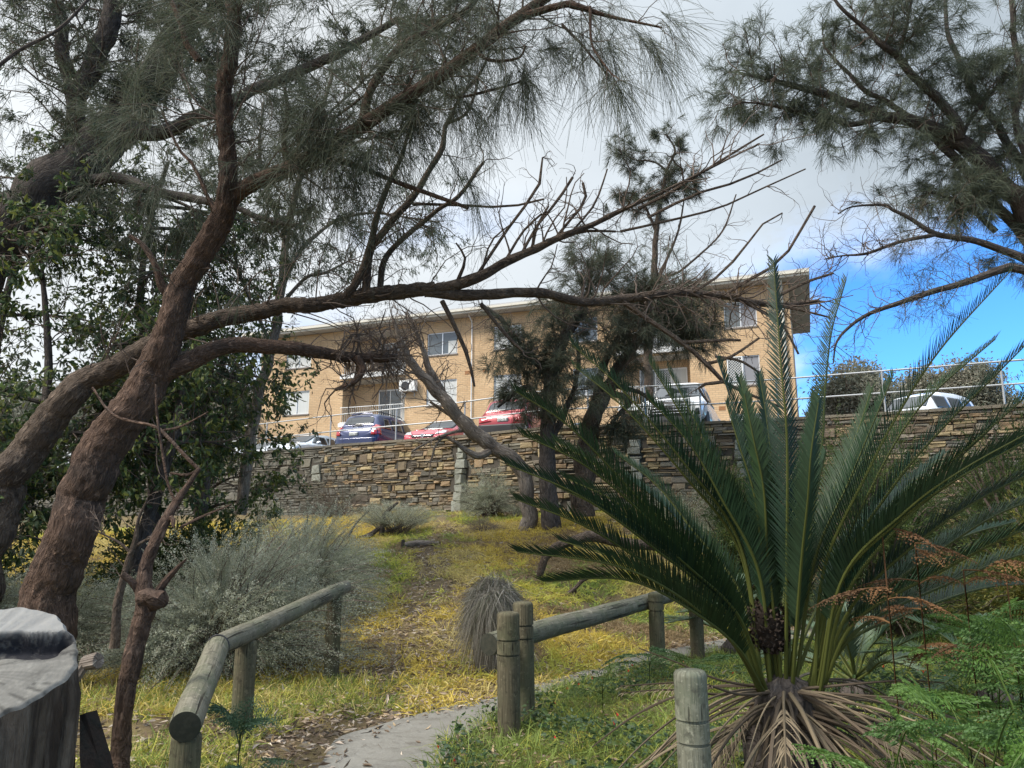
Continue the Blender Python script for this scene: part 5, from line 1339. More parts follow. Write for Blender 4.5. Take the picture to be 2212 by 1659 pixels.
# T6 - bare leaning tree at the foot of the wall
b0 = G(1140, 1142); D6 = b0[1]
T6 = Tree('dead_tree', 'bare grey dead tree leaning left over the stone wall', b0, 'bark_pale', 'twig_pale', None, 61)
m6 = T6.limb([(1142, 1160, D6, 36), (1140, 1106, D6, 33), (1134, 1040, D6, 32), (1112, 996, D6, 32), (1070, 966, D6, 31), (1023, 939, D6, 31), (990, 900, D6 - .1, 29), (954, 855, D6 - .2, 26), (912, 812, D6 - .3, 22), (880, 770, D6 - .4, 17), (862, 727, D6 - .5, 12), (850, 690, D6 - .5, 7)], S=18, amp=.10)
n6 = T6.limb([(958, 860, D6, 20), (935, 810, D6, 17), (918, 770, D6, 13), (905, 730, D6, 9), (890, 700, D6, 6)], S=9)
n7 = T6.limb([(1065, 965, D6, 18), (1037, 985, D6 - .1, 16), (1010, 975, D6 - .2, 13), (985, 955, D6 - .3, 9), (960, 945, D6 - .3, 6), (940, 965, D6 - .4, 4), (930, 1000, D6 - .4, 3)], S=8)
n8 = T6.limb([(900, 800, D6, 9), (870, 775, D6, 8), (845, 770, D6, 7), (815, 790, D6, 5)], S=7)
n9 = T6.limb([(985, 905, D6, 9), (955, 885, D6, 8), (930, 868, D6, 6)], S=7)
n10 = T6.limb([(1005, 930, D6, 8), (975, 935, D6 - .3, 7), (935, 950, D6 - .4, 6), (890, 975, D6 - .5, 4)], S=7)
T6.sprout([m6, n6, n8], 90, (.4, 1.2), .016, 3, t0=.55, up=.25, wig=.36, ang=.9, nch=(1, 4), shrink=.65)
T6.sprout([n7, n9, n10, n6], 26, (.3, .8), .009, 1, t0=.3, up=-.1, wig=.34, ang=.9, nch=(1, 3))
T6.finish()
# T7/T8 - two living sheoaks by the wall
b0 = G(1188, 1138); D7 = b0[1] - .2
T7 = Tree('sheoak_tree', 'dark sheoak with twin black stems and dense needles in front of the brick flats', b0, 'bark_dark', 'twig', None, 71)
m7 = T7.limb([(1190, 1155, D7, 44), (1187, 1090, D7, 40), (1184, 1010, D7, 36), (1183, 900, D7, 32), (1198, 800, D7, 29), (1216, 745, D7, 26), (1235, 700, D7, 22), (1258, 665, D7, 17), (1272, 620, D7, 12), (1280, 560, D7, 7)], S=14)
p7 = T7.limb([(1195, 830, D7, 18), (1172, 795, D7, 17), (1140, 770, D7, 15), (1110, 740, D7, 12), (1090, 700, D7, 11), (1060, 670, D7, 9), (1037, 660, D7, 7)], S=9)
p8 = T7.limb([(1183, 880, D7, 14), (1140, 838, D7, 11), (1105, 855, D7, 9), (1075, 880, D7, 6)], S=8)
p9 = T7.limb([(1185, 960, D7, 18), (1215, 900, D7, 14), (1240, 840, D7, 11), (1250, 780, D7, 9), (1245, 720, D7, 6)], S=8)
T7.sprout([p8, p7], 36, (.4, .9), .013, 2, t0=.1, t1=.55, up=.0, nch=(2, 5))
T7.sprout([m7], 40, (.6, 1.2), .016, 2, t0=.5, up=.35, nch=(2, 5))
T7.sprout([p9], 30, (.5, 1.1), .013, 2, t0=.1, up=.15, nch=(2, 5))
n_live = len(T7.tw)
T7.sprout([p7, m7], 30, (.5, 1.1), .010, 2, t0=.6, up=.2, wig=.36, ang=.9)
T7.finish()
g = Geo(); needles(T7.rng, g, [a for a in T7.tw[:n_live] if a[2] == 0], 32, (.18, .32), (.005, .007), .5, (.1, .5), NEEDLE)
g.build('needles', M['needle'], T7.t)
D8 = D7 + .5
b0 = G(1262, 1110); b0 = on(P(1262, 1000, D8)[0], D8)
T8 = Tree('sheoak_tree', 'reddish forked sheoak leaning right beside the white utility', b0, 'bark_brown', 'twig', None, 81)
m8 = T8.limb([(1258, 1120, D8, 48), (1262, 1010, D8, 44), (1272, 925, D8, 40), (1302, 862, D8, 34), (1325, 815, D8, 30), (1340, 790, D8, 27), (1372, 740, D8, 22), (1397, 700, D8, 18), (1415, 655, D8, 14), (1425, 600, D8, 8)], S=14)
p1 = T8.limb([(1275, 915, D8, 22), (1290, 850, D8, 19), (1300, 800, D8, 16), (1330, 740, D8, 13), (1370, 690, D8, 9), (1400, 640, D8, 6)], S=8)
p2 = T8.limb([(1318, 850, D8, 16), (1350, 858, D8, 14), (1358, 872, D8, 14), (1340, 890, D8, 10), (1320, 915, D8, 7)], S=8)
p3 = T8.limb([(1310, 830, D8, 12), (1345, 838, D8, 11), (1385, 850, D8, 9), (1420, 880, D8, 6)], S=8)
p4 = T8.limb([(1372, 738, D8, 12), (1420, 715, D8, 10), (1470, 700, D8, 7), (1520, 690, D8, 5)], S=8)
T8.sprout([m8, p1], 64, (.6, 1.3), .016, 2, t0=.5, up=.35, nch=(2, 5))
T8.sprout([p4], 40, (.4, 1.0), .012, 2, t0=.2, up=.1, nch=(2, 5))
T8.sprout([p2], 16, (.3, .8), .012, 2, t0=.6, up=-.5, nch=(2, 5))
n_live = len(T8.tw)
T8.sprout([p3, p2, p4], 26, (.4, .9), .009, 2, t0=.5, up=.1, wig=.36, ang=.95)
T8.finish()
g = Geo(); needles(T8.rng, g, [a for a in T8.tw[:n_live] if a[2] == 0], 28, (.18, .32), (.005, .007), .5, (.1, .5), NEEDLE)
g.build('needles', M['needle'], T8.t)
# T9 - slim tall sheoak behind the wall
b0 = P(1412, 880, 24.0); b0[2] = ZC
T9 = Tree('sheoak_tree', 'slim tall sheoak rising above the roof with a small tufted crown', b0, 'bark_brown', 'twig', None, 91)
m9 = T9.limb([(1405, 905, 24, 22), (1400, 780, 24, 20), (1408, 690, 24, 18), (1412, 620, 24, 16), (1414, 560, 24, 14), (1418, 500, 24, 12), (1430, 420, 24, 9), (1442, 365, 24, 7), (1458, 325, 24, 5), (1440, 292, 24, 3)], S=10)
r1 = T9.limb([(1418, 500, 24, 8), (1395, 450, 24, 6), (1370, 420, 24, 4), (1345, 415, 24, 3)], S=6)
r2 = T9.limb([(1440, 370, 24, 6), (1415, 350, 24, 5), (1370, 345, 24, 3), (1345, 330, 24, 2)], S=6)
r3 = T9.limb([(1412, 620, 24, 9), (1440, 560, 24, 7), (1465, 500, 24, 5), (1480, 420, 24, 3)], S=6)
r4 = T9.limb([(1428, 430, 24, 6), (1460, 410, 24, 5), (1500, 395, 24, 3)], S=6)
r5 = T9.limb([(1412, 600, 24, 7), (1460, 590, 24, 6), (1500, 560, 24, 5), (1560, 500, 24, 4), (1590, 420, 24, 3)], S=6)
T9.sprout([r1, r2, r4], 46, (.3, .75), .012, 2, t0=.35, up=.3, nch=(2, 4))
T9.sprout([m9], 24, (.3, .7), .012, 2, t0=.7, up=.3, nch=(2, 4))
n_live = len(T9.tw)
T9.sprout([r3, r5, m9], 34, (.5, 1.3), .012, 2, t0=.3, up=.4, wig=.3)
T9.finish()
g = Geo(); needles(T9.rng, g, [a for a in T9.tw[:n_live] if a[2] == 0], 34, (.18, .34), (.006, .009), .5, (.0, .4), NEEDLE)
g.build('needles', M['needle'], T9.t)

# eucalypt with hanging leaves, centre left, above the parked cars
b0 = P(522, 1090, 15.0); b0[2] = gz(b0[0], b0[1])
T10 = Tree('gum_tree', 'pale stemmed gum tree with thin hanging leaves between the leaning trunk and the flats', b0, 'bark_pale', 'twig_pale', None, 101)
m10 = T10.limb([(520, 1110, 15, 26), (548, 900, 15, 24), (590, 740, 15, 22), (608, 620, 15, 20), (620, 500, 15, 17), (650, 380, 15, 14), (690, 260, 15, 11), (720, 150, 15, 8)], S=10)
e1 = T10.limb([(608, 620, 15, 12), (650, 540, 15, 10), (720, 480, 15, 8), (800, 460, 15, 6), (880, 470, 15, 5), (950, 480, 15, 3)], S=7)
e2 = T10.limb([(620, 500, 15, 11), (580, 420, 15, 9), (560, 330, 15, 8), (570, 220, 15, 6)], S=7)
e3 = T10.limb([(650, 380, 15, 9), (740, 320, 15, 7), (830, 290, 15, 5), (900, 280, 15, 3)], S=7)
e4 = T10.limb([(605, 660, 15, 10), (660, 600, 15, 8), (700, 590, 15, 6), (760, 560, 15, 4)], S=7)
e5 = T10.limb([(588, 750, 15, 10), (560, 690, 15, 8), (520, 600, 15, 7), (500, 520, 15, 5)], S=7)
e6 = T10.limb([(690, 260, 15, 7), (770, 190, 15, 6), (830, 120, 15, 4), (880, 60, 15, 3)], S=7)
T10.sprout([e1, e2, e3, e6], 120, (.5, 1.3), .012, 2, t0=.2, up=.1, nch=(2, 4))
T10.sprout([m10, e4, e5], 70, (.5, 1.2), .012, 2, t0=.25, up=.1, nch=(2, 4))
T10.finish()
g = Geo(); leafcloud(T10.rng, g, T10.tips(), 13, (.09, .16), (.012, .020), GUM, hang=.7)
g.build('leaves', M['leaf'], T10.t)

# broad leaved evergreens massed behind the leaning trunks on the left
def broadtree(label, base, top, spread, seed, n, cols, per, L, W, six=True, lean=(0, 0), t0=.25):
    T = Tree('evergreen_tree', label, on(*base), 'bark_dark', 'twig', None, seed)
    b = on(*base); pts = []
    for k in range(7):
        t = k / 6; pts.append([b[0] + lean[0] * t + .30 * math.sin(seed + 5 * t), b[1] + lean[1] * t + .2 * math.sin(seed * 2 + 4 * t), b[2] - .15 + (top - b[2]) * t, .13 * (1 - .75 * t)])
    p = catmull(pts, 6); add_tube(T.gb, p[:, :3], p[:, 3], 10, .1, 7); T.big.append(p)
    lims = []
    for k in range(10):
        i = int(len(p) * T.rng.uniform(t0, .98)); a = T.rng.uniform(0, 6.28); ln = spread * T.rng.uniform(.6, 1.1)
        d = np.array([math.cos(a), math.sin(a), T.rng.uniform(-.05, .5)])
        c = [np.r_[p[i, :3] + d * ln * t - UPV * .25 * t * t * ln, .04 * (1 - .8 * t)] for t in np.linspace(0, 1, 5)]
        c = catmull(c, 4); add_tube(T.gb, c[:, :3], c[:, 3], 7); lims.append(c)
    T.sprout(lims + [p], n, (.5, 1.2), .012, 2, t0=.2, up=.1, nch=(2, 5))
    T.finish()
    g = Geo(); leafcloud(T.rng, g, T.tips(), per, L, W, cols, hang=.6, six=six)
    g.build('leaves', M['leaf'], T.t)
    return T
broadtree('dark broad leaved tree filling the gap between the two leaning trunks', (-5.2, 11.4), 4.9, 1.15, 111, 75, BROAD, 8, (.08, .13), (.035, .06), lean=(-.1, 0), t0=.5)
broadtree('bushy broad leaved tree at the left edge behind the cut off trunk', (-7.4, 11.2), 5.8, 1.9, 112, 150, BROAD, 8, (.08, .13), (.035, .06), lean=(.2, 0))
broadtree('broad leaved tree with hanging leaves just left of the flats corner', (-5.9, 13.6), 5.6, 1.25, 113, 60, BROAD + GUM, 8, (.09, .15), (.03, .05), lean=(.2, 0), t0=.62)
broadtree('taller dark evergreen whose crown joins the needles at the upper left corner', (-6.6, 13.4), 8.6, 2.3, 114, 190, BROAD + GUM, 9, (.08, .13), (.03, .05), lean=(.2, 0), t0=.4)
broadtree('dark evergreen behind the massive forked trunk', (-9.3, 13.8), 9.4, 2.5, 115, 190, BROAD + GUM, 9, (.08, .13), (.03, .05), t0=.25)
broadtree('small leafy evergreen low against the shaded stone wall', (-6.2, 15.8), 5.2, 1.7, 116, 70, BROAD, 8, (.09, .14), (.04, .06), t0=.2)

# distant trees beyond the right end of the car park
def fartree(label, vx, y_, top, wd, seed, col):
    p = P(vx, 880, y_); b = np.array([p[0], p[1], ZC]); rg = np.random.default_rng(seed)
    t = thing('distant_tree', label, 'tree', b, 0, None)
    g = Geo(); add_tube(g, [b - UPV * .2, b + UPV * (top - ZC) * .35, b + UPV * (top - ZC) * .7], [.35, .28, .1], 8); 
    for k in range(6):
        a = rg.uniform(0, 6.28); add_tube(g, [b + UPV * (top - ZC) * rg.uniform(.2, .5), b + np.array([math.cos(a) * wd * .6, math.sin(a) * wd * .6, (top - ZC) * rg.uniform(.5, .85)])], [.15, .04], 6)
    g.build('trunk', M['bark_dark'], t)
    n = 420; u = nrm(rg.normal(0, 1, (n, 3))); u[:, 2] = np.abs(u[:, 2]) * 1.0 - .35
    c = b + UPV * (top - ZC) * .48 + u * np.array([wd, wd, (top - ZC) * .5]) * (rg.uniform(.5, 1, n) * (1 + .25 * noise3(u * 2.2 + seed)))[:, None]
    m = 60; P0 = np.repeat(c, m, 0) + rg.normal(0, .42, (n * m, 3)); D = nrm(rg.normal(0, 1, (n * m, 3)) + [0, 0, -.2])
    g = Geo(); leaves(P0, D, rg.uniform(.16, .32, n * m), rg.uniform(.08, .14, n * m), rg, g, np.repeat(colvar(rg, n, col, jit=.2), m, 0))
    g.build('crown', M['leaf'], t)
FARC = [(.24, .235, .175), (.19, .195, .145), (.27, .245, .19)]
fartree('rounded brown green tree beyond the handrail just right of the flats', 1858, 46, 13.4, 2.7, 1, FARC)
fartree('broad olive tree beyond the handrail in the middle of the blue gap', 1995, 52, 14.2, 2.9, 2, FARC)
fartree('tallest olive tree beyond the handrail at the right of the blue gap', 2095, 50, 14.6, 2.7, 3, FARC)
fartree('low pale tree beside the right corner of the flats', 1775, 60, 12.6, 2.4, 4, FARC)
fartree('dark distant tree behind the white wagon', 2230, 48, 11.0, 3.0, 6, FARC)
fartree('leafy tree beyond the left end of the flats', 470, 50, 13.5, 4.6, 7, FARC)
fartree('leafy tree far behind the left edge of the picture', 120, 52, 13.0, 6.0, 8, FARC)
fartree('leafy tree far behind the massive forked trunk', 310, 56, 14.5, 5.0, 9, FARC)
# ------------------------------------------------------------------ shrubs
SILVER = [(.40, .415, .31), (.31, .325, .235), (.48, .49, .39), (.24, .26, .18)]
def bush(name, label, c, rx, ry, h, n, cols, seed, per=80, L=(.014, .026), W=(.006, .010), droop=.30, cat='shrub', group=None, stems='twig', lift=0.0, stemcount=None, wild=.26, trans='leaf', low=.0):
    rg = np.random.default_rng(seed); t = thing(name, label, cat, c, 0, group)
    c = np.asarray(c, float)
    u = nrm(rg.normal(0, 1, (n, 3))); u[:, 2] = np.abs(u[:, 2]) - low
    rad = rg.uniform(.55, 1, n) ** .6 * (1 + wild * 2 * noise3(u * 2.4 + seed))
    tip = c + UPV * (h * lift) + u * np.array([rx, ry, h * (1 - lift)]) * rad[:, None]
    gzs = gz(tip[:, 0], tip[:, 1], False); tip[:, 2] = np.maximum(tip[:, 2], gzs + .03)
    base = c + np.c_[rg.normal(0, rx * .10, n), rg.normal(0, ry * .10, n), np.zeros(n)]
    K = 7; tt = np.linspace(0, 1, K)[None, :, None]
    mid = base * .45 + tip * .55 + UPV * (h * .22) + rg.normal(0, .06 * rx, (n, 3))
    pts = base[:, None] * (1 - tt) ** 2 + 2 * mid[:, None] * tt * (1 - tt) + tip[:, None] * tt ** 2
    pts[:, :, 2] -= droop * .25 * h * (tt[..., 0] ** 3) * rg.uniform(0, 1, (n, 1))
    k = stemcount or n // 7
    g = Geo(); V, Q, T_, uv = tubes(pts[:k], np.linspace(.007, .0015, K)[None].repeat(k, 0) * max(1, h), 3, cap=False); g.add(V, Q, None, None, uv)
    g.build('stems', M[stems], t)
    m = per; f = rg.uniform(.38, 1, (n, m)) * (K - 1.001); i = f.astype(int); fr = (f - i)[..., None]
    a = np.take_along_axis(pts, i[..., None], 1); b = np.take_along_axis(pts, i[..., None] + 1, 1)
    P0 = (a * (1 - fr) + b * fr).reshape(-1, 3); D = nrm(b - a).reshape(-1, 3)
    N = len(P0); P0 = P0 + rg.normal(0, .014, (N, 3)); D = nrm(D * .9 + rg.normal(0, .5, (N, 3)) + UPV * .12)
    g = Geo(); cc = np.repeat(colvar(rg, n, cols, jit=.15), m, 0) * (1 + rg.normal(0, .12, (N, 1)))
    leaves(P0, D, rg.uniform(*L, N), rg.uniform(*W, N), rg, g, np.clip(cc, .005, 1), .2)
    g.build('leaves', M[trans], t)
    return t
def gb(vx, vy): return G(vx, vy)
bush('grey_bush', 'largest silver grey bush spilling over the far log of the left fence', on(-3.3, 9.0), 1.7, 1.15, 1.55, 2600, SILVER, 1, per=84)
bush('grey_bush', 'silver grey bush rising behind the fence bush up towards the dry brown shrub', on(-3.1, 11.4), 1.4, 1.2, 1.6, 1700, SILVER, 2, per=80)
bush('grey_bush', 'low silver grey bush between the leaning red barked trunk and the burl sapling', on(-5.5, 9.4), 1.4, 1.0, 1.25, 1500, SILVER, 3, per=80)
bush('grey_bush', 'low silver grey bush at the left edge behind the big stump', on(-6.4, 8.8), 1.4, 1.0, 1.2, 1400, SILVER, 4, per=80)
p = G(800, 1165)
b_ = bush('grey_bush', 'small spreading grey bush on bare dark legs in the middle of the slope', p + np.array([.55, .2, 0]), 1.25, .8, 1.0, 750, SILVER, 5, per=40, lift=.42, stemcount=120, L=(.018, .034), W=(.006, .010))
g = Geo()
for L_ in ([(752, 1170, 9), (790, 1160, 11), (822, 1140, 10), (850, 1120, 6)], [(822, 1172, 10), (826, 1140, 12), (832, 1110, 9), (860, 1085, 5)], [(832, 1150, 8), (862, 1138, 7), (900, 1120, 4)], [(752, 1160, 5), (770, 1130, 4), (800, 1100, 3)]):
    q = catmull([list(P(x, y, p[1] + .1)) + [w_ * p[1] / FPX / 2] for x, y, w_ in L_], 6); add_tube(g, q[:, :3], q[:, 3], 7, .1, 12)
g.build('branches', M['bark_dark'], b_)
p = G(1058, 1118); bush('grey_bush', 'rounded pale grey bush between the pale stone pier and the dead leaning tree', on(p[0], p[1] - .2), .95, .7, 1.5, 1000, SILVER, 6, per=38, L=(.02, .036), W=(.007, .012))
p = G(725, 1118); bush('dry_bush', 'dry brown twiggy bush with grey green top against the stone wall', on(p[0], p[1]), 1.7, .9, 1.35, 900, [(.13, .105, .075), (.16, .15, .11), (.15, .165, .12), (.10, .08, .06)], 7, per=24, L=(.014, .03), W=(.005, .009))
p = G(845, 1075); bush('dry_bush', 'thin grey green wispy bush beside the dark crack in the stone wall', on(p[0], 20.5), .7, .5, 1.35, 300, SILVER, 8, per=26)
p = G(1045, 1150); bush('dry_bush', 'low dry grey brown clump in the grass below the pale stone pier', p, .55, .45, .42, 260, [(.20, .17, .135), (.15, .125, .10)], 9, per=14, L=(.03, .07), W=(.003, .005))
p = G(1440, 1130); bush('grey_bush', 'grey green bush behind the cycad fronds at the foot of the wall', on(p[0], 17.0), 1.3, .9, 1.2, 700, SILVER, 10, per=34, L=(.018, .032))
GREEN = [(.055, .085, .028), (.075, .11, .03), (.04, .065, .022), (.10, .13, .035)]
p = P(1565, 1010, 17.6); bush('hanging_shrub', 'mossy green shrub covering the stone wall behind the cycad', on(p[0], 17.7), .9, .6, 1.75, 700, GREEN, 11, per=34, L=(.03, .06), W=(.008, .016), droop=.9)
for k, (x, y, rx, h, sd, lb) in enumerate(((5.7, 12.2, 1.6, 2.6, 12, 'dark green weeping shrub behind the right hand fronds of the cycad'), (8.2, 12.4, 1.9, 3.0, 13, 'tall dark green shrub at the right edge below the white wagon'), (6.9, 9.8, 1.5, 1.8, 14, 'yellow green shrub at the right edge beyond the brown bracken'), (4.3, 14.0, 1.3, 2.2, 15, 'low dark green shrub below the distant trees seen between fronds'), (7.4, 15.6, 1.7, 2.4, 18, 'dark green bush leaning on the stone wall below the distant trees'), (9.2, 14.2, 1.7, 2.4, 19, 'dark green bush against the far right stretch of stone wall'))):
    bush('green_shrub', lb, on(x, y), rx, rx * .8, h * 1.25, 1500, GREEN if k != 2 else [(.11, .13, .03), (.08, .11, .03), (.16, .15, .03)], sd, per=34, L=(.04, .08), W=(.012, .022), droop=.6)
p = on(-7.6, 10.2); bush('green_shrub', 'dark green undergrowth shrub behind the cut off trunk at the left edge', p, 1.6, 1.2, 1.6, 600, GREEN, 16, per=30, L=(.05, .09), W=(.02, .04))
p = on(-5.6, 13.0); bush('green_shrub', 'dark green undergrowth shrub below the broad leaved trees beside the shaded wall', p, 1.6, 1.2, 1.5, 600, GREEN, 17, per=30, L=(.05, .09), W=(.02, .04))

# shaggy dead tussock behind the pair of fence posts
rg = np.random.default_rng(77); p = on(P(1066, 1400, 8.9)[0], 8.9); th_ = thing('dead_tussock', 'shaggy grey mound of dead drooping strands behind the pair of grooved posts', 'tussock', p)
n = 9000; a = rg.uniform(0, 6.28, n); r_ = np.sqrt(rg.uniform(0, 1, n)); top = p + np.c_[np.cos(a) * r_ * .24, np.sin(a) * r_ * .22, .92 - .20 * r_ ** 2 + rg.normal(0, .05, n)]
D = nrm(np.c_[np.cos(a) * r_, np.sin(a) * r_, np.full(n, .25)] + rg.normal(0, .75, (n, 3)))
top = top + .07 * np.stack([noise3(top * 7 + q) for q in (0, 5, 9)], -1)
g = Geo(); ribbons(top, D, rg.uniform(.10, .30, n), rg.uniform(.004, .008, n), rg.uniform(.8, 3.2, n), K=6, rng=rg, col=colvar(rg, n, [(.22, .20, .165), (.15, .135, .11), (.28, .26, .22), (.11, .11, .075)], jit=.2), g=g, curl=.45)
V = np.vstack(g.v); V[:, 2] = np.maximum(V[:, 2], p[2] + .02); g.v = [V]
g.build('strands', M['dry'], th_)
g = Geo(); lathe(g, p - UPV * .05, [(0, .20), (.3, .24), (.6, .24), (.75, .16), (.84, .02)], 12, amp=.04); g.build('core', M['mortar'], th_)

# ------------------------------------------------------------------ grass, litter, weeds
rg = np.random.default_rng(303)
def edge_r(y): return np.interp(y, PATHB[::1, 1], PATHB[::1, 0])
def scatter(n, ylo, yhi, pw=1.0):
    y = ylo + (yhi - ylo) * rg.uniform(0, 1, n) ** pw
    x = y * rg.uniform(-.74, .74, n); return x, y
def grass(name, x, y, per, L, W, lean, cols_fn, droop=(.3, .9), r0=.05):
    n = len(x); b = np.c_[x, y, gz(x, y) - .01]
    la = rg.uniform(0, 6.28, n); ld = np.c_[np.cos(la), np.sin(la), np.zeros(n)] * lean
    N = n * per; P0 = np.repeat(b, per, 0) + np.c_[rg.normal(0, r0, (N, 2)), np.zeros(N)]
    D = nrm(np.repeat(ld, per, 0) + np.c_[rg.normal(0, .45, (N, 2)), np.full(N, .75)])
    ln = np.repeat(rg.uniform(.6, 1.2, n), per) * rg.uniform(L[0], L[1], N)
    cc = np.repeat(cols_fn(x, y), per, 0) * (1 + rg.normal(0, .18, (N, 1)))
    g = Geo(); ribbons(P0, D, ln, rg.uniform(W[0], W[1], N), rg.uniform(*droop, N), K=4, rng=rg, col=np.clip(cc, .01, .9), g=g)
    o = g.build(name, M['grass']); o['kind'] = 'stuff'; return o
STRAW, GOLD, LIME, GRN, BRN = (np.array(c) for c in ((.56, .46, .18), (.58, .45, .10), (.50, .49, .10), (.17, .22, .055), (.30, .22, .12)))
def slopecol(x, y):
    n1_ = noise3(np.c_[x * .55, y * .45, x * 0 + 3]); n2_ = noise3(np.c_[x * 1.3, y * 1.1, x * 0 + 8]); k = rg.uniform(-.35, .35, len(x))
    c = np.where((n1_ + k > .12)[:, None], LIME, GOLD); c = np.where((n2_ + k > .28)[:, None], STRAW, c)
    c = np.where((n1_ - n2_ + k > .85)[:, None], GRN * 1.4, c); c = np.where((n2_ + k < -.55)[:, None], BRN, c)
    return c
def bare(x, y):         # trodden, leaf strewn strip climbing from the path
    cx = np.interp(y, [6.5, 8, 10, 12, 16, 22], [-1.25, -1.3, -1.5, -1.2, -1.6, -1.8]); wd = np.interp(y, [6.5, 9, 12, 16, 22], [1.0, .62, .55, .4, .3])
    return np.exp(-((x - cx + .4 * noise3(np.c_[x, y, x * 0])) / wd) ** 2)
x, y = scatter(30000, 7.0, 22.5, .85)
keep = (~inpath(x, y) | (~inpath(x - .07, y + .07))) & (y < yw(x) - .15) & (rg.uniform(0, 1, len(x)) > bare(x, y) * .92) & (noise3(np.c_[x * .8, y * .8, x * 0 + 1]) + rg.uniform(-.5, .7, len(x)) > -.55)
keep &= ~((x > .2) & (y < 8.2 + 1.25 * (x - .2)) & (x > 0)) 
x, y = x[keep], y[keep]
grass('grass', x, y, 16, (.14, .34), (.008, .015), .55, slopecol)
x, y = scatter(9000, 3.2, 8.6, .8)
left = (x < -.75) & ~inpath(x, y) & (np.hypot(x + 1.1, y - 6.2) > .9)
keep = left & (noise3(np.c_[x * 1.2, y * 1.2, x * 0 + 5]) + rg.uniform(-.5, .5, len(x)) > -.25)
def leftcol(x, y):
    k = rg.uniform(0, 1, len(x))[:, None]; return np.where(k < .45, GRN * 1.15, np.where(k < .8, LIME * .85, STRAW * .9))
grass('grass', x[keep], y[keep], 18, (.10, .30), (.006, .011), .35, leftcol, (.2, .8))
x, y = scatter(11000, 3.4, 12.5, .75)
keep = (x > edge_r(y) - .07) & (y < 8.6 + 1.1 * x)
def weedcol(x, y):
    k = rg.uniform(0, 1, len(x))[:, None]; return np.where(k < .6, GRN, np.where(k < .85, GRN * 1.5, LIME * .8))
xr, yr = x[keep], y[keep]
grass('grass', xr, yr, 14, (.12, .34), (.005, .009), .3, weedcol, (.2, .8))
# broad leaved creeping weeds with a few red pea flowers
n = 34000; x, y = scatter(n, 3.4, 9.5, .7); keep = (x > edge_r(y) - .03) & (y < 8.4 + 1.1 * x) & (noise3(np.c_[x * 1.6, y * 1.6, x * 0 + 2]) > -.25)
x, y = x[keep], y[keep]; n = len(x)
P0 = np.c_[x, y, gz(x, y) + .02 + .16 * rg.uniform(0, 1, n) ** 1.5 * (1 + noise3(np.c_[x * 2, y * 2, x * 0]))]
g = Geo(); leaves(P0, nrm(np.c_[rg.normal(0, 1, (n, 2)), rg.uniform(-.1, .5, n)]), rg.uniform(.025, .065, n), rg.uniform(.015, .04, n), rg, g, colvar(rg, n, [(.07, .12, .04), (.05, .085, .04), (.10, .15, .05), (.08, .12, .07)], jit=.2), .2, True)
m = 70; k = rg.choice(n, m); leaves(P0[k] + UPV * .05, nrm(rg.normal(0, 1, (m, 3)) + UPV), np.full(m, .035), np.full(m, .022), rg, g, np.tile([(.55, .03, .02)], (m, 1)), .3)
o = g.build('weeds', M['leaf']); o['kind'] = 'stuff'
# fallen leaves and bark flakes
n = 90000; x, y = scatter(n, 3.3, 19, .8)
den = np.where(x < 0, .30, .12) + .8 * bare(x, y) + .9 * np.exp(-((np.hypot(x + 1.6, y - 5.6)) / .9) ** 2)
edge = (inpath(x + .25, y - .25) | inpath(x - .12, y)) & ~inpath(x, y); den = den + 1.0 * edge
rim_ = inpath(x, y) & ~inpath(x - .16, y + .16); den = np.where(inpath(x, y), .03 + .5 * rim_ * rg.uniform(0, 1, n), den)
keep = (rg.uniform(0, 1, n) < den) & (y < yw(x) - .3); x, y = x[keep], y[keep]; n = len(x)
zz = np.where(inpath(x, y), .037 + np.clip(y - 9.5, 0, 9) * .012, gz(x, y) + rg.uniform(.01, .05, n))
D = nrm(np.c_[rg.normal(0, 1, (n, 2)), rg.normal(0, .18, n)]); g = Geo()
leaves(np.c_[x, y, zz], D, rg.uniform(.04, .12, n), rg.uniform(.012, .030, n), rg, g, colvar(rg, n, [(.34, .27, .20), (.22, .165, .12), (.44, .37, .30), (.14, .10, .07), (.38, .28, .17)], jit=.2), .35)
o = g.build('leaf_litter', M['dry']); o['kind'] = 'stuff'
# dark needle litter and twiglets on the path
n = 2600; x, y = scatter(n, 4.5, 9, 1); keep = inpath(x, y); x, y = x[keep], y[keep]; n = len(x)
g = Geo(); D = nrm(np.c_[rg.normal(1, .7, n), rg.normal(0, .35, n), np.zeros(n)])
ribbons(np.c_[x, y, np.full(n, .038)], D, rg.uniform(.03, .15, n), rg.uniform(.002, .004, n), 0.0, K=3, taper=False, rng=rg, side=nrm(np.cross(D, UPV)), col=colvar(rg, n, [(.07, .055, .04), (.12, .095, .07)]), g=g)
o = g.build('needle_litter', M['dry']); o['kind'] = 'stuff'

# fallen wood on the slope
def wood(name, label, L_, y_=None, bk='bark_brown', S=10, base=None):
    g = Geo(); c0 = None
    for path_ in L_:
        q = catmull([list(P(a, b, d)) + [w_ * d / FPX / 2] for a, b, d, w_ in path_], 6); add_tube(g, q[:, :3], q[:, 3], S, .14, 9)
        c0 = q[0, :3] if c0 is None else c0
    o = g.build(name, M[bk], None, smooth=True, origin=np.array([c0[0], c0[1], float(gz(c0[0], c0[1]))])); tag(o, label, 'fallen branch'); return o
d_ = G(1165, 1250)[1]
wood('fallen_branch', 'thick crooked dead branch propped above the grass left of the cycad', [[(1420, 1180, d_ + .3, 20), (1340, 1172, d_ + .2, 22), (1280, 1158, d_ + .1, 22), (1245, 1166, d_, 20), (1200, 1184, d_, 20), (1178, 1205, d_, 17), (1168, 1235, d_, 15), (1160, 1262, d_, 12)], [(1235, 1175, d_, 9), (1237, 1188, d_, 4)]])
d_ = G(1230, 1285)[1]
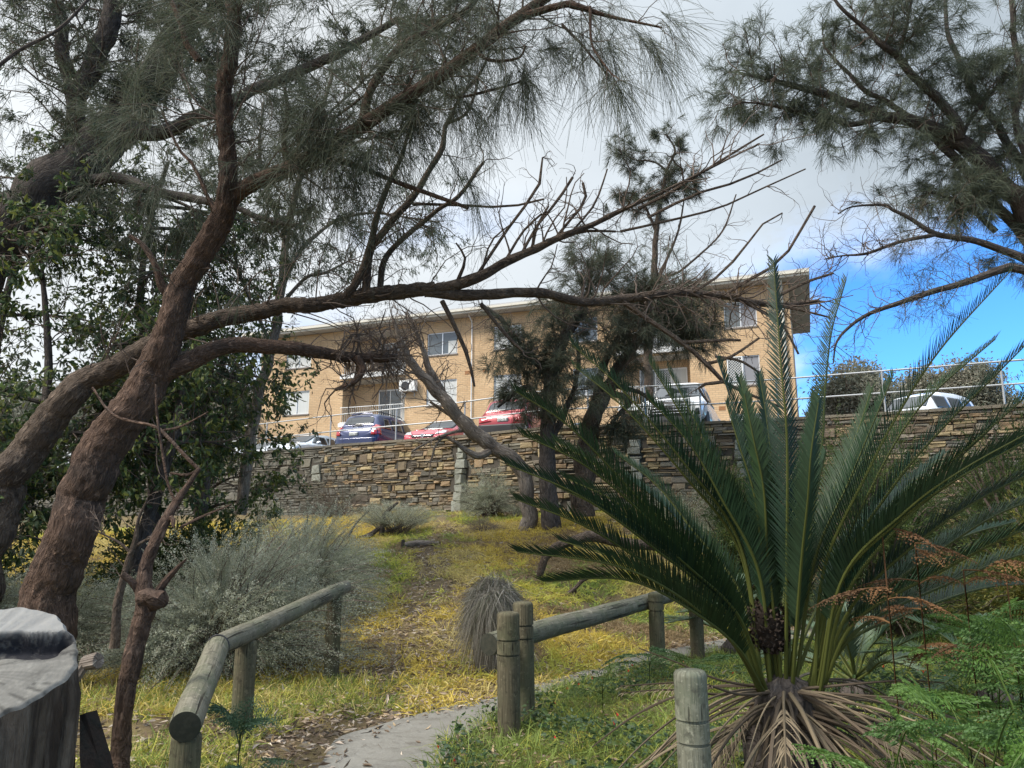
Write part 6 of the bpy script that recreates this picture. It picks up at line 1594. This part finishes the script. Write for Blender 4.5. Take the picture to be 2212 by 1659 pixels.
wood('fallen_branch', 'thin forked dark stick lying in the grass below the crooked branch', [[(1312, 1238, d_, 7), (1265, 1250, d_, 8), (1245, 1268, d_, 9), (1225, 1284, d_ - .1, 10), (1212, 1290, d_ - .1, 5)], [(1240, 1272, d_, 8), (1250, 1288, d_, 4)]])
d_ = G(905, 1182)[1]
wood('log', 'short pale split log lying on the slope beside a dark stake', [[(874, 1178, d_, 12), (905, 1174, d_, 15), (948, 1174, d_, 10)]], bk='bark_pale')
wood('stake', 'short dark wooden stake standing in the grass beside the pale split log', [[(868, 1206, d_ - .1, 8), (869, 1185, d_ - .1, 8), (871, 1166, d_ - .1, 7)]], bk='bark_dark')
d_ = G(690, 1250)[1]
wood('fallen_branch', 'thin dark twiggy branch on the bare ground right of the silver bushes', [[(650, 1262, d_, 5), (690, 1258, d_, 6), (730, 1246, d_, 5), (760, 1235, d_, 3)], [(700, 1257, d_, 4), (690, 1225, d_, 4), (685, 1190, d_, 2)], [(730, 1246, d_, 4), (740, 1222, d_, 2)]], bk='bark_dark', S=6)

# ------------------------------------------------------------------ cycads
rg = np.random.default_rng(909)
def frond_mesh(ctrl, centre, col, n=66, Lm=.27, Wl=.0125, t0=.24, rr=.013, keel=.45, stalkcol=(.10, .115, .03), curl=0.0, thin=1.0):
    p = catmull(ctrl, 10); p = resample(p, 40)
    g = Geo(); rad = np.linspace(rr, .003, 40)
    sc_ = np.array(stalkcol)[None] * (1 - np.linspace(0, 1, 40)[:, None] * .35); Vt, Q, T_, uv = tubes(p[None], rad[None], 7)
    g.add(Vt, Q, T_, np.vstack([np.repeat(sc_, 7, 0), sc_[:1], sc_[-1:]]), uv)
    f = (t0 + (1 - t0) * np.linspace(0, 1, n)) * 38.999; i = f.astype(int); fr = (f - i)[:, None]
    c = p[i] * (1 - fr) + p[i + 1] * fr; T = nrm(p[np.minimum(i + 2, 39)] - p[np.maximum(i - 1, 0)])
    N_ = nrm((np.asarray(centre) + UPV * 2.2) - c); N_ = nrm(N_ - T * (N_ * T).sum(1, keepdims=True)); S = np.cross(T, N_)
    s = np.linspace(0, 1, n)
    ln = Lm * np.minimum(1, .45 + s * 3.2) * (1 - .62 * s ** 2.4) * rg.uniform(.9, 1.08, n)
    fa = 1.25 + .9 * s ** 1.5
    keep = rg.uniform(0, 1, n) < thin
    for sg in (-1, 1):
        D = nrm(T * fa[:, None] + S * sg + N_ * keel + rg.normal(0, .05, (n, 3)))
        sd = nrm(np.cross(D, N_ - S * sg * .3))
        cc = np.clip(np.asarray(col)[None] * rg.uniform(.75, 1.25, (n, 1)), .003, 1)
        ribbons(c[keep], D[keep], ln[keep], np.full(keep.sum(), Wl), rg.uniform(.02, .14, keep.sum()) + curl, K=4, rng=rg, side=sd[keep], col=cc[keep], g=g, curl=.03 + curl * .3)
    return g
CC = P(1692, 1462, 5.0)
cyc = thing('cycad', 'huge dark green cycad with upright feathery fronds over a skirt of dead stalks', 'cycad', (CC[0], CC[1], 0))
g = Geo(); lathe(g, (CC[0], CC[1], -.05), [(0, .27), (.2, .26), (.45, .23), (.65, .18), (CC[2] + .02, .12), (CC[2] + .06, .02)], 26, amp=.06); g.build('stem', M['bark_dark'], cyc)
DKG = [(.018, .040, .019), (.023, .046, .018), (.014, .034, .020), (.026, .049, .024)]
fronds = [  # mid points (x, y, distance) towards the tip
    [(1560, 1260, 4.7), (1380, 1077, 4.45), (1234, 925, 4.3), (1115, 846, 4.25)],
    [(1570, 1290, 4.7), (1420, 1140, 4.4), (1270, 1010, 4.2), (1130, 940, 4.15)],
    [(1560, 1310, 4.6), (1420, 1190, 4.3), (1260, 1075, 4.05), (1095, 1003, 4.0)],
    [(1560, 1330, 4.6), (1420, 1235, 4.3), (1270, 1140, 4.05), (1118, 1080, 4.0)],
    [(1580, 1385, 4.5), (1470, 1290, 4.2), (1330, 1222, 4.0), (1120, 1192, 3.95)],
    [(1590, 1395, 4.5), (1480, 1310, 4.25), (1350, 1252, 4.1), (1177, 1256, 4.05)],
    [(1600, 1180, 4.9), (1474, 996, 4.7), (1340, 838, 4.6), (1237, 746, 4.6)],
    [(1620, 1180, 5.0), (1533, 1009, 4.9), (1471, 895, 4.85), (1404, 784, 4.85)],
    [(1650, 1200, 5.1), (1638, 1041, 5.15), (1596, 916, 5.2), (1550, 778, 5.3)],
    [(1660, 1220, 4.8), (1650, 1060, 4.7), (1628, 950, 4.65), (1608, 852, 4.65)],
    [(1700, 1200, 4.7), (1700, 953, 4.55), (1687, 786, 4.5), (1671, 565, 4.5)],
    [(1710, 1220, 5.1), (1772, 986, 5.1), (1782, 853, 5.1), (1796, 720, 5.15), (1828, 604, 5.2)],
    [(1780, 1230, 4.8), (1874, 1020, 4.6), (1945, 886, 4.5), (2035, 750, 4.4), (2186, 582, 4.35)],
    [(1800, 1240, 5.0), (1905, 1010, 4.9), (1974, 896, 4.85), (2041, 826, 4.8), (2150, 733, 4.8)],
    [(1800, 1260, 4.9), (1930, 1050, 4.7), (2041, 920, 4.6), (2141, 820, 4.5), (2260, 700, 4.4)],
    [(1820, 1270, 4.8), (1960, 1080, 4.55), (2107, 953, 4.4), (2280, 800, 4.3)],
    [(1830, 1280, 4.7), (1990, 1090, 4.5), (2150, 980, 4.3), (2320, 900, 4.2)],
    [(1750, 1220, 5.3), (1800, 1060, 5.5), (1850, 940, 5.7), (1882, 840, 5.8)],
    [(1840, 1310, 4.8), (2010, 1150, 4.6), (2170, 1050, 4.5), (2330, 985, 4.4)],
    [(1850, 1330, 4.9), (2030, 1190, 4.8), (2180, 1100, 4.7), (2330, 1060, 4.7)],
    [(1850, 1340, 4.7), (2040, 1230, 4.5), (2200, 1150, 4.3), (2340, 1110, 4.3)],
    [(1860, 1355, 4.9), (2050, 1260, 4.9), (2200, 1200, 4.9), (2330, 1180, 5.0)],
    [(1680, 1200, 5.2), (1668, 1020, 5.4), (1655, 900, 5.6), (1640, 810, 5.7)],
    [(1730, 1230, 4.6), (1745, 1080, 4.4), (1752, 980, 4.3), (1768, 870, 4.25)],
    [(1640, 1240, 4.8), (1560, 1080, 4.7), (1490, 960, 4.65), (1400, 860, 4.65)],
    [(1600, 1280, 5.2), (1500, 1150, 5.4), (1420, 1050, 5.5), (1330, 980, 5.6)],
    [(1790, 1290, 5.3), (1870, 1160, 5.6), (1950, 1060, 5.9), (2040, 980, 6.1)],
    [(1820, 1250, 4.5), (1950, 1110, 4.2), (2070, 1020, 4.0), (2230, 930, 3.9)],
    [(1760, 1210, 5.0), (1830, 1050, 5.0), (1880, 930, 5.0), (1930, 810, 5.0)],
    [(1700, 1230, 5.4), (1730, 1080, 5.8), (1750, 960, 6.0), (1760, 850, 6.2)],
    [(1585, 1330, 4.9), (1440, 1200, 4.9), (1320, 1110, 4.9), (1200, 1050, 4.95)],
]
base_fronds = list(fronds)
for k, f in enumerate(base_fronds):
    if k in (10, 11, 12, 13, 4, 5) or rg.random() < .2: continue
    ox, oy, oz, sc_f = rg.uniform(-45, 45), rg.uniform(-30, 40), rg.uniform(.1, .7), rg.uniform(.78, .98)
    fronds.append([(1692 + (x - 1692) * sc_f + ox * (j + 1) / len(f), 1450 + (y - 1450) * sc_f + oy * (j + 1) / len(f), d + oz * (j + 1) / len(f)) for j, (x, y, d) in enumerate(f)])
for k, f in enumerate(fronds):
    tip = f[-1]; a = (tip[0] - 1692) / 620.0
    b = CC + np.array([np.clip(a, -1, 1) * .20, (tip[2] - 5.0) * .12, -.02 - abs(a) * .05])
    g = frond_mesh([b] + [P(*q) for q in f], CC, DKG[k % 4], n=112, Lm=.215, Wl=.0115, keel=.8)
    g.build('frond', M['frond'], cyc)
# dark seed cone among the stalks
cp = P(1660, 1352, 4.95); g = Geo(); ax = nrm(np.array([-.12, -.05, 1.0])); Vn = 260
lathe(g, cp - ax * .16, [(0, .05), (.05, .082), (.16, .095), (.25, .08), (.30, .04), (.315, .005)], 16, axis=ax, col=(.03, .022, .018))
ph = np.arange(Vn) * 2.39996; hz = (np.arange(Vn) + .5) / Vn; rp = .098 * np.sqrt(np.clip(1 - (hz * 2 - 1) ** 4, 0, 1)) + .004
A_ = nrm(np.cross(ax, EX)); B_ = np.cross(ax, A_)
dirs = A_[None] * np.cos(ph)[:, None] + B_[None] * np.sin(ph)[:, None]
pc = cp - ax * .16 + ax[None] * (hz * .315)[:, None] + dirs * rp[:, None]
leaves(pc - UPV * .008, nrm(dirs + UPV * .9), np.full(Vn, .032), np.full(Vn, .026), rg, g, colvar(rg, Vn, [(.045, .033, .026), (.03, .024, .02), (.07, .05, .038)], jit=.2), .5)
g.build('seed_cone', M['dry'], cyc)
# skirt of dead stalks and old fronds
TAN = [(.19, .15, .10), (.13, .10, .072), (.25, .20, .135), (.10, .078, .057)]
for k in range(99):
    a = rg.uniform(-math.pi * .98, math.pi * .12) if k < 74 else rg.uniform(0, 6.28)
    ln = rg.uniform(.5, 1.45); el = rg.uniform(-.8, .10)
    d = np.array([math.cos(a) * math.cos(el), math.sin(a) * math.cos(el), math.sin(el)]); b = np.array([CC[0], CC[1], CC[2] - rg.uniform(.05, .25)]) + d * [.16, .16, .04]
    pts = [b + d * ln * t + UPV * (.10 * t - .42 * t * t) * ln for t in np.linspace(0, 1, 5)]
    for q in pts: q[2] = max(q[2], .02 + rg.uniform(0, .03) + float(gz(q[0], q[1])))
    c = np.array(TAN[k % 4]) * rg.uniform(.8, 1.2)
    if k % 8 == 0: g = frond_mesh(pts, CC, c * 1.1, n=44, Lm=.17, Wl=.007, t0=.4, rr=.010, keel=.1, stalkcol=c, curl=.35, thin=.45)
    else:
        g = Geo(); q = resample(catmull(pts, 6), 20); add_tube(g, q, np.linspace(.012, .005, 20) * rg.uniform(.6, 1.3), 5, .15, 20, col=c)
    g.build('dead_stalk', M['dry'], cyc)
for f in ([(1560, 1500, 4.8), (1440, 1490, 4.6), (1345, 1497, 4.5)], [(1560, 1470, 4.8), (1460, 1430, 4.8), (1380, 1400, 4.8)], [(1600, 1500, 4.7), (1500, 1475, 4.5), (1340, 1482, 4.4)], [(1820, 1480, 4.8), (1950, 1470, 4.8), (2040, 1475, 4.8)], [(1820, 1500, 4.7), (1960, 1510, 4.6), (2060, 1530, 4.6)], [(1800, 1510, 4.6), (1930, 1545, 4.4), (2040, 1600, 4.3)]):
    g = frond_mesh([CC - UPV * .08] + [P(*q) for q in f], CC, np.array(TAN[2]), n=40, Lm=.12, Wl=.008, t0=.55, rr=.011, keel=.1, stalkcol=TAN[1], curl=.3, thin=.5); g.build('dead_stalk', M['dry'], cyc)
def small_cycad(label, base, n, ln, cols, seed, up=(.35, 1.2)):
    rs = np.random.default_rng(seed); c = on(*base); t = thing('cycad', label, 'cycad', c)
    g = Geo(); lathe(g, c - UPV * .05, [(0, .16), (.15, .16), (.25, .08), (.28, .01)], 14, amp=.03); g.build('stem', M['bark_dark'], t)
    for k in range(n):
        a = 6.28 * k / n + rs.uniform(-.3, .3); el = rs.uniform(*up); l_ = ln * rs.uniform(.75, 1.1)
        d = np.array([math.cos(a) * math.cos(el), math.sin(a) * math.cos(el), math.sin(el)])
        pts = [c + UPV * .2 + d * l_ * q - UPV * .38 * l_ * q * q + rs.normal(0, .01, 3) for q in np.linspace(0, 1, 5)]
        frond_mesh(pts, c, cols[k % len(cols)], n=56, Lm=.22, Wl=.013).build('frond', M['frond'], t)
SKYLIT_PALE = [(.10, .14, .09), (.08, .12, .07), (.13, .17, .11)]  # frond greens paled to stand for sky light falling on them
p = P(1575, 1180, 10.5); small_cycad('smaller cycad with arching fronds coloured skylit pale on the slope behind the huge one', (p[0], p[1]), 14, 1.5, SKYLIT_PALE, 1)
p = P(1830, 1260, 7.6); small_cycad('mid sized cycad with fronds coloured skylit pale showing through the right stalks of the huge one', (p[0], p[1]), 14, 1.3, SKYLIT_PALE, 2)
p = P(2120, 1260, 7.4); small_cycad('cycad with drooping blue green fronds above the brown bracken at the right', (p[0], p[1]), 14, 1.5, [(.05, .085, .045), (.04, .07, .04)], 3)

# ------------------------------------------------------------------ bracken ferns
def fern_frond(b, az_, ln, el, droop, col, rs, npn=11, wid=.40, hang=.0):
    """twice divided frond: tapering pinnae, each with paired leaflets"""
    d = np.array([math.cos(az_), math.sin(az_), 0]); sdv = np.array([-d[1], d[0], 0])
    t = np.linspace(0, 1, 16); r = ln * t
    c = np.asarray(b)[None] + d[None] * (r * math.cos(el))[:, None] + UPV[None] * (r * math.sin(el) - droop * ln * t ** 2)[:, None]
    g = Geo(); add_tube(g, c, np.linspace(.0045, .0012, 16), 5, col=np.array(col) * .8 + np.array((.02, .01, .0)))
    P0, D, L, W_, C = [], [], [], [], []
    for k in range(npn):
        s = .25 + .75 * (k + .5) / npn; f = s * 14.999; i = int(f); o_ = c[i] + (c[i + 1] - c[i]) * (f - i); T = nrm(c[i + 1] - c[i])
        pl_ = ln * wid * (1 - (k / npn)) ** .85 * (.75 + .25 * min(1, k / 2))
        for sg in (-1, 1):
            pd = nrm(T * .55 + sdv * sg + UPV * rs.uniform(-.1, .12)); m = max(4, int(pl_ / .017)); m = min(m, 16)
            q = np.linspace(.06, 1, m)[:, None]; cen = o_[None] + pd[None] * pl_ * q - UPV[None] * (pl_ * (.16 + hang) * q ** 2)
            pn = nrm(np.cross(T, pd)); 
            for s2 in (-1, 1):
                lat = nrm(np.cross(pd, pn)) * s2
                P0.append(cen); D.append(np.tile(nrm(lat + pd * .45), (m, 1)) + rs.normal(0, .08, (m, 3)))
                L.append(pl_ * .24 * (1 - q[:, 0] * .75) * rs.uniform(.85, 1.1, m)); W_.append(np.full(m, max(.006, pl_ / m * .72)))
    P0 = np.concatenate(P0); n = len(P0)
    leaves(P0, np.concatenate(D), np.concatenate(L), np.concatenate(W_), rs, g, np.clip(np.asarray(col)[None] * rs.uniform(.75, 1.25, (n, 1)), .004, 1), .12)
    return g
FG = [(.095, .185, .035), (.075, .15, .03), (.12, .21, .05), (.08, .155, .045)]
def fern(label, base, n, ln, seed, cols=FG, group=None, el=(.35, 1.25), droop=(.3, .8), name='bracken_fern', hang=0.0, az0=None, stalk=0.0, mt='leaf'):
    rs = np.random.default_rng(seed); c = on(*base); t = thing(name, label, 'fern', c, 0, group)
    for k in range(n):
        a = (6.28 * k / n + rs.uniform(-.5, .5)) if az0 is None else az0 + rs.uniform(-.7, .7)
        b = c + UPV * stalk * rs.uniform(.7, 1.2)
        g = fern_frond(b, a, ln * rs.uniform(.7, 1.15), rs.uniform(*el), rs.uniform(*droop), cols[k % len(cols)], rs, hang=hang)
        if stalk: add_tube(g, [c, b], .004, 5, col=np.array(cols[k % len(cols)]) * .8)
        g.build('frond', M[mt], t)
lab = 'bright green bracken fern in the dense fern patch at the lower right corner'
k = 0; rs = np.random.default_rng(4)
for vx, vy, y_ in ((2040, 1650, 3.8), (2120, 1640, 3.5), (2230, 1600, 3.7), (2110, 1530, 4.3), (2180, 1500, 4.3), (2270, 1480, 4.5), (2150, 1450, 4.9), (2220, 1420, 5.1), (1960, 1720, 3.5), (2180, 1700, 3.2), (2290, 1560, 3.9), (2150, 1400, 5.6), (2140, 1390, 5.8)):
    p = P(vx, vy, y_); fern(lab, (p[0], p[1] + .1), 4, .74, 400 + k, group='bracken ferns at lower right', stalk=max(.08, p[2] - .02)); k += 1
p = P(1850, 1700, 3.9); fern('bracken fern with flat fronds spread over the dead stalks right of the bollard', (p[0], p[1]), 5, .62, 450, stalk=.30, el=(.0, .35))
p = P(520, 1560, 5.2); fern('blue green fern arching over the near log of the left fence', (p[0], p[1]), 5, .5, 460, [(.06, .11, .06), (.05, .095, .05)], stalk=.28)
p = P(560, 1640, 4.9); fern('small blue green fern at the foot of the left fence', (p[0], p[1]), 4, .42, 461, [(.06, .11, .06), (.07, .12, .06)], stalk=.1)
p = P(1300, 1420, 7.0); fern('young fern with yellowing tips below the rail right of the paired posts', (p[0], p[1]), 4, .5, 462, [(.09, .13, .035), (.06, .10, .03)], stalk=.25)
p = P(1400, 1360, 7.6); fern('dark fern tangled round the middle post of the right rail', (p[0], p[1]), 6, .6, 463, [(.04, .085, .03), (.05, .09, .03)], stalk=.4)
p = P(1480, 1330, 8.0); fern('tall fern between the last rail post and the cycad stalks', (p[0], p[1]), 5, .6, 464, [(.05, .10, .03), (.07, .11, .03)], stalk=.3)
RUST = [(.20, .105, .05), (.15, .08, .042), (.25, .14, .07), (.12, .07, .04)]
for k, (vx, vy, y_, st, lb) in enumerate(((1985, 1255, 4.45, 0, 'rusty dead bracken hanging against the right stalks of the cycad'), (2085, 1270, 4.4, 0, 'rusty dead bracken drooping over the upper edge of the fern patch'), (2180, 1300, 4.4, 0, 'rusty dead bracken at the right edge of the picture'), (1910, 1200, 4.4, 0, 'rusty brown bracken on a tall red stem beside the cycad heart'))):
    p = P(vx, vy, y_); fern(lb, (p[0], p[1]), 6, .40, 480 + k, RUST, stalk=p[2] - .03, hang=.25, el=(.0, .5), droop=(.25, .6), name='dead_fern', mt='dry')
